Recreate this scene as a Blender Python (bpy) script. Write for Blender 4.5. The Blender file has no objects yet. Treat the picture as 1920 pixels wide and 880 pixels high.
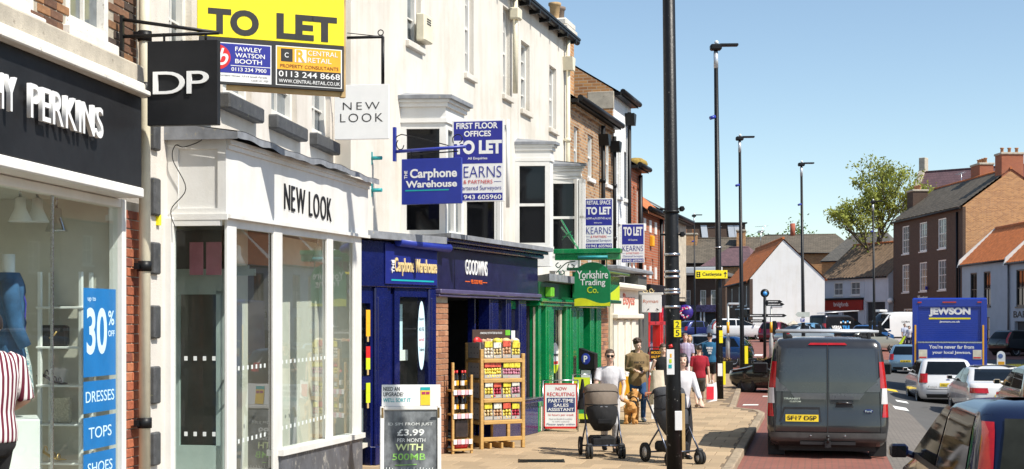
import bpy, bmesh, math, random
from mathutils import Vector, Matrix
random.seed(7)
R = math.radians
PI = math.pi
sc = bpy.context.scene
COL = sc.collection
# ------------------------------------------------------------------ camera, sky, sun, exposure
CAM_H = 2.2
FPX = 2600.0
cd = bpy.data.cameras.new('camera')
cam = bpy.data.objects.new('camera', cd)
COL.objects.link(cam)
cam.location = (0, 0, CAM_H)
cam.rotation_euler = (R(90), 0, 0)
cd.sensor_width = 36
cd.lens = FPX / 1920 * 36
cd.shift_y = 160 / 1920
cd.clip_end = 4000
cd.clip_start = .05
sc.camera = cam
SUN_EL, SUN_ROT = R(51), R(125)
w = bpy.data.worlds.new('World')
sc.world = w
w.use_nodes = True
nt = w.node_tree
nt.nodes.clear()
sky = nt.nodes.new('ShaderNodeTexSky')
sky.sky_type = 'NISHITA'
sky.sun_disc = False
sky.sun_elevation = SUN_EL
sky.sun_rotation = SUN_ROT
sky.altitude = 900
sky.air_density = 1.0
sky.dust_density = .8
sky.ozone_density = 1.2
bg = nt.nodes.new('ShaderNodeBackground')
bg.inputs[1].default_value = .124
ow = nt.nodes.new('ShaderNodeOutputWorld')
tint = nt.nodes.new('ShaderNodeMix')
tint.data_type = 'RGBA'
tint.blend_type = 'MULTIPLY'
tint.inputs[0].default_value = 1
tint.inputs[7].default_value = (1.06, 1.06, .99, 1)
nt.links.new(sky.outputs[0], tint.inputs[6])
nt.links.new(tint.outputs[2], bg.inputs[0])
nt.links.new(bg.outputs[0], ow.inputs[0])
sd = bpy.data.lights.new('sun', 'SUN')
sd.energy = 4.8
sd.angle = R(.5)
sd.color = (1, .95, .86)
so = bpy.data.objects.new('sun', sd)
COL.objects.link(so)
tosun = Vector((math.sin(SUN_ROT) * math.cos(SUN_EL), math.cos(SUN_ROT) * math.cos(SUN_EL), math.sin(SUN_EL)))
so.rotation_euler = tosun.to_track_quat('Z', 'Y').to_euler()
so.location = (40, -20, 60)
sc.view_settings.view_transform = 'Standard'
sc.view_settings.look = 'None'
sc.view_settings.gamma = 1
sc.view_settings.exposure = .42
sc.render.engine = 'CYCLES'
sc.cycles.max_bounces = 6
sc.cycles.transparent_max_bounces = 12
sc.cycles.sample_clamp_indirect = 6

# ------------------------------------------------------------------ materials
MATS = {}


def _base(name):
    m = bpy.data.materials.new(name)
    m.use_nodes = True
    t = m.node_tree
    b = t.nodes['Principled BSDF']
    return m, t, b


def N(t, typ, **kw):
    n = t.nodes.new(typ)
    for k, v in kw.items():
        if k.startswith('_'):
            setattr(n, k[1:], v)
        else:
            n.inputs[k.replace('0', ' ')].default_value = v
    return n


def mixc(t, fac, a, b, mode='MIX'):
    n = t.nodes.new('ShaderNodeMix')
    n.data_type = 'RGBA'
    n.blend_type = mode
    for s, v in ((n.inputs[0], fac), (n.inputs[6], a), (n.inputs[7], b)):
        if hasattr(v, 'is_linked'):
            t.links.new(v, s)
        else:
            s.default_value = v if not isinstance(v, tuple) else (*v[:3], 1)
    return n.outputs[2]


def ramp(t, src, p0, p1, c0=(0, 0, 0), c1=(1, 1, 1)):
    n = t.nodes.new('ShaderNodeValToRGB')
    n.color_ramp.elements[0].position = p0
    n.color_ramp.elements[1].position = p1
    n.color_ramp.elements[0].color = (*c0, 1)
    n.color_ramp.elements[1].color = (*c1, 1)
    t.links.new(src, n.inputs[0])
    return n.outputs[0]


def coords(t, kind='Object', scale=None):
    tc = t.nodes.new('ShaderNodeTexCoord')
    o = tc.outputs[kind]
    if scale:
        mp = t.nodes.new('ShaderNodeMapping')
        mp.inputs['Scale'].default_value = scale
        t.links.new(o, mp.inputs[0])
        o = mp.outputs[0]
    return o


def noise(t, vec, scale, detail=4, rough=.6):
    n = t.nodes.new('ShaderNodeTexNoise')
    n.inputs['Scale'].default_value = scale
    n.inputs['Detail'].default_value = detail
    n.inputs['Roughness'].default_value = rough
    t.links.new(vec, n.inputs['Vector'])
    return n.outputs[0]


def bump(t, b, src, strength, dist=.01):
    n = t.nodes.new('ShaderNodeBump')
    n.inputs['Strength'].default_value = strength
    n.inputs['Distance'].default_value = dist
    t.links.new(src, n.inputs['Height'])
    t.links.new(n.outputs[0], b.inputs['Normal'])


def mul(c, k):
    return tuple(min(1, x * k) for x in c)


def mt(name, rgb, rough=.55, fold=0, *,  metal=0, var=.14, scale=5, bmp=0, bscale=60, spec=.5, coat=0, worn=None, wornamt=.5, rand=0, emit=0, stretch=None, streak=None, alpha=1):
    """paint, plaster, wood, metal...: base colour with mottling, worn/stained patches and fine relief"""
    if name in MATS:
        return MATS[name]
    m, t, b = _base(name)
    vec = coords(t, 'Object', stretch)
    n1 = noise(t, vec, scale, 5)
    c = mixc(t, ramp(t, n1, .3, .7), mul(rgb, 1 - var), mul(rgb, 1 + var))
    if worn:
        n2 = noise(t, vec, scale * 2.3, 8, .7)
        c = mixc(t, ramp(t, n2, wornamt, wornamt + .09), c, worn)
    if streak:
        n3 = noise(t, coords(t, 'Object', (2.4, 2.4, .28)), 1.3, 7, .6)
        c = mixc(t, ramp(t, n3, .48, .8, (0,) * 3, (.5,) * 3), c, streak)
        n4 = noise(t, coords(t, 'Object', (1, 1, 1)), .55, 6, .7)
        c = mixc(t, ramp(t, n4, .5, .75, (0,) * 3, (.5,) * 3), c, streak)
    if rand:
        oi = t.nodes.new('ShaderNodeObjectInfo')
        r = ramp(t, oi.outputs['Random'], 0, 1, (1 - rand,) * 3, (1 + rand * .35,) * 3)
        c = mixc(t, 1.0, c, r, 'MULTIPLY')
    t.links.new(c, b.inputs['Base Color'])
    b.inputs['Metallic'].default_value = metal
    b.inputs['Specular IOR Level'].default_value = spec
    b.inputs['Alpha'].default_value = alpha
    rr = t.nodes.new('ShaderNodeMapRange')
    rr.inputs[3].default_value = max(.02, rough - .08) if rough > .15 else rough * .7
    rr.inputs[4].default_value = min(1, rough + .12) if rough > .15 else rough * 1.4
    t.links.new(noise(t, vec, scale * 3, 3), rr.inputs[0])
    t.links.new(rr.outputs[0], b.inputs['Roughness'])
    if coat:
        b.inputs['Coat Weight'].default_value = coat
        b.inputs['Coat Roughness'].default_value = .04
    if fold:
        bump(t, b, noise(t, coords(t, 'Object', (1.4, 1.4, .6)), 8, 2, .45), fold, .03)
    elif bmp:
        bump(t, b, noise(t, vec, bscale, 3), bmp)
    if emit:
        b.inputs['Emission Color'].default_value = (*rgb, 1)
        b.inputs['Emission Strength'].default_value = emit
    MATS[name] = m
    return m


def glass(name, tint=(.9, .95, .93), base=.04, rough=.01, dirt=.008):
    if name in MATS:
        return MATS[name]
    m, t, b = _base(name)
    t.nodes.remove(b)
    tr = N(t, 'ShaderNodeBsdfTransparent')
    tr.inputs[0].default_value = (*tint, 1)
    gl = N(t, 'ShaderNodeBsdfGlossy')
    gl.inputs['Roughness'].default_value = rough
    gl.inputs[0].default_value = (.95, .97, 1, 1)
    lw = N(t, 'ShaderNodeLayerWeight')
    lw.inputs[0].default_value = .5
    pw = N(t, 'ShaderNodeMath', _operation='POWER')
    pw.inputs[1].default_value = 5
    t.links.new(lw.outputs[1], pw.inputs[0])
    ad = N(t, 'ShaderNodeMath', _operation='ADD', _use_clamp=True)
    ad.inputs[1].default_value = base
    t.links.new(pw.outputs[0], ad.inputs[0])
    gb = N(t, 'ShaderNodeNewGeometry')
    iv = N(t, 'ShaderNodeMath', _operation='SUBTRACT')
    iv.inputs[0].default_value = 1
    t.links.new(gb.outputs['Backfacing'], iv.inputs[1])
    ml = N(t, 'ShaderNodeMath', _operation='MULTIPLY')
    t.links.new(ad.outputs[0], ml.inputs[0])
    t.links.new(iv.outputs[0], ml.inputs[1])
    mx = N(t, 'ShaderNodeMixShader')
    t.links.new(ml.outputs[0], mx.inputs[0])
    t.links.new(tr.outputs[0], mx.inputs[1])
    t.links.new(gl.outputs[0], mx.inputs[2])
    df = N(t, 'ShaderNodeBsdfDiffuse')
    df.inputs[0].default_value = (.6, .6, .56, 1)
    mx2 = N(t, 'ShaderNodeMixShader')
    rm = ramp(t, noise(t, coords(t), 3, 6), .35, .8, (dirt * .3,) * 3, (dirt * 2,) * 3)
    t.links.new(rm, mx2.inputs[0])
    t.links.new(mx.outputs[0], mx2.inputs[1])
    t.links.new(df.outputs[0], mx2.inputs[2])
    t.links.new(mx2.outputs[0], t.nodes['Material Output'].inputs[0])
    MATS[name] = m
    return m


def brickmat(name, c1, c2, mortar, bw=.225, bh=.075, mort=.011, dark=.3, rough=.85, mode='wall'):
    """brickwork, setts or slates too far off to build singly; walls use x+y across and z up"""
    if name in MATS:
        return MATS[name]
    m, t, b = _base(name)
    tc = coords(t)
    sp = N(t, 'ShaderNodeSeparateXYZ')
    t.links.new(tc, sp.inputs[0])
    cb = N(t, 'ShaderNodeCombineXYZ')
    if mode == 'wall':
        ad = N(t, 'ShaderNodeMath', _operation='ADD')
        t.links.new(sp.outputs[0], ad.inputs[0])
        t.links.new(sp.outputs[1], ad.inputs[1])
        t.links.new(ad.outputs[0], cb.inputs[0])
        t.links.new(sp.outputs[2], cb.inputs[1])
    elif mode == 'roof':
        t.links.new(sp.outputs[0], cb.inputs[0])
        t.links.new(sp.outputs[1], cb.inputs[1])
    else:
        t.links.new(sp.outputs[0], cb.inputs[0])
        t.links.new(sp.outputs[1], cb.inputs[1])
    br = N(t, 'ShaderNodeTexBrick')
    br.inputs['Scale'].default_value = 1
    br.inputs['Brick Width'].default_value = bw
    br.inputs['Row Height'].default_value = bh
    br.inputs['Mortar Size'].default_value = mort
    br.inputs['Mortar Smooth'].default_value = .15
    br.inputs['Bias'].default_value = -.1
    br.inputs['Color1'].default_value = (*c1, 1)
    br.inputs['Color2'].default_value = (*c2, 1)
    br.inputs['Mortar'].default_value = (*mortar, 1)
    t.links.new(cb.outputs[0], br.inputs[0])
    c = mixc(t, ramp(t, noise(t, tc, 1.1, 8, .7), .35, .72), br.outputs[0], mul(c1, dark), 'MIX')
    c = mixc(t, ramp(t, noise(t, tc, 9, 4), .2, .9, (.0,) * 3, (.55,) * 3), br.outputs[0], c)
    t.links.new(c, b.inputs['Base Color'])
    b.inputs['Roughness'].default_value = rough
    b.inputs['Specular IOR Level'].default_value = .25
    inv = N(t, 'ShaderNodeMath', _operation='SUBTRACT')
    inv.inputs[0].default_value = 1
    t.links.new(br.outputs[1], inv.inputs[1])
    bump(t, b, inv.outputs[0], .6, .008)
    MATS[name] = m
    return m


# ------------------------------------------------------------------ mesh builder
class MB:
    def __init__(s):
        s.v, s.f, s.mi, s.sm = [], [], [], []
        s.cur = 0
        s.M = None

    def add(s, vs, fs, smooth=False):
        o = len(s.v)
        if s.M is not None:
            vs = [s.M @ Vector(p) for p in vs]
        s.v += [tuple(p) for p in vs]
        for f in fs:
            s.f.append([i + o for i in f])
            s.mi.append(s.cur)
            s.sm.append(smooth)
        return s

    def box(s, x0, x1, y0, y1, z0, z1):
        if x0 > x1: x0, x1 = x1, x0
        if y0 > y1: y0, y1 = y1, y0
        if z0 > z1: z0, z1 = z1, z0
        vs = [(x, y, z) for z in (z0, z1) for y in (y0, y1) for x in (x0, x1)]
        return s.add(vs, [(0, 2, 3, 1), (4, 5, 7, 6), (0, 1, 5, 4), (2, 6, 7, 3), (0, 4, 6, 2), (1, 3, 7, 5)])

    def cbox(s, x0, x1, y0, y1, z0, z1, b=.008):
        """box with chamfered edges"""
        if x0 > x1: x0, x1 = x1, x0
        if y0 > y1: y0, y1 = y1, y0
        if z0 > z1: z0, z1 = z1, z0
        c = ((x0 + x1) / 2, (y0 + y1) / 2, (z0 + z1) / 2)
        h = ((x1 - x0) / 2, (y1 - y0) / 2, (z1 - z0) / 2)
        b = min(b, *(q * .45 for q in h))
        vs, idx = [], {}
        for sx in (-1, 1):
            for sy in (-1, 1):
                for sz in (-1, 1):
                    for a in range(3):
                        p = [c[0] + sx * (h[0] - (b if a != 0 else 0)), c[1] + sy * (h[1] - (b if a != 1 else 0)), c[2] + sz * (h[2] - (b if a != 2 else 0))]
                        idx[sx, sy, sz, a] = len(vs)
                        vs.append(p)
        fs = []

        def face(lst):
            pts = [Vector(vs[i]) for i in lst]
            n = (pts[1] - pts[0]).cross(pts[2] - pts[0])
            if n.dot(sum(pts, Vector()) / len(pts) - Vector(c)) < 0:
                lst = lst[::-1]
            fs.append(lst)
        for a in range(3):
            o1, o2 = [q for q in range(3) if q != a]
            for sg in (-1, 1):
                l = []
                for p, q in ((-1, -1), (1, -1), (1, 1), (-1, 1)):
                    k = [0, 0, 0]
                    k[a] = sg; k[o1] = p; k[o2] = q
                    l.append(idx[k[0], k[1], k[2], a])
                face(l)
            for p in (-1, 1):
                for q in (-1, 1):
                    k = [0, 0, 0]
                    l = []
                    for sg, ax in ((-1, o1), (1, o1), (1, o2), (-1, o2)):
                        k[a] = sg; k[o1] = p; k[o2] = q
                        l.append(idx[k[0], k[1], k[2], ax])
                    face(l)
        for sx in (-1, 1):
            for sy in (-1, 1):
                for sz in (-1, 1):
                    face([idx[sx, sy, sz, 0], idx[sx, sy, sz, 1], idx[sx, sy, sz, 2]])
        return s.add(vs, fs)

    def prism(s, poly, a, b, axis='y'):
        """extrude a 2-D polygon (x,z for axis y; x,y for axis z; y,z for axis x) from a to b"""
        n = len(poly)
        ar = sum(poly[i][0] * poly[(i + 1) % n][1] - poly[(i + 1) % n][0] * poly[i][1] for i in range(n))
        if ar < 0: poly = poly[::-1]
        f = {'y': lambda p, c: (p[0], c, p[1]), 'z': lambda p, c: (p[0], p[1], c), 'x': lambda p, c: (c, p[0], p[1])}[axis]
        if a > b: a, b = b, a
        vs = [f(p, a) for p in poly] + [f(p, b) for p in poly]
        lo = list(range(n)); hi = list(range(n, 2 * n))
        fs = [lo if axis == 'y' else lo[::-1], hi[::-1] if axis == 'y' else hi]
        for i in range(n):
            j = (i + 1) % n
            fs.append((i, n + i, n + j, j) if axis == 'y' else (i, j, n + j, n + i))
        return s.add(vs, fs)

    def tube(s, path, r, n=8, caps=True, smooth=True, ell=None, ref=None):
        """tube through a path; r a number or one per point; ell = (a,b) scale across/along ref"""
        P = [Vector(p) for p in path]
        m = len(P)
        rs = r if isinstance(r, (list, tuple)) else [r] * m
        vs = []
        prev = None
        for i in range(m):
            d = (P[min(i + 1, m - 1)] - P[max(i - 1, 0)])
            if d.length < 1e-9: d = Vector((0, 0, 1))
            d.normalize()
            q = Vector(ref) if ref is not None else (prev if prev is not None else (Vector((0, 0, 1)) if abs(d.z) < .9 else Vector((1, 0, 0))))
            a = q - d * q.dot(d)
            if a.length < 1e-6:
                a = Vector((1, 0, 0)) - d * d.x
            a.normalize()
            bb = d.cross(a)
            prev = a
            ri = rs[i]
            ra, rb = ri if isinstance(ri, (list, tuple)) else (ri, ri)
            for k in range(n):
                th = 2 * PI * k / n
                vs.append(P[i] + a * (math.cos(th) * ra) + bb * (math.sin(th) * rb))
        fs = []
        for i in range(m - 1):
            for k in range(n):
                fs.append((i * n + k, i * n + (k + 1) % n, (i + 1) * n + (k + 1) % n, (i + 1) * n + k))
        s.add(vs, fs, smooth)
        if caps:
            o = len(s.v) - len(vs)
            s.f += [[o + k for k in range(n)][::-1], [o + (m - 1) * n + k for k in range(n)]]
            s.mi += [s.cur] * 2
            s.sm += [False] * 2
        return s

    def lathe(s, prof, n=20, c=(0, 0, 0), axis='z', smooth=True, arc=2 * PI):
        vs = []
        full = abs(arc - 2 * PI) < 1e-6
        k = n if full else n + 1
        for r, z in prof:
            for i in range(k):
                th = arc * i / n
                p = (r * math.cos(th), r * math.sin(th), z)
                if axis == 'y': p = (p[0], p[2], p[1])
                elif axis == 'x': p = (p[2], p[0], p[1])
                vs.append((p[0] + c[0], p[1] + c[1], p[2] + c[2]))
        fs = []
        for j in range(len(prof) - 1):
            for i in range(n):
                i2 = (i + 1) % k
                q = (j * k + i, j * k + i2, (j + 1) * k + i2, (j + 1) * k + i)
                fs.append(q[::-1] if axis == 'y' else q)
        return s.add(vs, fs, smooth)

    def sphere(s, c, r, nu=14, nv=9, smooth=True):
        rx, ry, rz = r if isinstance(r, (list, tuple)) else (r, r, r)
        vs = []
        for j in range(nv + 1):
            ph = PI * j / nv
            for i in range(nu):
                th = 2 * PI * i / nu
                vs.append((c[0] + rx * math.sin(ph) * math.cos(th), c[1] + ry * math.sin(ph) * math.sin(th), c[2] - rz * math.cos(ph)))
        fs = [(j * nu + i, j * nu + (i + 1) % nu, (j + 1) * nu + (i + 1) % nu, (j + 1) * nu + i) for j in range(nv) for i in range(nu)]
        return s.add(vs, fs, smooth)

    def grid(s, fn, nu, nv, smooth=True, flip=False):
        vs = [fn(i / nu, j / nv) for j in range(nv + 1) for i in range(nu + 1)]
        k = nu + 1
        fs = [(j * k + i, j * k + i + 1, (j + 1) * k + i + 1, (j + 1) * k + i) for j in range(nv) for i in range(nu)]
        if flip: fs = [f[::-1] for f in fs]
        return s.add(vs, fs, smooth)

    def quad(s, a, b, c, d):
        return s.add([a, b, c, d], [(0, 1, 2, 3)])

    def mesh(s, name, mats):
        me = bpy.data.meshes.new(name)
        me.from_pydata(s.v, [], s.f)
        for m in (mats if isinstance(mats, (list, tuple)) else [mats]):
            me.materials.append(m)
        me.polygons.foreach_set('material_index', s.mi)
        me.polygons.foreach_set('use_smooth', s.sm)
        me.update()
        return me

    def build(s, name, mats, parent=None, loc=None, rz=None, **kw):
        return link(name, s.mesh(name, mats), parent, loc, rz, **kw)


def link(name, me, parent=None, loc=None, rz=None, label=None, cat=None, group=None, kind=None):
    o = bpy.data.objects.new(name, me)
    COL.objects.link(o)
    if parent is not None: o.parent = parent
    if loc is not None: o.location = loc
    if rz is not None: o.rotation_euler = (0, 0, rz)
    return tag(o, label, cat, group, kind)


def tag(o, label=None, cat=None, group=None, kind=None):
    for k, v in (('label', label), ('category', cat), ('group', group), ('kind', kind)):
        if v: o[k] = v
    return o


def thing(name, label, cat, loc=(0, 0, 0), rz=0, group=None):
    return link(name, None, None, loc, rz, label, cat, group)


def copy_tree(o, parent=None):
    c = o.copy()
    COL.objects.link(c)
    c.parent = parent
    for ch in list(o.children):
        copy_tree(ch, c)
    return c


def tmesh(body, bold=0.0, ext=.1, spacing=1.0, res=5):
    cu = bpy.data.curves.new('t', 'FONT')
    cu.body = body
    cu.size = 1
    cu.offset = bold
    cu.extrude = ext
    cu.resolution_u = res
    cu.space_character = spacing
    cu.align_x = 'LEFT'
    o = bpy.data.objects.new('t', cu)
    COL.objects.link(o)
    dg = bpy.context.evaluated_depsgraph_get()
    me = bpy.data.meshes.new_from_object(o.evaluated_get(dg))
    bpy.data.objects.remove(o)
    bpy.data.curves.remove(cu)
    return me


def text(body, x0, x1, z0, z1, y, mat, parent=None, bold=0.0, ext=.003, name='lettering', spacing=1.0, italic=0, rot=0, sub=None):
    """lettering fitted into a box on a front (x right, z up, facing -y), standing ext proud"""
    me = tmesh(body, bold, .1, spacing)
    xs = [v.co.x for v in me.vertices]; ys = [v.co.y for v in me.vertices]
    if not xs: return None
    a, b, c, d = min(xs), max(xs), min(ys), max(ys)
    for v in me.vertices:
        p = v.co
        fx = (p.x - a) / (b - a); fz = (p.y - c) / (d - c)
        if rot:
            fx, fz = 1 - fz, fx
        X = x0 + fx * (x1 - x0) + italic * fz * (z1 - z0)
        Z = z0 + fz * (z1 - z0)
        v.co = (X, y - (ext if p.z > 0 else 0), Z)
    me.materials.clear()
    me.materials.append(mat)
    return link(name, me, parent)


def letters(body, x0, x1, z0, z1, y, mat, parent, bold=.02, ext=.05, gap=.12, name='letter'):
    """each letter a solid of its own"""
    ms = []
    tot = 0
    for ch in body:
        if ch == ' ':
            ms.append((None, .32)); tot += .32
            continue
        me = tmesh(ch, bold, .1)
        xs = [v.co.x for v in me.vertices]
        wd = max(xs) - min(xs)
        ms.append((me, wd)); tot += wd + gap
    tot -= gap
    k = (x1 - x0) / tot
    x = x0
    for me, wd in ms:
        if me is None:
            x += wd * k
            continue
        xs = [v.co.x for v in me.vertices]; ys = [v.co.y for v in me.vertices]
        a, c, d = min(xs), min(ys), max(ys)
        for v in me.vertices:
            p = v.co
            v.co = (x + (p.x - a) * k, y - (ext if p.z > 0 else 0), z0 + (p.y - c) / (d - c) * (z1 - z0))
        me.materials.clear(); me.materials.append(mat)
        link(name, me, parent)
        x += (wd + gap) * k


def smooth(pts, n=6):
    if len(pts) < 3: return pts
    P = [Vector(p) for p in pts]
    out = []
    for i in range(len(P) - 1):
        a, b, c, d = P[max(0, i - 1)], P[i], P[i + 1], P[min(len(P) - 1, i + 2)]
        for j in range(n):
            t = j / n
            out.append(.5 * (2 * b + (c - a) * t + (2 * a - 5 * b + 4 * c - d) * t * t + (3 * b - a - 3 * c + d) * t ** 3))
    return out + [P[-1]]


# ------------------------------------------------------------------ survey of the street: photo measurements -> metres
class Frame:
    """a frontage line: x along the front (away from camera), -y out to the street, z up"""
    def __init__(s, X0, Y0, slope):
        s.O = (X0, Y0)
        s.a = math.atan(slope)
        s.u = (math.sin(s.a), math.cos(s.a))
        s.n = (math.cos(s.a), -math.sin(s.a))
        s.rz = PI / 2 - s.a

    def U(s, px, off=0):
        k = (px - 960) / FPX
        return (k * (s.O[1] + s.n[1] * off) - s.O[0] - s.n[0] * off) / (s.u[0] - k * s.u[1])

    def Y(s, t, off=0):
        return s.O[1] + s.u[1] * t + s.n[1] * off

    def Z(s, px, py, off=0):
        return CAM_H + (600 - py) / FPX * s.Y(s.U(px, off), off)

    def W(s, t, off=0, z=0):
        return (s.O[0] + s.u[0] * t + s.n[0] * off, s.O[1] + s.u[1] * t + s.n[1] * off, z)


def at(px, py, d):
    return ((px - 960) / FPX * d, d, CAM_H + (600 - py) / FPX * d)


def sstep(x, a, b):
    t = max(0, min(1, (x - a) / (b - a)))
    return t * t * (3 - 2 * t)


KX, KY, KS = 3.23, 20.4, .221          # kerb line: X = KX + KS*(Y-KY)


def kerb_x(Y):
    return KX + KS * (Y - KY)


def gz(X, Y):
    """pavement level"""
    return .05 * max(0, min(12, 20.5 - Y)) + .3 * sstep(Y, 72, 105) + .35 * sstep(Y, 105, 132) + .42 * sstep(Y, 80, 106) * (1 - sstep(X, 25, 31)) * (1 - sstep(Y, 110, 132))


def rz_(X, Y):
    """carriageway level"""
    t = (X - kerb_x(Y)) * .976
    return gz(X, Y) - .12 - .42 * sstep(t, 1.8, 5.5) * (1 - sstep(Y, 74, 100))


# frontage lines
FA = Frame(-3.575, 14.3, .1327)                 # dress shop and white shop, wall line
FC = Frame(-2.17, 20.9, .608)                   # phone shop front
FG = Frame(-1.258, 22.4, .373)                  # value store front
FY = Frame(.457, 27.0, .285)                    # green shop and onwards
FW = Frame(-2.423, 21.0, .285)                  # cream wall above the shops
# ------------------------------------------------------------------ palette
white = mt('white_paint', (.74, .73, .70), .5, streak=(.60, .57, .50), var=.05, scale=3, worn=(.5, .46, .38), wornamt=.68, bmp=.15, bscale=40)
whiteclean = mt('white_gloss', (.82, .82, .80), .35, var=.04)
peel = mt('peeling_white_paint', (.74, .71, .65), .6, var=.1, scale=6, worn=(.27, .22, .16), wornamt=.60, bmp=.3)
stone = mt('sandstone', (.46, .41, .33), .85, var=.22, scale=4, worn=(.2, .17, .13), wornamt=.6, bmp=.5)
lead = mt('lead_sheet', (.23, .24, .26), .5, var=.3, scale=5, worn=(.36, .33, .24), wornamt=.6, bmp=.3, bscale=14)
slate = mt('dark_slate', (.06, .062, .066), .6, var=.35, scale=8, worn=(.36, .37, .18), wornamt=.63, bmp=.4)
charcoal = mt('charcoal_fascia', (.016, .0165, .0185), .5, var=.25, scale=2, spec=.2)
black = mt('black_paint', (.008, .008, .009), .42, spec=.3, var=.3, scale=7, bmp=.1)
blackworn = mt('chipped_black_paint', (.006, .006, .0065), .4, spec=.3, var=.3, scale=8, worn=(.5, .49, .45), wornamt=.635, bmp=.2)
cream = mt('cream_render', (.68, .64, .575), .85, streak=(.44, .37, .27), var=.07, scale=1.3, worn=(.46, .37, .25), wornamt=.66, bmp=.5, bscale=55)
nlwall = mt('white_render', (.66, .615, .56), .85, streak=(.42, .36, .28), var=.08, scale=1.5, worn=(.55, .48, .4), wornamt=.66, bmp=.5, bscale=50)
ivory = mt('ivory_pipe', (.72, .66, .5), .5, var=.1, worn=(.06, .05, .04), wornamt=.665, scale=5)
greypipe = mt('grey_pipe', (.12, .12, .125), .5, var=.2)
navy = mt('navy_gloss', (.004, .008, .075), .25, var=.2, coat=.3, spec=.4)
navyfascia = mt('navy_fascia', (.013, .013, .055), .3, var=.25, coat=.2)
royal = mt('royal_blue_sign', (.018, .035, .30), .35, var=.08)
boardblue = mt('estate_blue', (.02, .025, .27), .4, var=.06)
green = mt('green_gloss', (.003, .21, .062), .25, var=.12, coat=.5)
greendark = mt('dark_green_gloss', (.004, .085, .03), .3, var=.15, coat=.4)
signwhite = mt('sign_white', (.80, .80, .79), .4, var=.03)
yellow = mt('sign_yellow', (.90, .76, .012), .4, var=.04)
amber = mt('amber_print', (.86, .42, .02), .4, var=.05)
red = mt('red_print', (.62, .02, .02), .4, var=.08)
limeg = mt('lime_print', (.55, .66, .02), .4, var=.05)
teal = mt('teal_print', (.01, .36, .38), .4, var=.08)
inkblack = mt('black_print', (.02, .02, .02), .6, var=.2, scale=12)
wood = mt('pine_wood', (.52, .31, .10), .6, var=.2, scale=3, stretch=(1, 1, 8), bmp=.2)
timber = mt('weathered_timber', (.5, .34, .15), .7, var=.25, scale=4)
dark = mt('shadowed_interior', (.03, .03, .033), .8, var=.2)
pane_dark = mt('dark_window_pane', (.006, .0065, .008), .06, var=.3, scale=2, spec=.4)
pane_grey = mt('window_pane_curtained', (.16, .18, .19), .08, var=.45, scale=2.2, spec=.6)
gl_shop = glass('shop_glass', (.94, .975, .96), .02)
gl_clear = glass('clear_glass', (.94, .97, .96), .02)
interior = mt('shop_interior_paint', (.60, .57, .50), .7, var=.06)
intwood = mt('shop_floor', (.25, .19, .13), .5, var=.2)
steel = mt('steel', (.55, .56, .58), .25, metal=1, var=.1)
chrome = mt('chrome', (.75, .76, .78), .1, metal=1, var=.05)
brickreds = [mt('brick_red_%d' % i, c, .9, var=.22, scale=14, bmp=.6, bscale=40, rand=.25) for i, c in enumerate([(.42, .13, .06), (.36, .105, .05), (.47, .17, .08), (.25, .075, .045)])]
brickbrown = [mt('brick_brown_%d' % i, c, .9, var=.3, scale=14, bmp=.6, bscale=40, rand=.3) for i, c in enumerate([(.24, .12, .065), (.15, .075, .045), (.30, .15, .07), (.065, .045, .035)])]
brickgood = [mt('brick_orange_%d' % i, c, .9, var=.2, scale=14, bmp=.6, bscale=40, rand=.25) for i, c in enumerate([(.40, .19, .10), (.34, .15, .08), (.45, .23, .13), (.25, .12, .08)])]
mortar = mt('mortar', (.42, .37, .29), .95, var=.2, scale=12, bmp=.5)
b_brown = brickmat('brown_brickwork', (.52, .29, .14), (.20, .10, .06), (.42, .36, .27), .24, .08, .012, dark=.3)
b_red = brickmat('red_brickwork', (.42, .12, .05), (.33, .085, .04), (.36, .26, .2), .24, .085, .010, dark=.5)
b_orange = brickmat('orange_brickwork', (.58, .29, .11), (.33, .14, .06), (.5, .38, .26), .26, .09, .012, dark=.55)
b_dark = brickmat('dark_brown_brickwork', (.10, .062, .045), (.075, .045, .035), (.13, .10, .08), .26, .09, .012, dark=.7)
b_white = brickmat('white_painted_brick', (.80, .80, .79), (.76, .76, .75), (.70, .70, .69), .24, .08, .008, dark=.93)
roof_slate = brickmat('slate_roof', (.10, .095, .088), (.14, .13, .115), (.05, .05, .046), .4, .22, .012, dark=.7, mode='roof')
roof_stone = brickmat('stone_slate_roof', (.15, .125, .095), (.10, .085, .065), (.05, .045, .04), .55, .3, .02, dark=.6, mode='roof')
roof_purple = brickmat('purple_slate_roof', (.17, .10, .11), (.12, .075, .085), (.06, .045, .05), .4, .25, .012, dark=.75, mode='roof')
pantile = mt('orange_pantile', (.50, .15, .045), .8, var=.25, scale=3, worn=(.22, .10, .05), wornamt=.6, bmp=.3)
browntile = mt('brown_tile', (.19, .125, .075), .8, var=.3, scale=2, worn=(.10, .07, .05), wornamt=.58)


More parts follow.
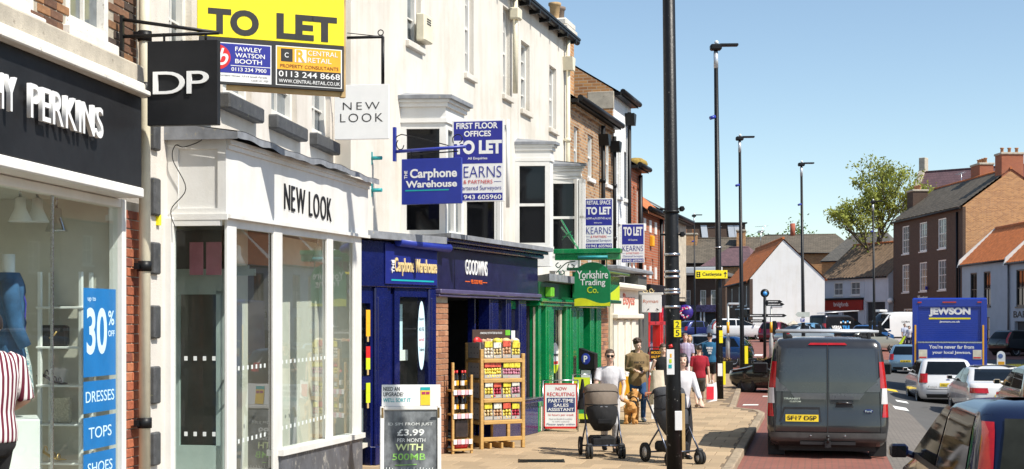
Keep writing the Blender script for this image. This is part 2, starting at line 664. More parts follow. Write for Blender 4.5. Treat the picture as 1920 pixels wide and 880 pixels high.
# ------------------------------------------------------------------ ground
def slabmat():
    m, t, b = _base('buff_paving')
    oi = t.nodes.new('ShaderNodeObjectInfo')
    ge = t.nodes.new('ShaderNodeNewGeometry')
    vec = ge.outputs['Position']
    n1 = noise(t, vec, .55, 6, .65)
    c = mixc(t, ramp(t, n1, .3, .72), (.46, .335, .20), (.36, .255, .155))
    n2 = noise(t, vec, 26, 6)
    c = mixc(t, ramp(t, n2, .3, .8), c, (.42, .31, .19))
    sp = noise(t, vec, 2.1, 8, .75)
    c = mixc(t, ramp(t, sp, .64, .72, (0,) * 3, (.55,) * 3), c, (.15, .115, .08))
    vg_ = N(t, 'ShaderNodeTexVoronoi')
    vg_.inputs['Scale'].default_value = 1.7
    t.links.new(vec, vg_.inputs[0])
    c = mixc(t, ramp(t, vg_.outputs[0], .035, .06, (.8,) * 3, (0,) * 3), c, (.13, .10, .08))
    c = mixc(t, 1.0, c, ramp(t, oi.outputs['Random'], 0, 1, (.78,) * 3, (1.08,) * 3), 'MULTIPLY')
    t.links.new(c, b.inputs['Base Color'])
    b.inputs['Roughness'].default_value = .85
    bump(t, b, noise(t, vec, 60, 4), .35)
    return m


def asphaltmat():
    m, t, b = _base('worn_asphalt')
    ge = t.nodes.new('ShaderNodeNewGeometry')
    vec = ge.outputs['Position']
    c = mixc(t, ramp(t, noise(t, vec, .35, 6, .7), .3, .75), (.062, .060, .058), (.10, .096, .09))
    c = mixc(t, ramp(t, noise(t, vec, 70, 3), .35, .7, (0,) * 3, (.6,) * 3), c, (.14, .135, .125))
    c = mixc(t, ramp(t, noise(t, vec, 1.7, 8, .75), .66, .72, (0,) * 3, (.7,) * 3), c, (.03, .03, .03))
    t.links.new(c, b.inputs['Base Color'])
    b.inputs['Roughness'].default_value = .85
    bump(t, b, noise(t, vec, 90, 3), .5)
    return m


def settmat(name, c1, c2, mo, bw, bh):
    m, t, b = _base(name)
    ge = t.nodes.new('ShaderNodeNewGeometry')
    mp = t.nodes.new('ShaderNodeMapping')
    mp.inputs['Rotation'].default_value = (0, 0, math.atan(KS))
    t.links.new(ge.outputs['Position'], mp.inputs[0])
    br = N(t, 'ShaderNodeTexBrick')
    for k, v in (('Scale', 1), ('Brick Width', bw), ('Row Height', bh), ('Mortar Size', .012), ('Bias', 0)):
        br.inputs[k].default_value = v
    for k, v in (('Color1', c1), ('Color2', c2), ('Mortar', mo)):
        br.inputs[k].default_value = (*v, 1)
    t.links.new(mp.outputs[0], br.inputs[0])
    vec = ge.outputs['Position']
    c = mixc(t, ramp(t, noise(t, vec, .6, 7, .7), .4, .75, (0,) * 3, (.7,) * 3), br.outputs[0], mul(c1, .55))
    c = mixc(t, ramp(t, noise(t, vec, 1.3, 9, .8), .66, .71, (0,) * 3, (.75,) * 3), c, (.04, .035, .03))
    t.links.new(c, b.inputs['Base Color'])
    b.inputs['Roughness'].default_value = .8
    bump(t, b, br.outputs[1], -.5, .006)
    return m


pav_m, asph_m = slabmat(), asphaltmat()
redset_m = settmat('red_brick_setts', (.30, .105, .075), (.24, .085, .065), (.14, .08, .06), .21, .105)
greyset_m = settmat('grey_setts', (.22, .19, .16), (.16, .14, .12), (.09, .08, .07), .2, .1)
kerb_m = mt('kerb_stone', (.32, .25, .17), .85, var=.25, scale=6, worn=(.12, .10, .08), wornamt=.62, bmp=.5, rand=.2)
ground_m = mt('far_ground', (.10, .09, .075), .9, var=.3, scale=.2)
gm = MB()
gm.box(-900, 900, -200, 1800, -2.5, -1.5)
gm.build('ground', ground_m, kind='structure')


def strip(name, fl, fr, y0, y1, step, zf, mat, nx=6, dz=0, thick=.3, **kw):
    m = MB()
    n = max(1, int((y1 - y0) / step))

    def fn(u, v):
        Y = y0 + (y1 - y0) * v
        a, b = fl(Y), fr(Y)
        X = a + (b - a) * u
        return (X, Y, zf(X, Y) + dz)
    m.grid(fn, nx, n)
    return m.build(name, mat, kind='structure', **kw)


road = strip('road', lambda Y: kerb_x(Y) - 3, lambda Y: kerb_x(Y) + 46, -14, 190, 1.5, rz_, asph_m, 40)
strip('parking_bay_paving', lambda Y: kerb_x(Y) - 2.6, lambda Y: kerb_x(Y) + 2.45, -10, 62, 1, rz_, redset_m, 8, dz=.006)
strip('sett_channel', lambda Y: kerb_x(Y) + 2.45, lambda Y: kerb_x(Y) + 3.75 - .5 * sstep(Y, 36, 44), -10, 62, 1, rz_, greyset_m, 6, dz=.008)
strip('market_place_paving', lambda Y: 4 + .30 * (Y - 60), lambda Y: 13.5 + .3 * (Y - 60) + 40 * sstep(Y, 84, 89), 61.5, 150, 1, rz_, redset_m, 16, dz=.008)
# pavement base (joint colour) with slabs on it
KERB = [(-2.0, -3.3), (KX, KY), (6.0, 32.95), (6.02, 33.9), (5.62, 35.0), (7.35, 44.6), (8.6, 51), (10.6, 57.5), (12.5, 60.3)]


def pav_edge(Y):
    for (a, b), (c, d) in zip(KERB[:-1], KERB[1:]):
        if b <= Y <= d:
            return a + (c - a) * (Y - b) / (d - b)
    return KERB[-1][0]


joint_m = mt('paving_joint_sand', (.17, .125, .08), .95, var=.25, scale=20)
pavement = strip('pavement', lambda Y: -9, lambda Y: pav_edge(Y) - .14, -3, 60.2, .5, lambda X, Y: gz(X, Y) - .012, joint_m, 4)
kb = MB()
for (a, b), (c, d) in zip(KERB[:-1], KERB[1:]):
    n = max(1, int(math.hypot(c - a, d - b) / 1.0))
    for i in range(n):
        p = [(a + (c - a) * (i + e) / n, b + (d - b) * (i + e) / n) for e in (0, 1)]
        for (x, y), (x2, y2) in ((p[0], p[1]),):
            kb.add([(x - .16, y, gz(x, y) - .3), (x2 - .16, y2, gz(x2, y2) - .3), (x2 - .03, y2, gz(x2, y2) - .012), (x - .03, y, gz(x, y) - .012)], [(0, 1, 2, 3)])
kerb = kb.build('kerb', joint_m, kind='structure')
smesh = {}


def slab_mesh(l, wd, mat, nm, h=.05, b=.006):
    k = (round(l, 2), round(wd, 2), nm)
    if k not in smesh:
        smesh[k] = MB().cbox(-l / 2, l / 2, -wd / 2, wd / 2, -h, 0, b).mesh(nm, mat)
    return smesh[k]


# kerb stones
for (a, b), (c, d) in zip(KERB[:-1], KERB[1:]):
    L = math.hypot(c - a, d - b)
    n = max(1, round(L / .92))
    ang = math.atan2(d - b, c - a)
    for i in range(n):
        e = (i + .5) / n
        x, y = a + (c - a) * e, b + (d - b) * e
        if y < 12: continue
        nx, ny = -math.sin(ang), math.cos(ang)
        x += nx * .07; y += ny * .07
        o = link('kerb_stone', slab_mesh(L / n - .012, .16, kerb_m, 'kerb_stone', .26, .018), kerb, (x, y, gz(x, y) + .004 + random.uniform(-.004, .004)))
        o.rotation_euler = (random.uniform(-.01, .01), random.uniform(-.004, .004), ang + random.uniform(-.008, .008))
# paving slabs laid in courses square to the kerb
ka = math.atan(KS)
ku = Vector((math.sin(ka), math.cos(ka), 0)); kn = Vector((math.cos(ka), -math.sin(ka), 0))
SL, SWD = .60, .42
cand = []


def front_x(Y):
    if Y < 20.9: return -3.575 + .1327 * (Y - 14.3) + .6
    if Y < 22.4: return -2.17 + .608 * (Y - 20.9)
    if Y < 27: return -1.258 + .373 * (Y - 22.4)
    return .457 + .285 * (Y - 27)


for i in range(-4, 62):
    for j in range(-2, 22):
        c = Vector((KX, KY, 0)) + ku * (i * SL) - kn * (.2 + (j + .5 * (i % 2)) * SWD)
        if c.y < 19.0 or c.x < front_x(c.y) - .5: continue
        if c.x > pav_edge(c.y) - .17 - SWD * .5: continue
        cand.append((c.y, c))
cand.sort(key=lambda q: q[0])
for i in range(-4, 22, 2):
    c = Vector((KX, KY, 0)) + ku * (i * SL) - kn * .285
    if 19 < c.y < 32.6:
        o = link('paving_slab', slab_mesh(SL - .008, .235, pav_m, 'paving_slab'), pavement, (c.x, c.y, gz(c.x, c.y)))
        o.rotation_euler = (0, 0, PI / 2 - ka)
rest = MB()
for q, (yy, c) in enumerate(cand):
    z = gz(c.x, c.y)
    if q < 285:
        o = link('paving_slab', slab_mesh(SL - .008, SWD - .008, pav_m, 'paving_slab'), pavement, (c.x, c.y, z + random.uniform(-.003, .003)))
        o.rotation_euler = (random.uniform(-.004, .004), random.uniform(-.004, .004), PI / 2 - ka)
    else:
        rest.M = Matrix.Translation((c.x, c.y, z + random.uniform(-.002, .002))) @ Matrix.Rotation(PI / 2 - ka, 4, 'Z')
        rest.box(-SL / 2 + .005, SL / 2 - .005, -SWD / 2 + .005, SWD / 2 - .005, -.04, 0)
rest.M = None
rest.build('distant_slabs', pav_m, pavement, kind='stuff')
strip('far_pavement', lambda Y: kerb_x(Y) - 8, lambda Y: min(pav_edge(Y) - .3, 12), 46, 61, 1, gz, pav_m, 8, dz=-.002)
# road paint
paint_m = mt('road_paint_white', (.72, .72, .68), .7, var=.15, scale=9, worn=(.12, .11, .1), wornamt=.6)
paint_y = mt('road_paint_yellow', (.75, .52, .03), .7, var=.15, scale=9, worn=(.12, .11, .1), wornamt=.62)


def mark(name, px0, px1, y0, y1, mat, par):
    """painted bar between two photo columns over depths y0..y1"""
    def fn(u, v):
        Y = y0 + (y1 - y0) * v
        X = ((px0 + (px1 - px0) * u) - 960) / FPX * (y0 + y1) / 2 + KS * (Y - (y0 + y1) / 2)
        return (X, Y, rz_(X, Y) + .014)
    MB().grid(fn, 4, 4).build(name, mat, par)


mark('lane_dash', 1680, 1702, 42.5, 43.6, paint_m, road)
mark('lane_dash', 1676, 1702, 38.3, 39.8, paint_m, road)
mark('lane_dash', 1692, 1704, 55, 57, paint_m, road)
mark('yellow_line', 1662, 1682, 49.5, 51, paint_y, road)
mark('bay_line', 1393, 1422, 37.4, 37.9, paint_m, road)
mark('bay_line', 1430, 1470, 41.6, 42.1, paint_m, road)
mark('bay_line', 1412, 1430, 84, 86, paint_m, road)
mark('bay_line', 1440, 1456, 78, 79, paint_m, road)
mark('bay_line', 1840, 1880, 80, 81.4, paint_m, road)
# iron gully grate let into the pavement
gr = thing('drain_grate', 'dark iron drain grate let into the buff pavement', 'drain', (*at(1010, 880, 1)[:2], 0), 0)
gr.location = ((1015 - 960) / FPX * 21.6, 21.6, .004)
m = MB()
for i in range(7): m.box(-.33, .33, -.2 + i * .06, -.175 + i * .06, 0, .006)
m.box(-.36, -.33, -.22, .22, 0, .007); m.box(.33, .36, -.22, .22, 0, .007)
m.build('grate_bars', black, gr)
MB().box(-.36, .36, -.22, .22, -.002, .001).build('grate_frame', mt('drain_dark', (.02, .018, .015), .9), gr)


# ------------------------------------------------------------------ facade helpers
def wall_holes(m, x0, x1, z0, z1, y0, y1, holes):
    xs = sorted({x0, x1, *[h[0] for h in holes if x0 < h[0] < x1], *[h[1] for h in holes if x0 < h[1] < x1]})
    zs = sorted({z0, z1, *[h[2] for h in holes if z0 < h[2] < z1], *[h[3] for h in holes if z0 < h[3] < z1]})
    for a, b in zip(xs[:-1], xs[1:]):
        run = None
        for c, d in zip(zs[:-1], zs[1:]):
            cx, cz = (a + b) / 2, (c + d) / 2
            if any(h[0] < cx < h[1] and h[2] < cz < h[3] for h in holes):
                if run: m.box(a, b, y0, y1, *run); run = None
            else:
                run = (run[0], d) if run else (c, d)
        if run: m.box(a, b, y0, y1, *run)
    return m


def sash(par, x0, x1, z0, z1, y=0, rec=.1, fr=.055, nx=2, nz=2, fm=None, pm=None, sill=None, sillm=None, sash2=True, head=None):
    """sliding-sash window in an opening: window > frame, pane, sill"""
    fm = fm or white
    pm = pm or pane_dark
    m = MB()
    yf = y + rec
    for a, b in ((x0, x0 + fr), (x1 - fr, x1)): m.box(a, b, yf - .05, yf + .04, z0, z1)
    m.box(x0 + fr, x1 - fr, yf - .045, yf + .04, z0, z0 + fr * 1.3)
    m.box(x0 + fr, x1 - fr, yf - .045, yf + .04, z1 - fr, z1)
    zm = (z0 + z1) / 2
    if sash2: m.box(x0 + fr, x1 - fr, yf - .03, yf + .03, zm - .025, zm + .025)
    for i in range(1, nx):
        xx = x0 + (x1 - x0) * i / nx
        m.box(xx - .012, xx + .012, yf - .015, yf + .02, z0 + fr, z1 - fr)
    for i in range(1, nz):
        if sash2 and abs(i / nz - .5) < .01: continue
        zz = z0 + (z1 - z0) * i / nz
        m.box(x0 + fr, x1 - fr, yf - .014, yf + .02, zz - .012, zz + .012)
    o = m.build('window', fm, par)
    MB().box(x0 + fr * .5, x1 - fr * .5, yf + .022, yf + .03, z0 + fr * .6, zm).build('pane', pm, o)
    MB().box(x0 + fr * .5, x1 - fr * .5, yf + .032, yf + .04, zm, z1 - fr * .5).build('pane', pm, o)
    if sill:
        MB().cbox(x0 - .07, x1 + .07, y - sill, y + rec, z0 - .11, z0, .01).build('sill', sillm or stone, o)
    return o


bkmesh = {}


def bricks(par, x0, x1, z0, z1, y, mats, bw=.225, bh=.075, holes=(), dep=.06, joint=.011, face='y'):
    """lay single bricks in stretcher bond; y is the face of the wall"""
    k = 0
    z = z0
    while z + bh <= z1 + 1e-6:
        x = x0 - (bw / 2 if k % 2 else 0)
        while x < x1 - .02:
            a, b = max(x, x0), min(x + bw, x1)
            if b - a > .04 and not any(h[0] < (a + b) / 2 < h[1] and h[2] < z + bh / 2 < h[3] for h in holes):
                mi = random.choices(range(len(mats)), [5, 4, 3, 2][:len(mats)])[0]
                key = (round(b - a, 2), mi, mats[0].name, face, bh)
                if key not in bkmesh:
                    h = (b - a - joint) / 2
                    v = (bh - joint) / 2
                    bkmesh[key] = MB().cbox(-h, h, 0, dep, -v, v, .006).mesh('brick', mats[mi])
                o = link('brick', bkmesh[key], par, ((a + b) / 2, y + random.uniform(-.003, .002), z + bh / 2))
                o.rotation_euler = (random.uniform(-.006, .006), 0, random.uniform(-.006, .006))
            x += bw
        z += bh
        k += 1


def pipe(par, x, y, z0, z1, r, mat, name='drainpipe', collars=()):
    m = MB()
    m.tube([(x, y, z0), (x, y, z1)], r, 12)
    for z in collars:
        pass
    o = m.build(name, mat, par)
    for z in collars:
        MB().tube([(x, y, z - .05), (x, y, z + .05)], r * 1.25, 12).box(x - r * 1.8, x + r * 1.8, y + r * .5, y + r * 1.3, z - .03, z + .03).build('pipe_collar', black if mat is ivory and r < .0551 and len(collars) > 3 else mat, o)
    return o


def at_frame(fr, name, label, cat, group=None, z=0):
    return thing(name, label, cat, (fr.O[0], fr.O[1], z), fr.rz, group)


# ------------------------------------------------------------------ dress shop (far left)
S1 = at_frame(FA, 'dress_shop', 'old brick building with a charcoal fascia above a dress shop window at the far left', 'shop')
wz = [(-4.1, -2.85, 4.70, 6.6), (-2.26, -1.38, 4.76, 6.7)]
m = wall_holes(MB(), -9, -.47, 4.3, 9, .012, .5, wz)
m.box(-9, -.47, .5, 8, 3.5, 9)
m.build('wall', mortar, S1)
bricks(S1, -4.2, -.74, 4.60, 5.5, 0, brickbrown, .235, .082, wz)
for h in wz:
    sash(S1, *h, y=0, rec=.06, fr=.09, nx=2, nz=2, fm=peel, pm=pane_grey, sill=.07, sillm=peel)
MB().box(-2.2, -2.1, .075, .08, 4.86, 5.6).build('yellow_sticker', yellow, S1)
m = MB()
m.cbox(-9, -1.02, -.2, .011, 4.42, 4.62, .02)
m.build('stone_ledge', stone, S1)
m = MB()
m.cbox(-9, -1.16, -.30, -.0, 4.34, 4.42, .02)
m.cbox(-9, -1.18, -.36, -.0, 4.29, 4.34, .015)
m.build('fascia_moulding', peel, S1)
MB().cbox(-9, -1.24, -.26, .05, 3.44, 4.29, .01).build('fascia', charcoal, S1)
m = MB(); m.cbox(-9, -1.23, -.28, .05, 3.345, 3.438, .012); m.build('fascia_trim', white, S1)
tP, tE_ = FA.U(57, .33), FA.U(193, .33)
letters('PERKINS', tP, tE_, 3.765, 4.03, -.30, signwhite, S1, bold=.006, ext=.035, gap=.11)
letters('DOROTHY', tP - .22 - (tE_ - tP) * 1.06, tP - .22, 3.765, 4.03, -.30, signwhite, S1, bold=.006, ext=.035, gap=.11)
# window
x0w, x1w = -7.5, -1.10
MB().box(x0w, x1w - .09, -.0, .012, .55, 3.30).build('shop_window_glass', gl_shop, S1)
m = MB()
m.cbox(x1w - .09, x1w, -.05, .09, .2, 3.34, .008)
m.cbox(x0w, x1w - .09, -.04, .08, 3.26, 3.34, .008)
m.cbox(x0w, x1w - .09, -.06, .1, .40, .55, .008)
m.build('window_frame', white, S1)
MB().box(-2.535, -2.52, -.006, .018, .55, 3.26).build('glass_joint', steel, S1)
MB().box(-1.06, -.66, .002, .35, .1, 3.34).build('pier_core', mortar, S1)
bricks(S1, -1.085, -.66, .5, 3.34, -.01, brickreds, .225, .092)
pipe(S1, -.83 + .0, -.12, .0, 9, .055, ivory, collars=(2.72, 4.45, 1.2, 4.95))
m = MB()
m.box(-9, -1.1, 1.6, 1.7, .2, 3.44); m.box(-9, -1.1, .1, 1.6, .45, .54); m.box(-9, -1.1, .1, 1.6, 3.36, 3.44); m.box(-1.1, -1.06, .1, 1.6, .3, 3.44)
m.build('display_room', interior, S1)
# spot lamps in the window
for px, py in ((38, 395), (70, 396), (106, 414)):
    t = FA.U(px, -.5); z = FA.Z(px, py, -.5)
    lp = thing('spot_lamp', 'white %s spot lamp under the ceiling inside the dress shop window' % {38: 'left-hand', 70: 'middle', 106: 'right-hand chrome'}[px], 'lamp', FA.W(t, -.5, z), FA.rz, 'spot lamps in the dress shop')
    MB().lathe([(.02, .12), (.045, .11), (.05, .02), (.1, -.09), (.105, -.1), (.09, -.095), (.04, 0)], 16).build('lamp_shade', chrome if px == 106 else whiteclean, lp)
    MB().tube([(0, 0, .12), (0, 0, .34)], .012, 8).build('stem', steel, lp)
# stickers
blue = mt('sale_blue', (.006, .19, .52), .4, var=.08, alpha=.84)
palep = mt('pale_blue_print', (.62, .82, .92), .4, var=.04)
for (ya, yb, words) in ((541, 706, '30'), (714, 773, 'DRESSES'), (781, 841, 'TOPS'), (848, 905, 'SHOES')):
    xa, xb = FA.U(154, .0) + .02, FA.U(216, 0)
    za, zb = FA.Z(180, yb), FA.Z(180, ya)
    st = MB().box(xa, xb, -.006, -.002, za, zb).build('sale_sticker', blue, S1)
    h = zb - za
    if words == '30':
        text('30', xa + .06, xb - .2, za + h * .25, za + h * .78, -.0065, palep, st, .02, .001)
        text('%', xb - .17, xb - .04, za + h * .58, za + h * .75, -.0065, palep, st, .01, .001)
        text('OFF', xb - .17, xb - .03, za + h * .45, za + h * .52, -.0065, palep, st, .01, .001)
        text('up to', xa + .08, xa + .25, za + h * .84, za + h * .9, -.0065, palep, st, .0, .001)
    else:
        text(words, xa + .18 - .02 * len(words), xb - .18 + .02 * len(words), za + h * .33, za + h * .68, -.0065, palep, st, .0, .001)
# display shelf behind the glass
SHT = -1.40


def shy(px):
    k = (px - 960) / FPX
    X0, Y0 = FA.O[0] + FA.u[0] * SHT, FA.O[1] + FA.u[1] * SHT
    return -(k * Y0 - X0) / (FA.n[0] - k * FA.n[1])


shz = lambda py: CAM_H + (600 - py) / FPX * FA.Y(SHT, -.5)
sh = thing('display_shelf', 'white ladder shelf unit inside the dress shop window', 'shelf', FA.W(0, 0, 0), FA.rz)
ya_, yb_ = shy(150), shy(73)
for y in (ya_, yb_):
    for x in (SHT + .02, SHT + .24): MB().cbox(x - .018, x + .018, y - .018, y + .018, .54, 2.65, .004).build('upright', whiteclean, sh)
shelf_z = [shz(p) for p in (868, 795, 722, 650, 575)]
for z in shelf_z:
    MB().cbox(SHT - .01, SHT + .26, ya_ - .03, yb_ + .03, z - .02, z, .004).build('shelf_board', whiteclean, sh)


def shoe(name, label, px, py, mat, flip=1):
    o = thing(name, label, 'shoe', FA.W(SHT + .1, -shy(px), shz(py)), FA.rz - PI / 2)
    m = MB()
    m.tube([(-.10 * flip, 0, .10), (-.04 * flip, 0, .075), (.03 * flip, 0, .03), (.11 * flip, 0, .012), (.17 * flip, 0, .010)], [(.02, .03), (.012, .026), (.01, .03), (.012, .036), (.006, .02)], 10)
    m.build('sole', mat, o)
    MB().tube([(-.11 * flip, 0, .09), (-.10 * flip, 0, 0)], [.022, .012], 8).build('heel', mat, o)
    m = MB()
    for xx, zz in ((-.10, .17), (-.03, .12), (.05, .06), (.10, .05)):
        m.tube([(xx * flip, .035 * math.cos(a), zz - .03 + .045 * math.sin(a)) for a in [i * PI / 8 for i in range(9)]], .006, 6, caps=False)
    m.build('strap', mat, o)
    return o


gold = mt('gold_leather', (.62, .42, .16), .35, metal=.4, var=.2)
shoe('high_heel_shoe', 'gold strappy high heel on the low shelf in the dress shop', 82, 866, gold)
shoe('high_heel_shoe', 'black strappy high heel on the middle shelf in the dress shop', 84, 722, black)
bg_ = thing('clutch_bag', 'glittering silver clutch bag leaning on the dress shop shelf', 'bag', FA.W(SHT + .1, -shy(107), shelf_z[1]), FA.rz - PI / 2)
MB().cbox(-.09, .09, -.02, .03, 0, .24, .012).build('bag_body', mt('glitter', (.55, .5, .4), .4, metal=.3, var=.4, scale=80), bg_)
MB().prism([(-.09, .24), (.09, .24), (0, .1)], -.028, -.021).build('bag_flap', mt('glitter', (.5, .5, .4)), bg_)
bg_ = thing('handbag', 'black handbag with gold clasp on the upper dress shop shelf', 'bag', FA.W(SHT + .1, -shy(92), shelf_z[3]), FA.rz - PI / 2)
MB().cbox(-.14, .14, -.04, .05, 0, .2, .02).build('bag_body', black, bg_)
MB().tube([(-.02, -.05, .08), (.02, -.05, .1), (.05, -.05, .14)], .008, 6).build('clasp', gold, bg_)
# mannequin with denim jacket
t = FA.U(26, -.45)
mq = thing('mannequin', 'headless white mannequin in denim jacket and patterned skirt behind the far left glass', 'mannequin', FA.W(t, -.5, 1.35), FA.rz + .5)
m = MB()
m.tube([(0, 0, .2), (0, 0, .45), (0, 0, .75), (0, 0, .95), (0, 0, 1.15), (0, 0, 1.24), (0, 0, 1.28), (0, 0, 1.42)], [(.09, .13), (.12, .17), (.09, .12), (.11, .15), (.10, .19), (.06, .09), (.055, .06), (.055, .055)], 18, ref=(0, 1, 0))
m.build('torso', whiteclean, mq)
denim = mt('denim', (.025, .085, .19), .9, var=.45, scale=5, bmp=.4, bscale=120)
m = MB()


def jk(u, v):
    a = -PI * .5 + .28 + u * (2 * PI - .75)
    z = .5 + v * .76
    rx = .22 - .03 * v + .012 * math.sin(9 * a); ry = .155 - .01 * v + .008 * math.sin(11 * v * 3)
    if v > .9: rx *= 1 - (v - .9) * 4.5; ry *= 1 - (v - .9) * 3.5
    return (rx * math.cos(a), ry * math.sin(a), z)


m.grid(jk, 30, 14)
for sx in (-1, 1):
    m.tube([(sx * .19, 0, 1.18), (sx * .25, -.02, 1.0), (sx * .26, -.05, .8), (sx * .24, -.13, .62)], [.075, .075, .062, .055], 12)
m.build('denim_jacket', denim, mq)
m = MB(); m.tube([(0, -.02, .55), (0, -.02, .8), (0, -.02, 1.0), (0, -.02, 1.16)], [(.13, .15), (.12, .14), (.13, .16), (.09, .12)], 16, ref=(0, 1, 0)); m.build('blue_top', mt('royal_top', (.04, .03, .33), .7), mq)
# patterned skirt
sk, tt_, bb_ = _base('patterned_skirt')
vo = N(tt_, 'ShaderNodeTexVoronoi'); vo.inputs['Scale'].default_value = 34
tt_.links.new(coords(tt_), vo.inputs[0])
cr = N(tt_, 'ShaderNodeValToRGB')
for p_, c_ in ((.0, (.5, .06, .05)), (.25, (.75, .72, .66)), (.45, (.02, .22, .3)), (.65, (.75, .72, .66))):
    e = cr.color_ramp.elements.new(p_); e.color = (*c_, 1)
tt_.links.new(vo.outputs[0], cr.inputs[0]); tt_.links.new(cr.outputs[0], bb_.inputs['Base Color'])
m = MB(); m.lathe([(.15, .62), (.19, .45), (.21, .25), (.215, .2), (.2, .2)], 24); m.build('skirt', sk, mq)
MB().cbox(-.3, .3, -.25, .3, -.81, .0, .01).build('plinth', whiteclean, mq)

# ------------------------------------------------------------------ white bay-fronted shop
S2 = at_frame(FA, 'white_bay_shop', 'white rendered building with projecting white bay shopfront and dark lettering', 'shop')
wn = [(.10, .75, 4.95, 6.7), (1.75, 2.8, 4.82, 6.6), (3.6, 4.75, 4.84, 6.6), (5.5, 6.5, 4.86, 6.6)]
m = wall_holes(MB(), -.45, 7.6, 4.0, 10.5, 0, .35, wn)
m.box(-.45, -.02, 0, .35, 0, 4.0)
m.box(-.02, .07, 0, .35, 3.2, 4.0)
m.box(-.45, 7.6, .35, 8, 3.9, 10.5)
m.build('wall', nlwall, S2)
for i, h in enumerate(wn):
    sash(S2, *h, y=0, rec=.12, fr=.09, nx=2, nz=4, fm=white, pm=pane_grey)
for h in wn[1:]:
    MB().cbox(h[0] - .12, h[1] + .12, -.13, .1, h[2] - .19, h[2] - .005, .02).build('slate_sill', slate, S2)
for a, b in ((232, 283), (335, 405), (455, 515), (573, 635), (687, 757), (810, 872)):
    MB().cbox(FA.U(287, .03), FA.U(299, .03), -.05, .02, FA.Z(290, b), FA.Z(290, a), .025).build('quoin_block', slate, S2)
OFF = .635
tA, tB = .06, 6.27
zt0, zb0, zt1, zb1 = 4.06, 3.25, 4.22, 3.40
m = MB()
m.prism([(tA, zb0), (tB, zb1), (tB, zt1), (tA, zt0)], -OFF, -OFF + .04)
m.prism([(tA + .02, zb0), (tB, zb1), (tB, zb1 + .045), (tA + .02, zb0 + .045)], -OFF - .035, -OFF - .002)
m.prism([(tA, zt0 - .05), (tB, zt1 - .05), (tB, zt1), (tA, zt0)], -OFF - .05, -OFF - .002)
m.prism([(tA, zt0 - .1), (tB, zt1 - .1), (tB, zt1 - .052), (tA, zt0 - .052)], -OFF - .025, -OFF - .002)
m.build('fascia', white, S2)
m = MB()
m.box(tA, tA + .05, -OFF + .04, .0, zb0, zt0)
m.box(tA - .02, tA, -OFF + .0, -OFF + .09, zb0, zt0)
m.box(tA - .02, tA, -.12, .0, zb0, zt0)
m.box(tA - .02, tA, -OFF + .09, -.12, zt0 - .1, zt0)
m.box(tA - .02, tA, -OFF + .09, -.12, zb0, zb0 + .1)
m.box(tA - .045, tA - .02, -OFF - .02, .0, zb0 - .02, zb0 + .04)
m.build('return_panel', white, S2)
m = MB()
m.prism([(tA, zb0 + .004), (tB - .05, zb1 + .004), (tB - .05, zb1 + .03), (tA, zb0 + .03)], -OFF + .04, 0)
m.build('soffit', white, S2)
# rippled lead roof of the bay
m = MB()


def leadroof(u, v):
    x = tA - .1 + u * (tB - tA + .2)
    y = -OFF - .15 + v * (OFF + .15)
    z = zt0 + (zt1 - zt0) * u + .06 + .12 * v + .008 * math.sin(u * 41) * (1 - v) + .016 * math.sin(u * 11 + 1) * (1 - v)
    return (x, y, z)


m.grid(leadroof, 60, 4)
m.grid(lambda u, v: (leadroof(u, 0)[0], leadroof(u, 0)[1] + .005, leadroof(u, 0)[2] - .002 - v * (.07 + .008 * math.sin(u * 60))), 60, 1)
m.grid(lambda u, v: (tA - .1, -OFF - .15 + u * (OFF + .15), (zt0 + .06 + .12 * u) - v * (.07 + .12 * u)), 4, 1)
m.build('lead_roof', lead, S2)
letters('NEW LOOK', FA.U(532, OFF), FA.U(620, OFF), 3.50, 3.80, -OFF - .003, black, S2, bold=-.006, ext=.012, gap=.18)
# posts, glass and stall riser
ztop = lambda t: zb0 + (zb1 - zb0) * (t - tA) / (tB - tA)
m = MB()
for pa, pb in ((427, 444), (514, 530), (614, 625), (664, 678)):
    a, b = FA.U(pa, OFF - .02), FA.U(pb, OFF - .02)
    MB().cbox(a, b, -OFF + .02, -OFF + .06, 0, ztop(a) + .02, .01).build('window_post', white, S2)
MB().cbox(-.02, .10, -.08, .02, 0, zb0 + .01, .012).build('window_post', white, S2)
a0, a1 = FA.U(444, OFF), FA.U(614, OFF)
m.prism([(a0, ztop(a0) - .09), (5.9, ztop(5.9) - .09), (5.9, ztop(5.9) + .01), (a0, ztop(a0) + .01)], -OFF + .03, -OFF + .09)
m.build('window_head', white, S2)
MB().box(.02, .09, -OFF + .06, -.08, zb0 - .08, zb0 + .0).build('window_head', white, S2)
MB().box(.03, .08, -OFF + .06, -.08, .45, .58).build('window_cill', white, S2)
zs_ = .62
for a, b in ((FA.U(442, OFF), FA.U(515, OFF)), (FA.U(529, OFF), FA.U(615, OFF)), (FA.U(624, OFF), FA.U(665, OFF))):
    MB().box(a, b, -OFF + .055, -OFF + .063, .5, ztop(a) - .02).build('shop_window_glass', gl_shop, S2)
MB().box(.05, .058, -OFF + .05, -.07, .5, zb0).build('shop_window_glass', gl_clear, S2)
sa, sb = FA.U(524, OFF), FA.U(679, OFF)
m = MB(); m.prism([(sa, .62), (sb, .50), (sb, .57), (sa, .69)], -OFF - .05, -OFF + .15); m.build('window_sill', white, S2)
m = MB(); m.prism([(sa + .03, 0), (sb - .02, -.05), (sb - .02, .50), (sa + .03, .62)], -OFF - .01, -OFF + .1); m.box(sb - .12, sb - .02, -OFF + .1, 0, -.05, .5)
m.build('stall_riser', mt('painted_stall_riser', (.10, .105, .12), .45, var=.35, scale=3, worn=(.38, .36, .32), wornamt=.57), S2)
m = MB(); m.box(5.82, 5.9, -OFF + .1, 0, .5, 3.35); m.build('end_return', white, S2)
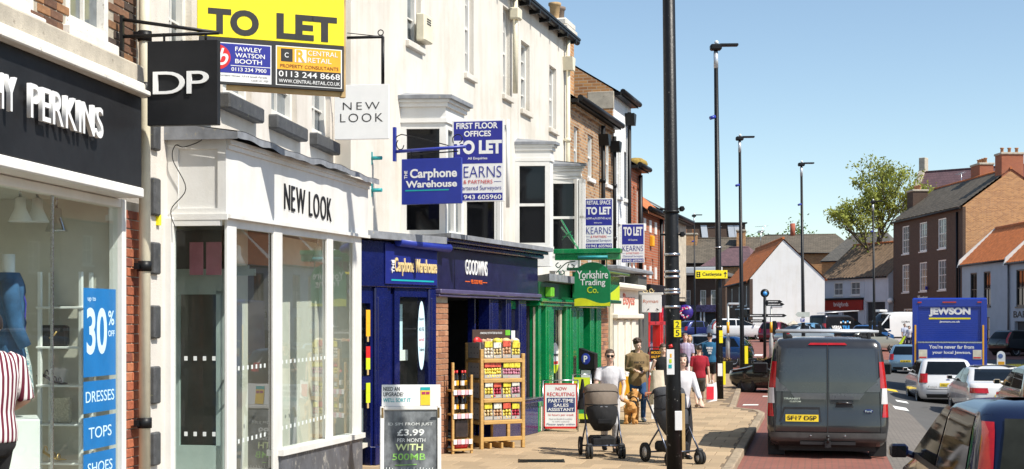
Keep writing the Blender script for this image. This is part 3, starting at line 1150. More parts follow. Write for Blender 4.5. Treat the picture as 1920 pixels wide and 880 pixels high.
# inside the white shop
m = MB()
m.box(2.15, 6.0, -.02, .06, .3, 3.3); m.box(.0, 7.5, 2.6, 2.7, .3, 3.4); m.box(.15, 7.5, -.5, 2.6, 3.42, 3.47); m.box(.15, 7.5, -.5, 2.7, .28, .34)
m.build('display_partition', interior, S2)
dm = mt('grey_green_door', (.36, .42, .40), .5, var=.08)
dr = MB()
X0 = 2.0
for ya, yb, za, zb in ((.0, .17, .4, 2.72), (.62, .74, .4, 2.72), (.09, .62, 2.5, 2.72), (.09, .62, .4, .72), (-.22, .0, 2.78, 2.84), (-.3, .9, 2.72, 2.8)):
    dr.box(X0, X0 + .05, ya, yb, za, zb)
dr.box(X0 + .0, X0 + .04, .09, .12, .72, 2.5)
dr = dr.build('door', dm, S2)
MB().box(X0 + .02, X0 + .026, .1, .62, .7, 2.52).build('pane', gl_clear, dr)
MB().tube([(X0 - .02, .03, 1.25), (X0 - .07, .03, 1.28), (X0 - .07, .03, 1.52), (X0 - .02, .03, 1.55)], .013, 8).build('handle', chrome, dr)
m = MB(); m.box(2.6, 2.64, -.3, 1.4, .34, 3.3); m.build('lobby_back', mt('lobby_back_dark', (.10, .085, .075), .8, var=.4, scale=1.2), S2)
for i, (a, b) in enumerate(((.02, .2), (.24, .4))):
    MB().box(1.75, 1.77, a, b, 2.72, 3.1).build('pink_banner', mt('pink_banner', (.55, .2, .28), .6), S2)
vin = mt('frosted_vinyl', (.72, .76, .74), .6)
dot1, dot2 = MB().box(0, .003, 0, .035, 0, .045).mesh('glass_dot', vin), MB().box(0, .05, 0, .003, 0, .045).mesh('glass_dot', vin)
for z0 in (1.78, 1.0):
    for i in range(4): link('glass_dot', dot1, S2, (.046, -.52 + i * .1, z0))
    for i in range(12): link('glass_dot', dot2, S2, (FA.U(536, OFF) + i * .17, -OFF + .048, z0 - .1))
    for i in range(8): link('glass_dot', dot2, S2, (FA.U(446, OFF) + i * .15, -OFF + .048, z0 - .12))
for px, py in ((596, 480), (443, 482)):
    t = FA.U(px, .2); z = FA.Z(px, py, .2)
    lp = thing('spot_lamp', 'spot lamp under the white bay shop ceiling, %s pane' % ('right of the second' if px > 500 else 'behind the narrow left'), 'lamp', FA.W(t, .2, z), FA.rz, 'spot lamps in the white shop')
    MB().lathe([(.02, .14), (.05, .12), (.055, .02), (.12, -.1), (.05, 0)], 16).build('lamp_shade', whiteclean, lp)
    MB().tube([(0, 0, .12), (0, 0, .4)], .012, 8).build('stem', steel, lp)
# cable looping down the bay return
cb_ = [(tA - .06, -.28, 4.12), (tA - .08, -.40, 4.05), (tA - .05, -.2, 3.98), (tA - .04, -.1, 4.0), (tA - .06, -.08, 3.85), (tA - .06, -.22, 3.55), (tA - .06, -.06, 3.33), (-.05, -.15, 3.1)]
MB().tube(smooth(cb_), .005, 6).build('cable', black, S2)
pipe(S2, 7.5, -.08, 4.3, 10.4, .06, greypipe, collars=(5.6, 7.2))
pipe(S2, 6.95, -.12, 4.3, 4.95, .11, black, 'soil_pipe')
MB().box(FA.U(294, .01), FA.U(299, .01), -.03, 0, 3.16, 3.27).build('yellow_tag', yellow, S2)
# ------------------------------------------------------------------ cream building above the phone shop and value store
S3 = at_frame(FW, 'cream_building', 'tall cream rendered building with canted bay windows above two navy shopfronts', 'building')
W2 = [(763, 789, 92), (872, 888, 148), (943, 957, 186)]
holes = [(FW.U(a), FW.U(b), 6.90, 8.75) for a, b, _ in W2]
holes += [(FW.U(977), FW.U(993), 6.80, 8.3), (FW.U(1030), FW.U(1043), 6.72, 8.2)]
m = wall_holes(MB(), -.05, 14.07, 3.0, 9.15, 0, .3, holes)
m.box(-.05, 14.07, .3, 8, 3.0, 9.15)
m.build('wall', cream, S3)
for h in holes:
    sash(S3, *h, y=0, rec=.14, fr=.07, nx=2, nz=4, fm=white, pm=pane_grey, sill=.07, sillm=cream)
MB().box(9.3, 9.42, -.012, 0, 3.5, 9.1).build('render_joint', cream, S3)


def canted_bay(par, tl, f0, f1, tr, p, zb, zg0, zg1, zc):
    plan = [(tl, 0), (f0, -p), (f1, -p), (tr, 0)]
    cx = sum(q[0] for q in plan) / 4
    bay = MB()

    def poly(k, dz0, dz1, e=0):
        pl = [(cx + (x - cx) * (1 + e / 1.0), y * (1 + e * .9) + (.02 if y == 0 else 0)) for x, y in plan]
        bay.prism(pl, dz0, dz1, 'z')
    poly(0, zb, zg0 - .06)
    poly(0, zg0 - .06, zg0, .05)
    root = bay.build('bay_window', white, par)
    bay = MB()
    poly(0, zg1 + .05, zg1 + .12, .06)
    poly(0, zg1 + .12, zc - .12, .03)
    poly(0, zc - .12, zc - .05, .10)
    poly(0, zc - .05, zc, .16)
    bay.build('bay_cornice', white, root)
    m = MB(); pl = [(cx + (x - cx) * 1.22, y * 1.22 + (.02 if y == 0 else 0)) for x, y in plan]; pl2 = [(cx + (x - cx) * .7, y * .1 + (.02 if y == 0 else 0)) for x, y in plan]
    vs = [(x, y, zc) for x, y in pl] + [(x, y, zc + .06) for x, y in pl] + [(x, y, zc + .16) for x, y in pl2]
    m.add(vs, [(0, 1, 5, 4), (1, 2, 6, 5), (2, 3, 7, 6), (4, 5, 9, 8), (5, 6, 10, 9), (6, 7, 11, 10), (8, 9, 10, 11), (3, 2, 1, 0)])
    m.build('lead_roof', lead, root)
    for i in range(3):
        a, b = Vector((*plan[i], 0)), Vector((*plan[i + 1], 0))
        L = (b - a).length
        ang = math.atan2(b.y - a.y, b.x - a.x)
        M = Matrix.Translation((a.x, a.y, 0)) @ Matrix.Rotation(ang, 4, 'Z')
        fr = MB(); fr.M = M
        pw = .09 if i != 1 else .12
        fr.box(0, pw, -.012, .1, zg0, zg1 + .05); fr.box(L - pw, L, -.012, .1, zg0, zg1 + .05)
        fr.box(pw, L - pw, -.01, .1, zg0, zg0 + .07); fr.box(pw, L - pw, -.01, .1, zg1 - .05, zg1 + .05)
        zm = (zg0 + zg1) / 2
        fr.box(pw, L - pw, .0, .1, zm - .03, zm + .03)
        if i == 1:
            fr.box(L / 2 - .05, L / 2 + .05, -.011, .1, zg0, zg1)
        fr.build('sash_frame', white, root)
        for za, zb_ in ((zg0 + .07, zm - .03), (zm + .03, zg1 - .05)):
            pn = MB(); pn.M = M
            pn.box(pw, L - pw, .05, .058, za, zb_)
            pn.build('pane', pane_dark if i != 1 else pane_grey, root)


for (a, b, c, e, z0, z1, zc) in ((752, 812, 868, 905, 3.62, 5.42, 5.85), (866, 905, 940, 985, 3.62, 5.35, 5.8), (966, 1014, 1036, 1060, 3.78, 5.55, 5.95), (1030, 1066, 1088, 1108, 3.75, 5.45, 5.8)):
    P = .72
    tl, f0, f1 = FW.U(a), FW.U(b, P), FW.U(c, P)
    canted_bay(S3, tl, max(f0, tl + .15), f1, f1 + .5, P, 3.35, z0, z1, zc)
# gutter, pipes, vent
m = MB()
m.tube([(2, -.17, 9.12), (14.2, -.17, 9.12)], .075, 10)
m.box(-.05, 14.2, -.26, .0, 9.15, 9.2)
m.build('gutter', black, S3)
m = MB(); m.add([(-.05, -.25, 9.2), (14.1, -.25, 9.2), (14.1, 4, 11.6), (-.05, 4, 11.6), (14.1, 8, 9.2), (-.05, 8, 9.2)], [(0, 1, 2, 3), (3, 2, 4, 5), (1, 4, 2), (0, 3, 5)]); m.build('roof', roof_slate, S3)
for i in range(14):
    MB().box(2.4 + i * .87, 2.45 + i * .87, -.25, 0, 9.0, 9.1).build('gutter_bracket', black, S3)
pipe(S3, FW.U(966, .1), -.1, 7.0, 9.1, .055, ivory)
m = MB(); tt = FW.U(966, .1); m.cbox(tt - .14, tt + .14, -.22, .0, 8.55, 8.8, .03); m.build('hopper', ivory, S3)
tt = FW.U(1065, .1)
pipe(S3, tt, -.1, 3.4, 9.1, .055, ivory, collars=(5.2, 6.6))
m = MB(); m.prism([(tt - .1, 8.3), (tt + .1, 8.3), (tt + .17, 8.62), (tt - .17, 8.62)], -.25, 0); m.build('hopper', ivory, S3)
m = MB(); tt = FW.U(798, .1); m.cbox(tt - .22, tt + .22, -.16, 0, 6.98, 7.45, .02); m.build('vent_box', ivory, S3)
for i in range(3): MB().box(tt - .1, tt + .1, -.168, -.16, 7.28 + i * .04, 7.295 + i * .04).build('vent_slot', dark, S3)
for py in (297, 357):
    t = FW.U(697); z = FW.Z(697, py)
    m = MB(); m.tube([(t, 0, z), (t, -.17, z)], .03, 8); m.box(t - .02, t + .02, -.01, 0, z - .1, z + .1)
    m.build('teal_bracket', mt('teal_metal', (.02, .30, .32), .5, var=.3), S3)
def worldpoly(name, pts, z0, z1, mat, par, fr):
    """slab on a plan given in world points, parented into a frontage"""
    loc = []
    for X, Y in pts:
        dx, dy = X - fr.O[0], Y - fr.O[1]
        loc.append((dx * fr.u[0] + dy * fr.u[1], -(dx * fr.n[0] + dy * fr.n[1])))
    return MB().prism(loc, z0, z1, 'z').build(name, mat, par)


def xy(fr, t, off=0): return fr.W(t, off)[:2]


gold_l = mt('gold_letters', (.72, .55, .26), .4, var=.1)
# ------------------------------------------------------------------ phone shop front
S4 = at_frame(FC, 'phone_shop_front', 'navy phone shop front with gold lettering under a rolled blue awning', 'shopfront')
m = MB(); m.cbox(-.3, 1.76, -.06, .3, 2.70, 3.40, .012); m.build('fascia', navy, S4)
MB().cbox(.33, 1.72, -.085, -.062, 2.75, 3.37, .01).build('fascia_panel', mt('deep_blue_panel', (.010, .018, .17), .35, var=.1), S4)
text('Carphone Warehouse', .55, 1.69, 2.88, 3.16, -.087, gold_l, S4, .02, .015)
text('THE', .47, .53, 2.92, 3.12, -.087, signwhite, S4, .02, .02, rot=1)
MB().box(.47, 1.62, -.09, -.086, 2.80, 2.825).build('underline', teal, S4)
m = MB(); m.tube([(.55, -.16, 3.40), (1.95, -.16, 3.36)], .07, 14); m.build('awning_cassette', royal, S4)
for x in (.75, 1.1, 1.45, 1.8): MB().box(x - .02, x + .02, -.18, -.06, 3.42, 3.47).build('awning_bracket', navy, S4)
worldpoly('lead_cornice', [xy(FC, -.35, .22), xy(FC, 1.8, .22), xy(FW, 2.4, -.05), xy(FW, -.1, -.05)], 3.42, 3.53, lead, S4, FC)
m = MB()
m.cbox(.12, .45, -.05, .2, 0, 2.7, .02); m.cbox(.17, .40, -.065, .0, .3, 2.55, .012); m.cbox(.10, .47, -.07, .2, 0, .28, .01)
m.build('pilaster', navy, S4)
m = MB(); m.cbox(1.55, 1.76, -.05, .2, 0, 2.7, .02); m.cbox(1.6, 1.71, -.065, 0, .3, 2.55, .01); m.build('pilaster', navy, S4)
m = MB(); m.box(.45, .56, -.01, .1, 0, 2.7); m.box(.66, .80, -.01, .1, 0, 2.7); m.box(.56, .66, .03, .1, 0, 2.6); m.box(.8, 1.55, -.01, .1, 2.56, 2.7); m.box(.45, 1.55, -.03, .1, 0, .5); m.build('window_frame', navy, S4)
MB().box(.8, 1.55, .04, .046, .5, 2.56).build('shop_window_glass', gl_shop, S4)
m = MB(); m.box(-.3, 1.75, .9, .95, 0, 3.3); m.box(1.7, 1.75, .1, .9, 0, 2.7); m.build('interior', mt('dim_interior', (.22, .23, .25), .8, var=.5, scale=1.2), S4)
o = MB().box(.85, 1.3, .3, .31, 1.55, 2.45).build('window_poster', palep, S4)
text('SAMSUNG', .88, 1.2, 2.2, 2.3, .298, inkblack, o, .0, .001); text('in Pink', .9, 1.15, 2.05, 2.15, .298, inkblack, o, .0, .001)
o = MB().box(.95, 1.42, .28, .29, 1.55, 1.72).build('window_poster', signwhite, S4)
m = MB(); m.add([(1.43 + .10 * math.cos(a), .02, 1.95 + .55 * math.sin(a)) for a in [i * PI / 12 for i in range(24)]], [list(range(24))[::-1]]); o = m.build('oval_sticker', palep, S4)
for i, (wd, mm) in enumerate((('Expert', inkblack), ('NO FEE', inkblack), ('and', red), ('Trade-in', inkblack))): text(wd, 1.36, 1.50, 2.18 - i * .16, 2.24 - i * .16, .018, mm, o, .0, .001)
MB().box(-.3, .12, .06, .066, .3, 2.6).build('door_glass', gl_shop, S4)
m = MB(); m.box(-.3, -.26, .0, .1, 0, 2.7); m.box(.06, .12, .0, .1, 0, 2.7); m.box(-.26, .06, .0, .1, 2.45, 2.7); m.box(-.26, .06, .0, .1, 1.15, 1.35); m.build('door_frame', navy, S4)
lol = [(1.95, 2.35, (amber, amber)), (1.45, 1.8, (red, limeg)), (.95, 1.25, (limeg, limeg))]
for i, (a, b, cc) in enumerate(lol):
    o = MB().cbox(-.07, .03, -.02, -.01, a, (a + b) / 2, .02).build('lolly_sticker', cc[1], S4)
    MB().cbox(-.07, .03, -.021, -.009, (a + b) / 2 + .001, b, .02).build('sticker_top', cc[0], o)
    MB().box(-.045, -.005, -.02, -.01, a - .08, a).build('sticker_stick', timber, o)

# ------------------------------------------------------------------ value store front
S5 = at_frame(FG, 'value_store_front', 'navy value store front with white lettering and an open doorway beside a brick pier', 'shopfront')
m = MB(); m.cbox(0.01, 4.91, -.05, .3, 2.70, 3.38, .01); m.build('fascia', navyfascia, S5)
m = MB(); m.cbox(.0, 4.93, -.13, .2, 2.62, 2.70, .02); m.cbox(.0, 4.93, -.1, .2, 2.575, 2.618, .01); m.build('fascia_moulding', mt('mauve_navy', (.09, .075, .16), .35, coat=.4), S5)
m = MB(); m.cbox(.0, 4.97, -.16, .1, 3.38, 3.46, .02); m.cbox(0, 5.0, -.24, .1, 3.46, 3.52, .02); m.build('cornice', navy, S5)
worldpoly('lead_cornice', [xy(FG, 0, .30), xy(FG, 5.08, .30), xy(FG, 5.08, -.2), xy(FW, 8.3, -.05), xy(FW, 2.3, -.05)], 3.523, 3.60, lead, S5, FG)
text('GOODWINS', FG.U(873, .06), FG.U(914, .06), 2.97, 3.23, -.052, signwhite, S5, .012, .01)
text('FEEL GOOD VALUE', FG.U(884, .06), FG.U(905, .06), 2.82, 2.89, -.052, mt('orange_print', (.75, .13, .02), .4), S5, .02, .004)
for a, b in ((873, 882), (906, 914)): MB().box(FG.U(a, .06), FG.U(b, .06), -.055, -.051, 2.845, 2.86).build('rule', mt('orange_print', (.75, .13, .02)), S5)
MB().box(.06, .58, .012, .4, 0, 2.58).build('pier_core', mortar, S5)
bricks(S5, .05, .59, .0, 2.57, 0, brickgood, .27, .092, dep=.07)
m = MB()
for a, b in ((918, 934), (949, 958), (973, 986)):
    t0, t1 = FG.U(a, .02), FG.U(b, .02)
    MB().cbox(t0, t1, -.03, .2, .0, 2.58, .015).cbox(t0 + .05, t1 - .05, -.05, 0, .75, 2.5, .01).build('shopfront_post', navy, S5)
ga, gb = FG.U(930), FG.U(975)
MB().box(ga, gb, .06, .066, .7, 2.56).build('shop_window_glass', gl_shop, S5)
m = MB(); m.cbox(FG.U(915), 4.9, -.06, .2, 0, .62, .01); m.cbox(FG.U(915), 4.92, -.16, .2, .62, .70, .01); m.build('stall_riser', navy, S5)
MB().cbox(FG.U(930), 4.8, -.2, .0, .70, .715, .003).build('steel_sill', steel, S5)
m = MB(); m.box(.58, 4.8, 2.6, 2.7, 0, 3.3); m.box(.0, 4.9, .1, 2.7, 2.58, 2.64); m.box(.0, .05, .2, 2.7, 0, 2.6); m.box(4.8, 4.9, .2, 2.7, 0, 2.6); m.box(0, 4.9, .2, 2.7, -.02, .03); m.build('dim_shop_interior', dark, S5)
MB().cbox(.62, .95, .5, .56, .03, 2.3, .01).build('door', navy, S5)
m = MB(); m.cbox(FG.U(886, -.3), FG.U(892, -.3), .25, .4, 0, 2.58, .01); m.build('inner_post', navy, S5)
MB().box(FG.U(892, -.3), FG.U(925, -.3), .34, .346, .6, 2.5).build('shop_window_glass', gl_shop, S5)
pt = MB().box(FG.U(893, -.32), FG.U(907, -.32), .33, .334, 1.3, 2.12).build('window_poster', palep, S5)
cx_ = FG.U(902, -.32)
m = MB(); m.add([(cx_ + .28 * math.cos(a), .322, 1.9 + .2 * math.sin(a)) for a in [i * PI / 12 for i in range(24)]], [list(range(24))]); o = m.build('price_spot', mt('maroon_print', (.25, .01, .02), .5), pt)
text('£1.99', cx_ - .22, cx_ + .22, 1.83, 1.98, .32, signwhite, o, .01, .001)
MB().box(FG.U(894, -.32), FG.U(899, -.32), .31, .32, 1.3, 2.0).build('purple_bottle', mt('purple_print', (.1, .02, .16), .5), pt)
text("100's of items", FG.U(889, -.32), FG.U(918, -.32), 2.28, 2.38, .33, mt('rust_print', (.4, .14, .03), .5), S5, .01, .001)
text('in-store', FG.U(891, -.32), FG.U(908, -.32), 2.1, 2.19, .33, mt('rust_print', (.4, .14, .03), .5), S5, .01, .001)
for k, (a, b) in enumerate(((1.75, 2.0), (1.4, 1.7))):
    MB().box(FG.U(962), FG.U(970), .045, .05, a, b).build('window_notice', signwhite, S5)
MB().box(FG.U(959), FG.U(972), .045, .05, 2.4, 2.55).build('green_label', green, S5)
# pale plinth between the two shops
m = MB(); m.cbox(4.95, 5.9, -.02, .5, 0, .62, .02); m.build('plinth_block', nlwall, S5)

# ------------------------------------------------------------------ green shop front
S6 = at_frame(FY, 'green_shop_front', 'bright green shopfront with tall green pilasters and dark windows', 'shopfront')
tE = FY.U(1126)
m = MB(); m.cbox(.05, tE, -.06, .3, 2.62, 2.95, .01); m.build('fascia', greendark, S6)
m = MB(); m.cbox(.0, tE + .05, -.14, .2, 2.55, 2.62, .02); m.cbox(.0, tE + .1, -.1, .2, 2.47, 2.548, .015); m.build('fascia_moulding', green, S6)
worldpoly('lead_cornice', [xy(FY, .0, .28), xy(FY, tE + .1, .28), xy(FW, 17, -.05), xy(FW, 9.5, -.05)], 2.96, 3.10, lead, S6, FY)
MB().cbox(FY.U(1025, .1), FY.U(1031, .1), -.20, -.06, 2.65, 2.85, .02).build('lime_capital', mt('lime_gloss', (.16, .5, .03), .3), S6)
m = MB()
for a, b in ((1009, 1013), (1020, 1031), (1031, 1037), (1061, 1066), (1066, 1076), (1078, 1089), (1106, 1113), (1118, 1126)):
    t0, t1 = FY.U(a, .03), FY.U(b, .03)
    q = MB().cbox(t0, t1, -.05 - .03 * (b - a > 8), .15, 0, 2.48, .015)
    if b - a > 8: q.cbox(t0 + .08, t1 - .08, -.11, 0, .6, 2.4, .012)
    q.build('green_post', green, S6)
MB().box(.1, tE, -.0, .12, 0, .55).build('stall_riser', green, S6)
m = MB(); m.cbox(.05, FY.U(1078), -.06, .1, .5, .6, .01); m.box(.1, FY.U(1078), 0, .1, 2.4, 2.48); m.build('green_sill', green, S6)
MB().box(.1, FY.U(1080), .08, .086, .6, 2.45).build('shop_window_glass', gl_shop, S6)
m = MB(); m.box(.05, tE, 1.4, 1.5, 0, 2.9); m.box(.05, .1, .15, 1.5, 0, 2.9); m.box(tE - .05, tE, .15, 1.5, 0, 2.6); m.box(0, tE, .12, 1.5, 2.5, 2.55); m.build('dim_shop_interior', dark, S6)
m = MB()
for a in (1006, 1053): MB().box(FY.U(a), FY.U(a + 3), .03, .07, .6, 2.45).build('cream_window_bar', mt('cream_gloss', (.62, .56, .42), .4), S6)
o = MB(); cx_ = FY.U(1047); o.add([(cx_ + .32 * math.cos(a), .07, 1.05 + .36 + .32 * math.sin(a)) for a in [i * PI / 12 for i in range(24)]], [list(range(24))]); o = o.build('round_sticker', signwhite, S6)
o2 = MB(); o2.add([(cx_ + .32 * math.cos(a), .066, 1.41 + .32 * math.sin(a)) for a in [PI * 1.15 + i * PI * .7 / 9 for i in range(10)]], [list(range(10))]); o2.build('sticker_lime', limeg, o)
text('Giveaway', cx_ - .26, cx_ + .26, 1.42, 1.52, .066, inkblack, o, .01, .001)
MB().box(cx_ - .22, cx_ + .22, .064, .067, 1.28, 1.34).build('sticker_bar', red, o)
MB().cbox(.25, 1.2, .3, .6, .62, 1.0, .01).build('window_goods', mt('goods_print', (.1, .4, .6), .5, var=.6, scale=9), S6)
# right part of the fascia with the lime wave
fx0, fx1 = FY.U(1090, .3), FY.U(1160, .3)
m = MB(); m.cbox(fx0, fx1, -.32, -.10, 2.66, 3.22, .01); wv = m.build('sign_fascia', mt('glassy_green', (.01, .20, .07), .2, var=.3, scale=2), S6)
m = MB(); n = 16
vs = []
for i in range(n + 1):
    u = i / n
    vs += [(fx0 + (fx1 - fx0) * u, -.325, 2.665), (fx0 + (fx1 - fx0) * u, -.325, 2.72 + .28 * u * u + .05 * math.sin(u * 7))]
m.add(vs, [(2 * i, 2 * i + 2, 2 * i + 3, 2 * i + 1) for i in range(n)]); m.build('lime_wave', limeg, wv)
m = MB(); m.cbox(fx0 - .05, fx1 + .05, -.36, .0, 2.58, 2.66, .01); m.cbox(fx0 - .1, fx1 + .4, -.5, .0, 3.25, 3.31, .01); m.build('sign_fascia_trim', greendark, S6)
# brick end pier and cream door reveal
MB().box(tE + .02, FY.U(1141), .012, .5, 0, 2.6).build('pier_core', mortar, S6)
bricks(S6, tE + .02, FY.U(1141), .3, 2.58, 0, brickgood, .28, .092, dep=.07)
m = MB(); m.cbox(FY.U(1141) + .05, FY.U(1144), .05, .3, 0, 2.6, .01); m.build('black_post', black, S6)
m = MB(); m.cbox(FY.U(1144.5), FY.U(1149), .0, .3, 0, 2.7, .01); m.build('cream_reveal', mt('cream_gloss', (.62, .56, .42)), S6)

# ------------------------------------------------------------------ cream shop with stained red lettering, grey shop, red shop
S7 = at_frame(FY, 'cream_shop_front', 'narrow cream shopfront with stained red lettering beyond the green shop', 'shopfront')
ta, tb = FY.U(1151), FY.U(1197)
m = MB(); m.box(ta, tb, 0, .4, 0, 3.05); m.cbox(ta - .1, tb + .1, -.2, .3, 2.98, 3.12, .04); m.cbox(ta - .05, tb + .1, -.14, .3, 2.22, 2.36, .03)
m.build('wall', mt('cream_paint', (.72, .67, .58), .6, var=.07, worn=(.35, .24, .16), wornamt=.69), S7)
m = MB()
for k in (.12, .4, .66): MB().cbox(ta + (tb - ta) * k, ta + (tb - ta) * (k + .14), -.06, .1, 0, 2.2, .02).build('pilaster', mt('cream_paint', (.7, .65, .55)), S7)
text('Boyes', ta + (tb - ta) * .35, ta + (tb - ta) * .82, 2.5, 2.88, -.004, mt('faded_red', (.55, .12, .08), .7, var=.3, worn=(.7, .62, .52), wornamt=.52, scale=6), S7, .01, .01)
S8 = at_frame(FY, 'grey_shop_front', 'dark grey shopfront with a stone cap behind the hanging white stationer sign', 'shopfront')
tc_, td_ = FY.U(1198), FY.U(1214)
m = MB(); m.box(tc_, td_, .02, .4, 0, 3.4); m.cbox(tc_ + .1, tc_ + .7, -.05, .1, 0, 2.9, .03); m.cbox(td_ - .6, td_ - .1, -.05, .1, 0, 2.9, .03); m.box(FY.U(1152), tc_ - .02, .4, .6, 3.06, 3.45); m.build('wall', mt('olive_grey', (.10, .10, .09), .5), S8)
m = MB(); m.cbox(FY.U(1152), td_ + .4, -.1, .6, 3.45, 3.56, .03); m.build('stone_cap', lead, S8)
S9 = at_frame(FY, 'red_shop_front', 'bright red shopfront with black sign and gold letters in the distance', 'shopfront')
te, tf = FY.U(1215), FY.U(1262)
m = MB()
for k in (0, .42, .5, .93): m.cbox(te + (tf - te) * k, te + (tf - te) * (k + .05), -.03, .2, 0, 2.6, .01)
m.cbox(te, tf, -.03, .2, 2.05, 2.15, .01); m.box(te, tf, -.02, .2, 0, .5)
m.build('red_frame', mt('red_gloss', (.62, .015, .012), .3, coat=.4), S9)
m = MB(); m.cbox(te, tf, -.08, .3, 2.6, 3.2, .01); m.box(te, tf, .3, .5, 0, 2.6); m.box(te, tf, .0, .3, 2.15, 2.6); sgn = m.build('black_sign', black, S9)
text('FO', te + 2.6, tf - .9, 2.92, 3.1, -.085, gold_l, sgn, .02, .01); text('OS', te + 2.6, tf - .9, 2.68, 2.85, -.085, gold_l, sgn, .02, .01)
MB().box(te + .1, tf, .08, .086, .5, 2.05).build('shop_window_glass', gl_shop, S9)


# ------------------------------------------------------------------ the rest of the left-hand row
def terrace(name, label, t0, t1, ze, wallm, roofm, wins, pitch=.62, depth=7, gut=True, zb=2.9, lint=None, fr=FW, ov=.22):
    r = at_frame(fr, name, label, 'building')
    hs = [(a, b, c, d) for a, b, c, d in wins]
    m = wall_holes(MB(), t0, t1, zb, ze, 0, .3, hs)
    m.box(t0, t1, .3, depth, zb, ze)
    zr = ze + pitch * depth / 2
    m.prism([(0, ze), (depth, ze), (depth / 2, zr)], t0, t1, 'x')
    m.build('wall', wallm, r)
    for h in hs:
        sash(r, *h, y=0, rec=.1, fr=.06, nx=2, nz=2, pm=pane_grey, sill=.07, sillm=white)
        if lint: MB().box(h[0] - .1, h[1] + .1, -.02, .06, h[3], h[3] + .2).build('lintel', white, r)
    m = MB()
    th = .09
    e = ov
    m.add([(t0 - .05, -e, ze - e * pitch + th), (t1 + .05, -e, ze - e * pitch + th), (t1 + .05, depth / 2, zr + th), (t0 - .05, depth / 2, zr + th), (t1 + .05, depth + e, ze - e * pitch + th), (t0 - .05, depth + e, ze - e * pitch + th),
           (t0 - .05, -e, ze - e * pitch), (t1 + .05, -e, ze - e * pitch)], [(0, 1, 2, 3), (3, 2, 4, 5), (6, 7, 1, 0)])
    m.build('roof', roofm, r)
    if gut:
        m = MB(); m.tube([(t0, -ov - .05, ze - .02), (t1, -ov - .05, ze - .02)], .08, 8); m.box(t0, t1, -ov, .0, ze - .12, ze - .03)
        m.build('gutter', black, r)
    return r


def bw_(*px): return [(FW.U(a), FW.U(b), c, d) for a, b, c, d in px]


B1 = terrace('brown_brick_building', 'mottled brown brick building with stone lintels next to the cream building', 14.1, 19.4, 7.75, b_brown, roof_slate, bw_((1076, 1085, 5.95, 7.1), (1102, 1112, 5.95, 7.1), (1136, 1144, 6.0, 7.2), (1102, 1112, 3.6, 5.0)))
pipe(B1, FW.U(1131, .1), -.1, 3, 7.5, .06, black, collars=(4.5, 6)); pipe(B1, FW.U(1152, .1), -.1, 3, 7.4, .06, black, collars=(4.5, 6))
for p in (1131, 1152):
    t = FW.U(p, .1); m = MB(); m.prism([(t - .08, 6.95), (t + .08, 6.95), (t + .2, 7.25), (t - .2, 7.25)], -.28, 0); m.build('hopper', black, B1)
for i in range(30): MB().box(14.3 + i * .165, 14.37 + i * .165, -.1, 0, 7.5, 7.6).build('dentil_brick', b_brown, B1)
tq = FW.U(1040, -.9)
MB().box(tq, tq + .95, .6, 1.3, 7.5, 10.15).build('chimney_stack', b_orange, B1)
MB().cbox(tq - .08, tq + 1.03, .52, 1.38, 9.85, 10.0, .02).cbox(tq - .04, tq + .99, .56, 1.34, 10.0, 10.2, .05).build('chimney_cap', cream, B1)
for k, x in enumerate((tq + .2, tq + .72)):
    MB().lathe([(.11, 10.15), (.14, 10.55), (.17, 10.57), (.17, 10.64), (.11, 10.65)], 14, (x, .95, 0)).build('chimney_pot', mt('clay_pot_%d' % k, ((.45, .3, .15), (.2, .15, .12))[k], .8, var=.25), B1)
B2 = terrace('white_painted_building', 'tall narrow white painted brick building with black gutter', 19.45, 22.05, 8.75, b_white, roof_slate, bw_((1158, 1164, 5.8, 7.2), (1170, 1175, 5.8, 7.2), (1158, 1164, 3.5, 5.0)))
m = MB(); m.prism([(.02, 6.5), (7, 6.5), (7, 8.8), (3.5, 10.95), (.02, 8.8)], 19.40, 19.448, 'x'); m.build('gable_brickwork', b_orange, B2)
m = MB(); m.cbox(19.39, 19.449, -.02, .75, 8.25, 8.75, .01); m.build('kneeler_stone', stone, B2)
pipe(B2, FW.U(1180, .1), -.1, 3, 8.4, .06, black); m = MB(); t = FW.U(1180, .1); m.prism([(t - .08, 8.0), (t + .08, 8.0), (t + .2, 8.35), (t - .2, 8.35)], -.28, 0); m.build('hopper', black, B2)
B3 = terrace('slim_brick_house', 'slim brick house with white window frames and mossy gutter end', 22.08, 23.8, 6.95, b_red, roof_slate, bw_((1187, 1190, 5.0, 6.3), (1194, 1198, 5.0, 6.3)))
pipe(B3, FW.U(1201, .1), -.1, 3, 6.7, .07, black)
m = MB(); m.sphere((23.5, .1, 7.1), (.5, .35, .2), 10, 6); m.build('moss_clump', mt('moss', (.3, .2, .04), .9, var=.4, scale=12), B3)
B4 = terrace('red_brick_tiled_house', 'red brick house with white lintel blocks under an orange tiled roof', 23.83, 28.0, 5.75, b_red, pantile, bw_((1209, 1212, 3.3, 4.2), (1222, 1225, 3.3, 4.2)), pitch=.85)
for i in range(4):
    for zz in (5.05, 3.55):
        x = 24.1 + i * 1.0
        MB().box(x, x + .35, -.03, .02, zz, zz + .4).build('lintel_block', white, B4)
pipe(B4, FW.U(1240, .1), -.1, 3, 5.6, .06, black)
MB().cbox(FW.U(1218), FW.U(1221), -.12, 0, 4.6, 4.95, .02).build('alarm_box', amber, B4)
B5 = terrace('roughcast_building', 'roughcast gabled building rising behind the orange tiled roof', 28.05, 33, 5.9, mt('roughcast', (.50, .44, .34), .95, var=.3, scale=3, worn=(.3, .26, .2), wornamt=.55, bmp=.8), roof_slate, [], pitch=.55, depth=9)

# ------------------------------------------------------------------ boards and hanging signs


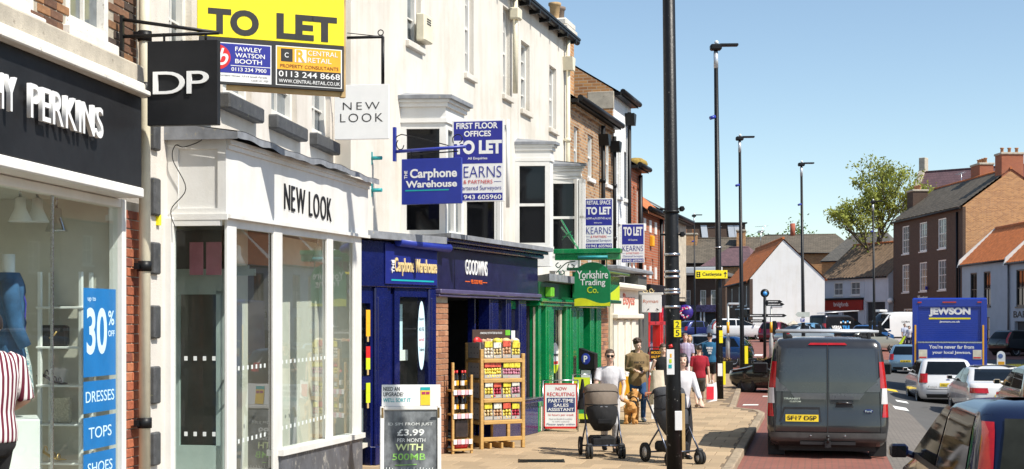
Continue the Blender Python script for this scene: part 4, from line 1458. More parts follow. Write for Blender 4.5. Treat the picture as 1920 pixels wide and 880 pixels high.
class Board:
    def __init__(s, name, label, px0, py0, px1, py1, d, rz, mat, thick=.03, cat='sign', group=None, panel='panel'):
        s.p = (px0, py0, px1, py1)
        k = (px1 - 960) / FPX
        X0 = (px0 - 960) / FPX * d
        c, sn = math.cos(rz), math.sin(rz)
        s.W = (k * d - X0) / (c - k * sn)
        s.H = (py1 - py0) / FPX * d
        s.root = thing(name, label, cat, at(px0, py1, d), rz, group)
        s.panel = MB().cbox(0, s.W, 0, thick, 0, s.H, .004).build(panel, mat, s.root) if mat else None

    def x(s, px): return (px - s.p[0]) / (s.p[2] - s.p[0]) * s.W

    def z(s, py): return (s.p[3] - py) / (s.p[3] - s.p[1]) * s.H

    def rect(s, a, c, b, d, mat, lift=.002, name='printed_panel', par=None):
        return MB().box(s.x(a), s.x(b), -lift, -lift + .0015, s.z(d), s.z(c)).build(name, mat, par or s.panel)

    def t(s, body, a, c, b, d, mat, bold=.0, lift=.004, par=None, ext=.001, **k):
        return text(body, s.x(a), s.x(b), s.z(d), s.z(c), -lift, mat, par or s.panel, bold, ext, **k)

    def bar(s, name, pts, r, mat, y=.015, n=8):
        return MB().tube(smooth([(s.x(p), q[0] if q else y, s.z(v)) for p, v, *q in pts]), r, n).build(name, mat, s.root)


aA, aW = -FA.a, -FW.a
b = Board('hanging_sign', 'square charcoal hanging sign with two white letters on a black bracket', 276, 78, 408, 236, 13.0, aA, charcoal, .08)
letters('DP', b.x(288), b.x(392), b.z(178), b.z(136), -.004, signwhite, b.root, bold=.0, ext=.015, gap=.04)
b.bar('bracket_arm', [(222, 33), (408, 64)], .017, black, .04); b.bar('bracket_arm', [(222, 66), (408, 64)], .017, black, .04)
MB().box(b.x(222), b.x(228), .02, .06, b.z(92), b.z(26)).build('wall_plate', black, b.root)
for p in (305, 383): b.bar('hanger', [(p, 80), (p, 62)], .012, black, .04)

DB = 14.6
b = Board('to_let_board', 'large yellow property letting board with black letters over two agents panels', 370, -40, 645, 172, DB, R(21.7), None)
rz0 = at(0, 172, DB)[2]
zs1 = CAM_H + (600 - 70) / FPX * DB - rz0
W = b.W
H = CAM_H + 645 / FPX * DB - rz0
zb = CAM_H + (600 - 155) / FPX * DB - rz0
up = MB().cbox(0, W, 0, .03, zs1 + .02, H, .004).build('yellow_panel', yellow, b.root)
lo = MB().cbox(0.02, W + .0, 0, .03, zb, zs1 + .018, .004).build('black_panel', inkblack, b.root)
hh = zs1 - zb
z_ = lambda f: zb + hh * f
text('TO', W * .07, W * .41, zs1 + .05, zs1 + .325, -.002, inkblack, up, .045, .002)
text('LET', W * .53, W * .95, zs1 + .05, zs1 + .325, -.002, inkblack, up, .045, .002)


def rc(x0, x1, f0, f1, mat, lift, par, name='printed_panel'):
    return MB().box(W * x0, W * x1, -lift, -lift + .0015, z_(f0), z_(f1)).build(name, mat, par)


p1_ = rc(.06, .495, .06, .93, signwhite, .002, lo, 'agent_panel')
rc(.07, .488, .26, .91, boardblue, .004, p1_)
m = MB(); m.add([(W * .125 + .15 * math.cos(a), -.0065, z_(.6) + .135 * math.sin(a)) for a in [i * PI / 12 for i in range(24)]], [list(range(24))]); o = m.build('emblem', red, p1_)
text('rb', W * .07, W * .19, z_(.42), z_(.80), -.007, signwhite, o, .01, .001, italic=.3)
for i, wd in enumerate(('FAWLEY', 'WATSON', 'BOOTH')): text(wd, W * .25, W * (.43, .45, .43)[i], z_(.75 - i * .135), z_(.85 - i * .135), -.006, signwhite, p1_, .012, .001)
rc(.22, .488, .42, .435, signwhite, .006, p1_); text('0113 234 7900', W * .225, W * .46, z_(.305), z_(.39), -.006, signwhite, p1_, .012, .001)
text('Leeds Provident House, 13-14 South Parade,', W * .08, W * .47, z_(.18), z_(.225), -.006, greypipe, p1_, 0, .001); text('Leeds LS1 5QS', W * .36, W * .475, z_(.10), z_(.145), -.006, greypipe, p1_, 0, .001)
p2_ = rc(.525, .985, .06, .95, signwhite, .002, lo, 'agent_panel')
rc(.533, .977, .42, .93, amber, .004, p2_); rc(.533, .977, .08, .418, inkblack, .004, p2_)
rc(.56, .64, .60, .89, inkblack, .006, p2_); text('C', W * .585, W * .612, z_(.69), z_(.80), -.0075, signwhite, p2_, .01, .001)
rc(.655, .735, .60, .89, signwhite, .006, p2_); text('R', W * .665, W * .725, z_(.61), z_(.88), -.0075, amber, p2_, .03, .001)
text('CENTRAL', W * .745, W * .955, z_(.77), z_(.88), -.006, signwhite, p2_, .0, .001); text('RETAIL', W * .745, W * .91, z_(.61), z_(.72), -.006, signwhite, p2_, .0, .001)
text('PROPERTY CONSULTANTS', W * .555, W * .96, z_(.46), z_(.54), -.006, mt('brown_print', (.2, .05, .01), .5), p2_, .005, .001)
text('0113 244 8668', W * .545, W * .97, z_(.255), z_(.385), -.006, signwhite, p2_, .008, .001); text('WWW.CENTRAL-RETAIL.CO.UK', W * .545, W * .97, z_(.12), z_(.2), -.006, signwhite, p2_, .004, .001)
MB().cbox(W * .2, W * .98, .035, .09, zb - .05, zb + .05, .005).build('timber_rail', timber, b.root); MB().cbox(W - .03, W + .03, .035, .09, zb - .06, H, .005).build('timber_post', timber, b.root); MB().cbox(.1, .18, .035, .6, zb - .1, zb + .02, .005).build('timber_strut', timber, b.root)

b = Board('hanging_sign', 'square white hanging sign with thin black letters under a black bracket', 627, 160, 729, 262, 20.4, aA, signwhite, .06)
b.t('NEW', 643, 193, 712, 207, inkblack, -.008, .002, spacing=1.35); b.t('LOOK', 638, 214, 718, 230, inkblack, -.008, .002, spacing=1.3)
b.bar('bracket_arm', [(650, 71), (718, 71)], .022, black, .03); b.bar('bracket_drop', [(717, 71), (717, 160)], .025, black, .03); b.bar('bracket_ring', [(713 + 5 * math.cos(i * .7), 63 + 5 * math.sin(i * .7)) for i in range(10)], .008, black, .03, 6)
b.bar('bracket_stay', [(650, 62), (712, 70)], .006, black, .03, 6)

b = Board('hanging_sign', 'blue hanging phone shop sign with rounded white lettering and teal underline', 753, 299, 865, 384, 21.5, aW, royal, .06)
b.t('Carphone', 769, 318, 857, 340, signwhite, .03, .002); b.t('Warehouse', 761, 340, 857, 353, signwhite, .03, .002); b.t('THE', 758, 321, 764, 336, signwhite, .02, .002, rot=1)
b.rect(760, 357, 842, 359.5, teal, .003, 'underline')
b.bar('bracket_arm', [(737, 284), (872, 279)], .026, royal, .03); b.bar('bracket_rod', [(765, 291), (858, 287)], .01, black, .03, 6)
MB().box(b.x(736), b.x(741), .0, .06, b.z(302), b.z(238)).build('wall_plate', royal, b.root)
sc_pts = [(745 + 3 + (14 - i * .7) * .35 * math.cos(PI * .4 + i * .55), 268 + (14 - i * .7) * .9 * math.sin(PI * .4 + i * .55)) for i in range(11)]
b.bar('bracket_scroll', [(740, 270), (741, 258), (748, 253), (757, 253), (800, 264), (840, 276)], .008, black, .03, 6)
b.bar('bracket_scroll', [(745, 262), (742, 270), (746, 279), (753, 279), (756, 272)], .008, black, .03, 6)
b.bar('bracket_scroll', [(849, 272), (848, 262), (856, 256), (864, 259), (865, 267), (860, 272)], .008, black, .03, 6)
for p in (770, 850): b.bar('hanger', [(p, 283), (p, 300)], .009, black, .03, 6)


def kearns(b, y0, y1, top, mid):
    X0, X1 = b.p[0], b.p[2]
    w_ = X1 - X0
    fx = lambda f: X0 + w_ * f
    fy = lambda f: b.p[1] + (b.p[3] - b.p[1]) * f
    b.rect(fx(.03), fy(.02), fx(.97), fy(mid), boardblue)
    for body, a, c, e, d, bo in top: b.t(body, fx(a), fy(c), fx(e), fy(d), signwhite, bo)
    h = 1 - mid
    f = lambda k: fy(mid + h * k)
    b.t('KEARNS', fx(.06), f(.07), fx(.95), f(.37), boardblue, -.012)
    b.t('& PARTNERS', fx(.22), f(.43), fx(.78), f(.53), red, -.005)
    for q in ((.05, .19), (.81, .95)): b.rect(fx(q[0]), f(.475), fx(q[1]), f(.485), boardblue, .003, 'rule')
    b.t('Chartered Surveyors', fx(.07), f(.58), fx(.95), f(.73), boardblue, -.005)
    b.rect(fx(.03), f(.775), fx(.97), fy(.985), boardblue)
    b.t('01943 605960', fx(.07), f(.82), fx(.95), f(.94), signwhite, .015)


b = Board('letting_board', 'blue and white first floor offices letting board beside the phone shop sign', 848, 226, 945, 379, 22.5, aW + .1, signwhite, .04)
kearns(b, 0, 0, [('FIRST FLOOR', .08, .035, .88, .11, .025), ('OFFICES', .23, .135, .75, .205, .025), ('TO LET', .03, .25, .96, .42, .05), ('All Enquiries', .30, .455, .68, .495, .01)], .535)
b.bar('support_pole', [(950, 226, .1), (950, 390, .1)], .03, white)
b = Board('letting_board', 'blue and white retail space letting board above the green sign beam', 1096, 373, 1149, 467, 33.0, aW + .1, signwhite, .04)
kearns(b, 0, 0, [('RETAIL SPACE', .08, .04, .92, .12, .02), ('TO LET', .07, .165, .93, .32, .05), ('6,000 sq ft (557.42 sq m)', .07, .37, .93, .425, .012), ('All Enquiries', .33, .47, .62, .5, .01)], .535)
b.bar('support_arm', [(1090, 420, .4), (1122, 420, .04)], .03, black)
b = Board('letting_board', 'small blue and white letting board hanging left of the tall black lamp post', 1165, 420, 1208, 493, 38.0, aW + .1, signwhite, .04)
kearns(b, 0, 0, [('TO LET', .09, .08, .92, .31, .05), ('All Enquiries', .3, .39, .7, .45, .01)], .53)
for p in (1181, 1188): b.bar('support_pole', [(p, 493, .06), (p, 540, .06)], .03, white)

b = Board('hanging_sign', 'green arched hanging trading company sign with yellow wave below a green beam', 1077, 492, 1144, 575, 28.3, aW, None)
n = 14
arch = [(0, 0), (b.W, 0), (b.W, b.H * .66)] + [(b.W / 2 + b.W / 2 * math.cos(i * PI / n), b.H * .66 + b.H * .34 * math.sin(i * PI / n)) for i in range(1, n)] + [(0, b.H * .66)]
gs = MB().prism(arch, 0, .05).build('panel', mt('sign_green', (.004, .20, .065), .35, var=.1), b.root); b.panel = gs
b.t('Yorkshire', 1082, 508, 1140, 523, signwhite, .012); b.t('Trading', 1088, 524, 1135, 539, signwhite, .012); b.t('Co.', 1101, 538, 1122, 550, limeg, .012)
m = MB(); vs = []
for i in range(17):
    u = i / 16
    vs += [(b.W * u, -.002, .01), (b.W * u, -.002, b.H * (.13 + .06 * math.sin(u * 5.2 + .6)))]
m.add(vs, [(2 * i, 2 * i + 2, 2 * i + 3, 2 * i + 1) for i in range(16)]); m.build('yellow_wave', mt('wave_yellow', (.72, .72, .02), .4), gs)
m = MB(); m.cbox(b.x(1040), b.x(1162), -.02, .12, b.z(488), b.z(476), .01); m.cbox(b.x(1038), b.x(1164), -.05, .15, b.z(476), b.z(467), .01); m.build('beam', green, b.root)
MB().tube([(b.x(1085), -.04, b.z(483)), (b.x(1140), -.04, b.z(483))], .03, 10).build('strip_light', mt('teal_metal', (.02, .3, .32)), b.root)
for p in (1085, 1137): b.bar('hanger', [(p, 488), (p, 506)], .012, green, .03, 6)
for pts in ([(1042, 512), (1050, 503), (1062, 493), (1078, 490)], [(1046, 492), (1041, 497), (1046, 502), (1051, 497)], [(1066, 494), (1064, 501), (1071, 505), (1076, 499), (1071, 496)], [(1046, 507), (1050, 515), (1057, 512), (1054, 506)]):
    b.bar('bracket_scroll', pts, .011, greendark, .03, 6)
b.bar('stay_rod', [(1039, 408, .6), (1086, 472, .06)], .018, green); b.bar('stay_rod', [(1039, 422, .6), (1084, 468, .06)], .014, green)
m = MB()
for k in range(9):
    a = k * .7
    m.tube([(b.x(1057), .3, b.z(440)), (b.x(1057) + .12 * math.cos(a), .3 - .05 * math.sin(a), b.z(440) + .09 * math.sin(a * 1.7))], .006, 5)
m.build('ribbon', green, b.root)

b = Board('hanging_sign', 'small off-white hanging stationer sign with faded red letters and scroll bracket', 1199, 551, 1240, 586, 37.6, aW, signwhite, .05)
b.t('Ryman', 1206, 562, 1234, 570, mt('faded_orange', (.62, .2, .12), .5), .0)
m = MB(); m.cbox(b.x(1194), b.x(1243), 0, .06, b.z(553), b.z(549), .005); m.build('bracket_bar', white, b.root)
for c0 in (1209, 1221):
    b.bar('bracket_scroll', [(c0 + (5 - i * .35) * math.cos(i * .75), 545 + (5 - i * .35) * math.sin(i * .75)) for i in range(10)], .012, gold_l, .03, 6)
for q in ((1214, 582, 1217, 579), (1231, 579, 1235, 582)): b.bar('corner_mark', [(q[0], q[1], -.003), (q[2], q[3], -.003)], .012, charcoal)

d = 43.0
rs = thing('round_sign', 'round purple hanging sign with pink and white dotted letter C', 'sign', at(1285, 586, d), aW)
rr_ = 14.5 / FPX * d
m = MB(); m.lathe([(0, -.03), (rr_, -.03), (rr_, .03), (0, .03)], 32, axis='y'); m.build('disc', mt('purple_sign', (.035, .02, .22), .35), rs)
for i in range(26):
    a = R(50 + 260 * i / 25); k = .58 + random.uniform(-.12, .12)
    q = random.choice([red, signwhite, palep, mt('pink_print', (.75, .08, .35), .4)])
    m = MB(); m.sphere((rr_ * k * math.cos(a), -.035, rr_ * k * math.sin(a)), (.028, .004, .028), 8, 5); m.build('dot', q, rs)
MB().tube([(-.9, 0, .45), (.0, 0, .45), (0, 0, .2)], .02, 8).build('bracket_arm', black, rs)
# ------------------------------------------------------------------ vehicles
def paint(name, c, metal=.35, rough=.22):
    return mt('car_paint_' + name, c, rough, metal=metal, var=.05, scale=1.5, coat=1.0)


carglass = mt('car_glass', (.005, .007, .009), .03, var=.2, spec=.3)
carglass2 = glass('car_glass_clear', (.45, .52, .5), .08)
rubber = mt('tyre_rubber', (.014, .014, .014), .75, var=.3, bmp=.2)
trimblk = mt('black_plastic_trim', (.018, .018, .019), .5, var=.25)
alloy = mt('alloy', (.58, .59, .61), .3, metal=.4, var=.08)
darkalloy = mt('dark_alloy', (.05, .05, .055), .3, metal=.7, var=.1)
redlamp = mt('red_lamp', (.42, .008, .008), .12, var=.2, coat=.8, scale=9)
clearlamp = mt('clear_lamp', (.62, .6, .6), .12, var=.15, coat=.8)
plate_y = mt('plate_yellow', (.80, .58, .02), .4, var=.05)
# (height share, inset at rear m, inset at front m, half-width share)
PROF = {
    'hatch': [(.12, .22, .25, .88), (.19, .04, .08, .96), (.32, 0, 0, .995), (.43, .0, .02, 1), (.50, .03, .06, .995), (.56, .07, .5, .985), (.635, .10, .95, .965), (.68, .13, 1.1, .94), (.78, .25, 1.45, .885), (.88, .38, 1.82, .83), (.95, .52, 2.1, .775), (.985, .72, 2.4, .69), (1.0, 1.15, 2.75, .45)],
    'saloon': [(.12, .22, .25, .88), (.19, .04, .08, .96), (.32, 0, 0, .995), (.45, .0, .02, 1), (.52, .02, .08, .995), (.58, .05, .6, .985), (.655, .08, 1.15, .965), (.69, .42, 1.25, .94), (.71, .62, 1.3, .925), (.79, .88, 1.6, .875), (.88, 1.15, 1.92, .82), (.95, 1.42, 2.2, .765), (.985, 1.7, 2.5, .68), (1.0, 2.1, 2.8, .45)],
    'suv': [(.14, .2, .25, .88), (.22, .04, .08, .96), (.34, 0, 0, .995), (.47, .0, .02, 1), (.55, .03, .06, .995), (.60, .05, .5, .985), (.655, .08, 1.0, .965), (.70, .12, 1.15, .945), (.79, .24, 1.45, .89), (.89, .38, 1.82, .84), (.95, .5, 2.1, .79), (.985, .7, 2.4, .70), (1.0, 1.1, 2.8, .45)],
    'mpv': [(.12, .2, .25, .9), (.19, .03, .08, .96), (.32, 0, 0, .995), (.45, .0, .02, 1), (.52, .02, .05, .995), (.57, .04, .4, .985), (.63, .06, .8, .97), (.68, .08, .95, .95), (.78, .16, 1.25, .90), (.88, .26, 1.6, .85), (.95, .38, 1.95, .80), (.985, .55, 2.3, .71), (1.0, .95, 2.7, .45)],
    'van': [(.10, .15, .3, .9), (.16, .0, .1, .97), (.28, .0, 0, 1), (.38, .04, .02, 1), (.46, .05, .06, .995), (.52, .055, .45, .99), (.56, .06, .8, .985), (.66, .07, 1.15, .965), (.78, .09, 1.5, .935), (.90, .11, 1.85, .90), (.955, .14, 2.05, .87), (.985, .22, 2.3, .80), (1.0, .5, 2.7, .5)],
    'panelvan': [(.09, .15, .3, .9), (.14, .0, .1, .97), (.25, .0, 0, 1), (.34, .04, .03, 1), (.40, .05, .1, .995), (.46, .055, .6, .99), (.50, .06, .95, .985), (.60, .07, 1.25, .975), (.75, .09, 1.65, .95), (.88, .11, 1.95, .92), (.95, .14, 2.15, .89), (.985, .22, 2.5, .82), (1.0, .5, 2.9, .5)],
}


class Car:
    def __init__(s, name, label, cat, kind, L, W, H, body, loc, h, cr=.22, cf=.34, bow=.05, group=None):
        s.L, s.W, s.H = L, W / 2, H
        s.lv = [(a * H, b, c, d * W / 2) for a, b, c, d in PROF[kind]]
        s.cr, s.cf, s.bow = cr, cf, bow
        s.root = thing(name, label, cat, loc, PI / 2 - h, group)
        s.paint = body
        m = MB()
        rows = [s.loop(z) for z, *_ in s.lv]
        n = len(rows[0])
        vs = [p for r in rows for p in r]
        fs = []
        for j in range(len(rows) - 1):
            for i in range(n):
                i2 = (i + 1) % n
                fs.append((j * n + i, j * n + i2, (j + 1) * n + i2, (j + 1) * n + i))
        m.add(vs, fs, True)
        m.add(rows[0], [list(range(n))[::-1]]); m.add(rows[-1], [list(range(n))], True)
        s.body = m.build('body', body, s.root)

    def lin(s, z):
        lv = s.lv
        if z <= lv[0][0]: return lv[0][1:]
        for a, b in zip(lv[:-1], lv[1:]):
            if z <= b[0]:
                t = (z - a[0]) / (b[0] - a[0])
                return tuple(a[k] + (b[k] - a[k]) * t for k in (1, 2, 3))
        return lv[-1][1:]

    def rear(s, y, z):
        xr, xf, w = s.lin(z)
        cr = min(s.cr, w * .8)
        x = xr + s.bow * (y / w) ** 2
        e = abs(y) - (w - cr)
        if e > 0: x += (cr - math.sqrt(max(0, cr * cr - min(e, cr) ** 2))) * .9
        return x

    def front(s, y, z):
        xr, xf, w = s.lin(z)
        cf = min(s.cf, w * .8)
        x = s.L - xf - 2.2 * s.bow * (y / w) ** 2
        e = abs(y) - (w - cf)
        if e > 0: x -= (cf - math.sqrt(max(0, cf * cf - min(e, cf) ** 2))) * .9
        return x

    def loop(s, z):
        xr, xf, w = s.lin(z)
        pts = []
        ys = [-1, -.985, -.95, -.9, -.83, -.7, -.45, -.2, 0, .2, .45, .7, .83, .9, .95, .985, 1]
        for k in ys[::-1]: pts.append((s.rear(k * w, z), k * w, z))
        xa, xb = s.rear(w, z), s.front(w, z)
        for i in range(1, 8): pts.append((xa + (xb - xa) * i / 8, -w, z))
        for k in ys: pts.append((s.front(k * w, z), k * w, z))
        for i in range(1, 8): pts.append((xb + (xa - xb) * i / 8, w, z))
        return pts

    def patch(s, name, mat, side, c, n=(6, 4), off=.006, par=None):
        """c = (a0,a1 at z0, b0,b1 at z1, z0, z1): a skin patch on side 'l','r','b' (back) or 'f'"""
        a0, a1, b0, b1, z0, z1 = c
        m = MB()

        def fn(u, v):
            z = z0 + (z1 - z0) * v
            q0 = a0 + (b0 - a0) * v
            q1 = a1 + (b1 - a1) * v
            q = q0 + (q1 - q0) * u
            if side == 'b': return (s.rear(q, z) - off, q, z)
            if side == 'f': return (s.front(q, z) + off, q, z)
            w = s.lin(z)[2]
            return (q, (w + off) * (1 if side == 'l' else -1), z)
        m.grid(fn, *n)
        return m.build(name, mat, par or s.root)

    def wheels(s, xs, r=.31, wd=.2, rim=None, mats=None, sides=(-1, 1)):
        for x in xs:
            for sd_ in sides:
                w = s.lin(r)[2] + .006
                MB().lathe([(0, .0), (r * 1.16, .0), (r * 1.16, .004 * sd_)], 24, (x, w * sd_ - .001 * sd_, r + .01), 'y').build('wheel_arch', trimblk, s.root)
                m = MB()
                y1 = (w + .012) * sd_; y0 = (w - wd) * sd_
                m.lathe([(r * .62, y1 - .012 * sd_), (r * .68, y1), (r * .93, y1 + .002 * sd_), (r, y1 - .03 * sd_), (r, y0), (r * .6, y0)], 26, (x, 0, r), 'y')
                wh = m.build('wheel', rubber, s.root)
                m = MB()
                m.lathe([(0, y1 - .03 * sd_), (r * .16, y1 - .028 * sd_), (r * .18, y1 - .06 * sd_), (r * .6, y1 - .07 * sd_), (r * .6, y1 - .012 * sd_), (r * .66, y1 - .004 * sd_)], 24, (x, 0, r), 'y')
                for k in range(5):
                    a = 2 * PI * k / 5 + .3
                    dx, dz = math.cos(a), math.sin(a)
                    m.add([(x + dx * r * .1 - dz * r * .09, y1 - .025 * sd_, r + dz * r * .1 + dx * r * .09), (x + dx * r * .62 - dz * r * .1, y1 - .02 * sd_, r + dz * r * .62 + dx * r * .1), (x + dx * r * .62 + dz * r * .1, y1 - .02 * sd_, r + dz * r * .62 - dx * r * .1), (x + dx * r * .1 + dz * r * .09, y1 - .025 * sd_, r + dz * r * .1 - dx * r * .09)], [(0, 1, 2, 3) if sd_ < 0 else (3, 2, 1, 0)])
                m.build('rim', rim or alloy, wh)

    def plate(s, txt, z0, z1, y0=-.26, y1=.26, mat=None, par=None, off=.012):
        o = s.patch('number_plate', mat or plate_y, 'b', (y1, y0, y1, y0, z0, z1), (2, 1), off)
        me = tmesh(txt, .02, .02)
        xs = [v.co.x for v in me.vertices]; zs = [v.co.y for v in me.vertices]
        for v in me.vertices:
            p = v.co
            yy = y1 - .03 - (p.x - min(xs)) / (max(xs) - min(xs)) * (y1 - y0 - .06)
            v.co = (s.rear(yy, (z0 + z1) / 2) - off - .006 - (.001 if p.z > 0 else 0), yy, z0 + .018 + (p.y - min(zs)) / (max(zs) - min(zs)) * (z1 - z0 - .036))
        me.materials.clear(); me.materials.append(inkblack)
        link('lettering', me, o)

    def btext(s, txt, y1, y0, z0, z1, mat, off=.02, bold=.01):
        me = tmesh(txt, bold, .02)
        xs = [v.co.x for v in me.vertices]; zs = [v.co.y for v in me.vertices]
        for v in me.vertices:
            p = v.co
            y = y1 - (p.x - min(xs)) / (max(xs) - min(xs)) * (y1 - y0)
            z = z0 + (p.y - min(zs)) / (max(zs) - min(zs)) * (z1 - z0)
            v.co = (s.rear(y, z) - off - (.003 if p.z > 0 else 0), y, z)
        me.materials.clear(); me.materials.append(mat)
        return link('lettering', me, s.root)

    def mirrors(s, x, z=None, mat=None, big=.85):
        z = z or s.H * .69
        for sd_ in (-1, 1):
            w = s.lin(z)[2]
            m = MB(); m.tube([(x, (w - .02) * sd_, z - .04), (x + .02, (w + .09) * sd_, z)], .03, 8)
            m.cbox(x - .03, x + .08, (w + .06) * sd_, (w + .06 + .19 * big) * sd_, z - .055 * big, z + .085 * big, .045)
            o = m.build('door_mirror', mat or s.paint, s.root)
            m = MB(); m.cbox(x - .036, x - .031, (w + .08) * sd_, (w + .06 + .17 * big) * sd_, z - .04 * big, z + .07 * big, .002); m.build('mirror_glass', carglass, o)


def std_car(name, label, kind, L, W, H, p, loc, h, lamps='v', gl=None, rim=None, plate=None, detail=True, cat='car', group=None, sidex=None, mdz=0):
    c = Car(name, label, cat, kind, L, W, H, p, loc, h, group=group)
    gl = gl or carglass
    S = {'hatch': .635, 'saloon': .655, 'suv': .655, 'mpv': .63, 'van': .56, 'panelvan': .5}[kind]
    zb, zt = (S + .015) * H, .935 * H
    w = c.W
    # glazing
    lo, hi = c.lin(zb), c.lin(zt)
    c.patch('rear_window', gl, 'b', (lo[2] * .80, -lo[2] * .80, hi[2] * .80, -hi[2] * .80, zb + .015 * H if kind != 'saloon' else .725 * H, zt), (14, 16), .02)
    c.patch('windscreen', gl, 'f', (lo[2] * .86, -lo[2] * .86, hi[2] * .84, -hi[2] * .84, zb + .04 * H, zt), (14, 16), .02)
    ra = {'hatch': .55, 'saloon': 1.05, 'suv': .5, 'mpv': .42, 'van': 99, 'panelvan': 99}[kind]
    xb0, xb1 = ra, L - lo[1] - .18
    xt0, xt1 = ra + .28, L - hi[1] - .16
    if kind in ('van', 'panelvan'): xb0, xt0 = xb1 - .95, xt1 - .5
    mid = (xb0 + xb1) / 2 + .02
    for sd_ in 'lr':
        if kind in ('van', 'panelvan'):
            c.patch('side_window', gl, sd_, (xb0, xb1, xb0, xt1, zb, zt - .02 * H))
        else:
            c.patch('side_window', gl, sd_, (xb0, mid - .04, xt0, mid - .04, zb, zt))
            c.patch('side_window', gl, sd_, (mid + .04, xb1, mid + .04, xt1, zb, zt))
        if detail:
            for xx in (mid, mid + 1.02 if kind not in ('van', 'panelvan') else xb0 - .05):
                if xx < L - .9: c.patch('door_seam', trimblk, sd_, (xx - .005, xx + .005, xx - .005, xx + .005, .2 * H, zb), (1, 5), .004)
            c.patch('sill_trim', trimblk, sd_, (.6, L - .8, .6, L - .8, .13 * H, .185 * H), (3, 2), .004)
    zl0, zl1 = {'v': (.48 * H, .68 * H), 'tall': (.50 * H, .92 * H), 'wide': (.50 * H, .60 * H)}[lamps]
    yl = {'v': .70, 'tall': .86, 'wide': .46}[lamps]
    for sd_ in (-1, 1):
        w0, w1 = c.lin(zl0)[2] * .99, c.lin(zl1)[2] * .985
        a = (yl * w * sd_, w0 * sd_, (yl + .04) * w1 / 1.0 * sd_, w1 * sd_, zl0, zl1)
        if sd_ < 0: pass
        else: a = (a[1], a[0], a[3], a[2], a[4], a[5])
        c.patch('tail_lamp', redlamp, 'b', a, (12, 12), .022)
        zf = .49 * H if kind not in ('van', 'panelvan') else .42 * H
        a = (w * .55 * sd_, w * .97 * sd_, w * .6 * sd_, w * .97 * sd_, zf - .06 * H, zf)
        c.patch('headlamp', clearlamp, 'f', a, (6, 3), .008)
    c.patch('rear_bumper_trim', trimblk, 'b', (w * .7, -w * .7, w * .75, -w * .75, .15 * H, .235 * H), (6, 2), .006)
    c.patch('grille', trimblk, 'f', (-w * .5, w * .5, -w * .5, w * .5, .2 * H, .38 * H), (6, 2), .006)
    if detail: c.patch('tailgate_seam', trimblk, 'b', (w * .72, -w * .72, w * .72, -w * .72, .335 * H, .343 * H), (6, 1), .004)
    if plate: c.plate(plate, .40 * H, .475 * H)
    c.wheels((.82, L - .88) if kind not in ('van', 'panelvan') else (1.1, L - .95), .205 * H if H < 1.7 else .33, rim=rim)
    c.mirrors(L - lo[1] - .25, (S + .06 + mdz) * H)
    return c


ROAD_H = math.atan(KS)


def place(px, d, dz=0):
    X = (px - 960) / FPX * d
    return (X, d, rz_(X, d) + dz)


# --- grey panel van seen from behind
vz = place(1552, 23.1)
grey = mt('car_paint_magnetic_grey', (.058, .057, .058), .2, metal=.6, var=.12, scale=1.2, coat=.8, worn=(.12, .11, .09), wornamt=.62)
v = Car('panel_van', 'dirty dark grey panel van with roof bars parked at the kerb', 'van', 'van', 5.0, 1.99, 2.02, grey, vz, ROAD_H - R(1.5), cr=.13, cf=.3, bow=.05)
vg = mt('van_tinted_glass', (.045, .047, .05), .1, metal=.3, var=.12, scale=2, spec=.8, coat=.8)
band = mt('van_crease_band', (.13, .13, .135), .28, metal=.6, var=.1, coat=.6)
for s_ in (1, -1):
    q = .80
    c_ = (q * s_, .025 * s_, .76 * s_, .025 * s_, 1.28, 1.84) if s_ > 0 else (.025 * s_, q * s_, .025 * s_, .76 * s_, 1.28, 1.84)
    v.patch('rear_window', vg, 'b', c_, (10, 6), .012)
    c_ = (.58 * s_, .025 * s_, q * s_, .025 * s_, 1.10, 1.28) if s_ > 0 else (.025 * s_, .58 * s_, .025 * s_, q * s_, 1.10, 1.28)
    v.patch('rear_window', vg, 'b', c_, (10, 3), .0118)
    c_ = (.52 * s_, .03 * s_, .60 * s_, .03 * s_, .99, 1.095) if s_ > 0 else (.03 * s_, .52 * s_, .03 * s_, .60 * s_, .99, 1.095)
    v.patch('door_crease', band, 'b', c_, (8, 2), .016)
    c_ = (.85 * s_, .62 * s_, .86 * s_, .84 * s_, 1.12, 1.36) if s_ > 0 else (.62 * s_, .85 * s_, .84 * s_, .86 * s_, 1.12, 1.36)
    v.patch('door_crease', band, 'b', c_, (6, 3), .010)
    v.patch('door_edge_seam', trimblk, 'b', (.875 * s_, .862 * s_, .83 * s_, .818 * s_, .40, 1.88) if s_ > 0 else (.862 * s_, .875 * s_, .818 * s_, .83 * s_, .40, 1.88), (1, 10), .006)
    a0, a1 = .905, .995
    for (za, zb_, mm, e0) in ((.70, .92, redlamp, .89), (.92, 1.18, clearlamp, .88), (1.18, 1.62, redlamp, .88)):
        wa, wb = v.lin(za)[2], v.lin(zb_)[2]
        c_ = (wa * .992 * s_, wa * e0 * s_, wb * .992 * s_, wb * (e0 + .025) * s_, za, zb_)
        if s_ < 0: c_ = (c_[1], c_[0], c_[3], c_[2], za, zb_)
        v.patch('tail_lamp', mm, 'b', c_, (8, 6), .014)
    v.patch('bumper_reflector', redlamp, 'b', (.62 * s_ + .07, .62 * s_ - .07, .62 * s_ + .07, .62 * s_ - .07, .345, .385), (2, 1), .012)
    m = MB(); m.box(.45, .52, (.70 if s_ > 0 else -.98), (.98 if s_ > 0 else -.70), .02, .3); m.build('mud_flap', rubber, v.root)
v.patch('door_centre_seam', trimblk, 'b', (.008, -.008, .008, -.008, .42, 1.93), (1, 8), .014)
v.patch('rear_bumper', mt('scuffed_bumper', (.06, .058, .055), .5, var=.3, scale=4), 'b', (.93, -.93, .95, -.95, .28, .44), (16, 4), .03)
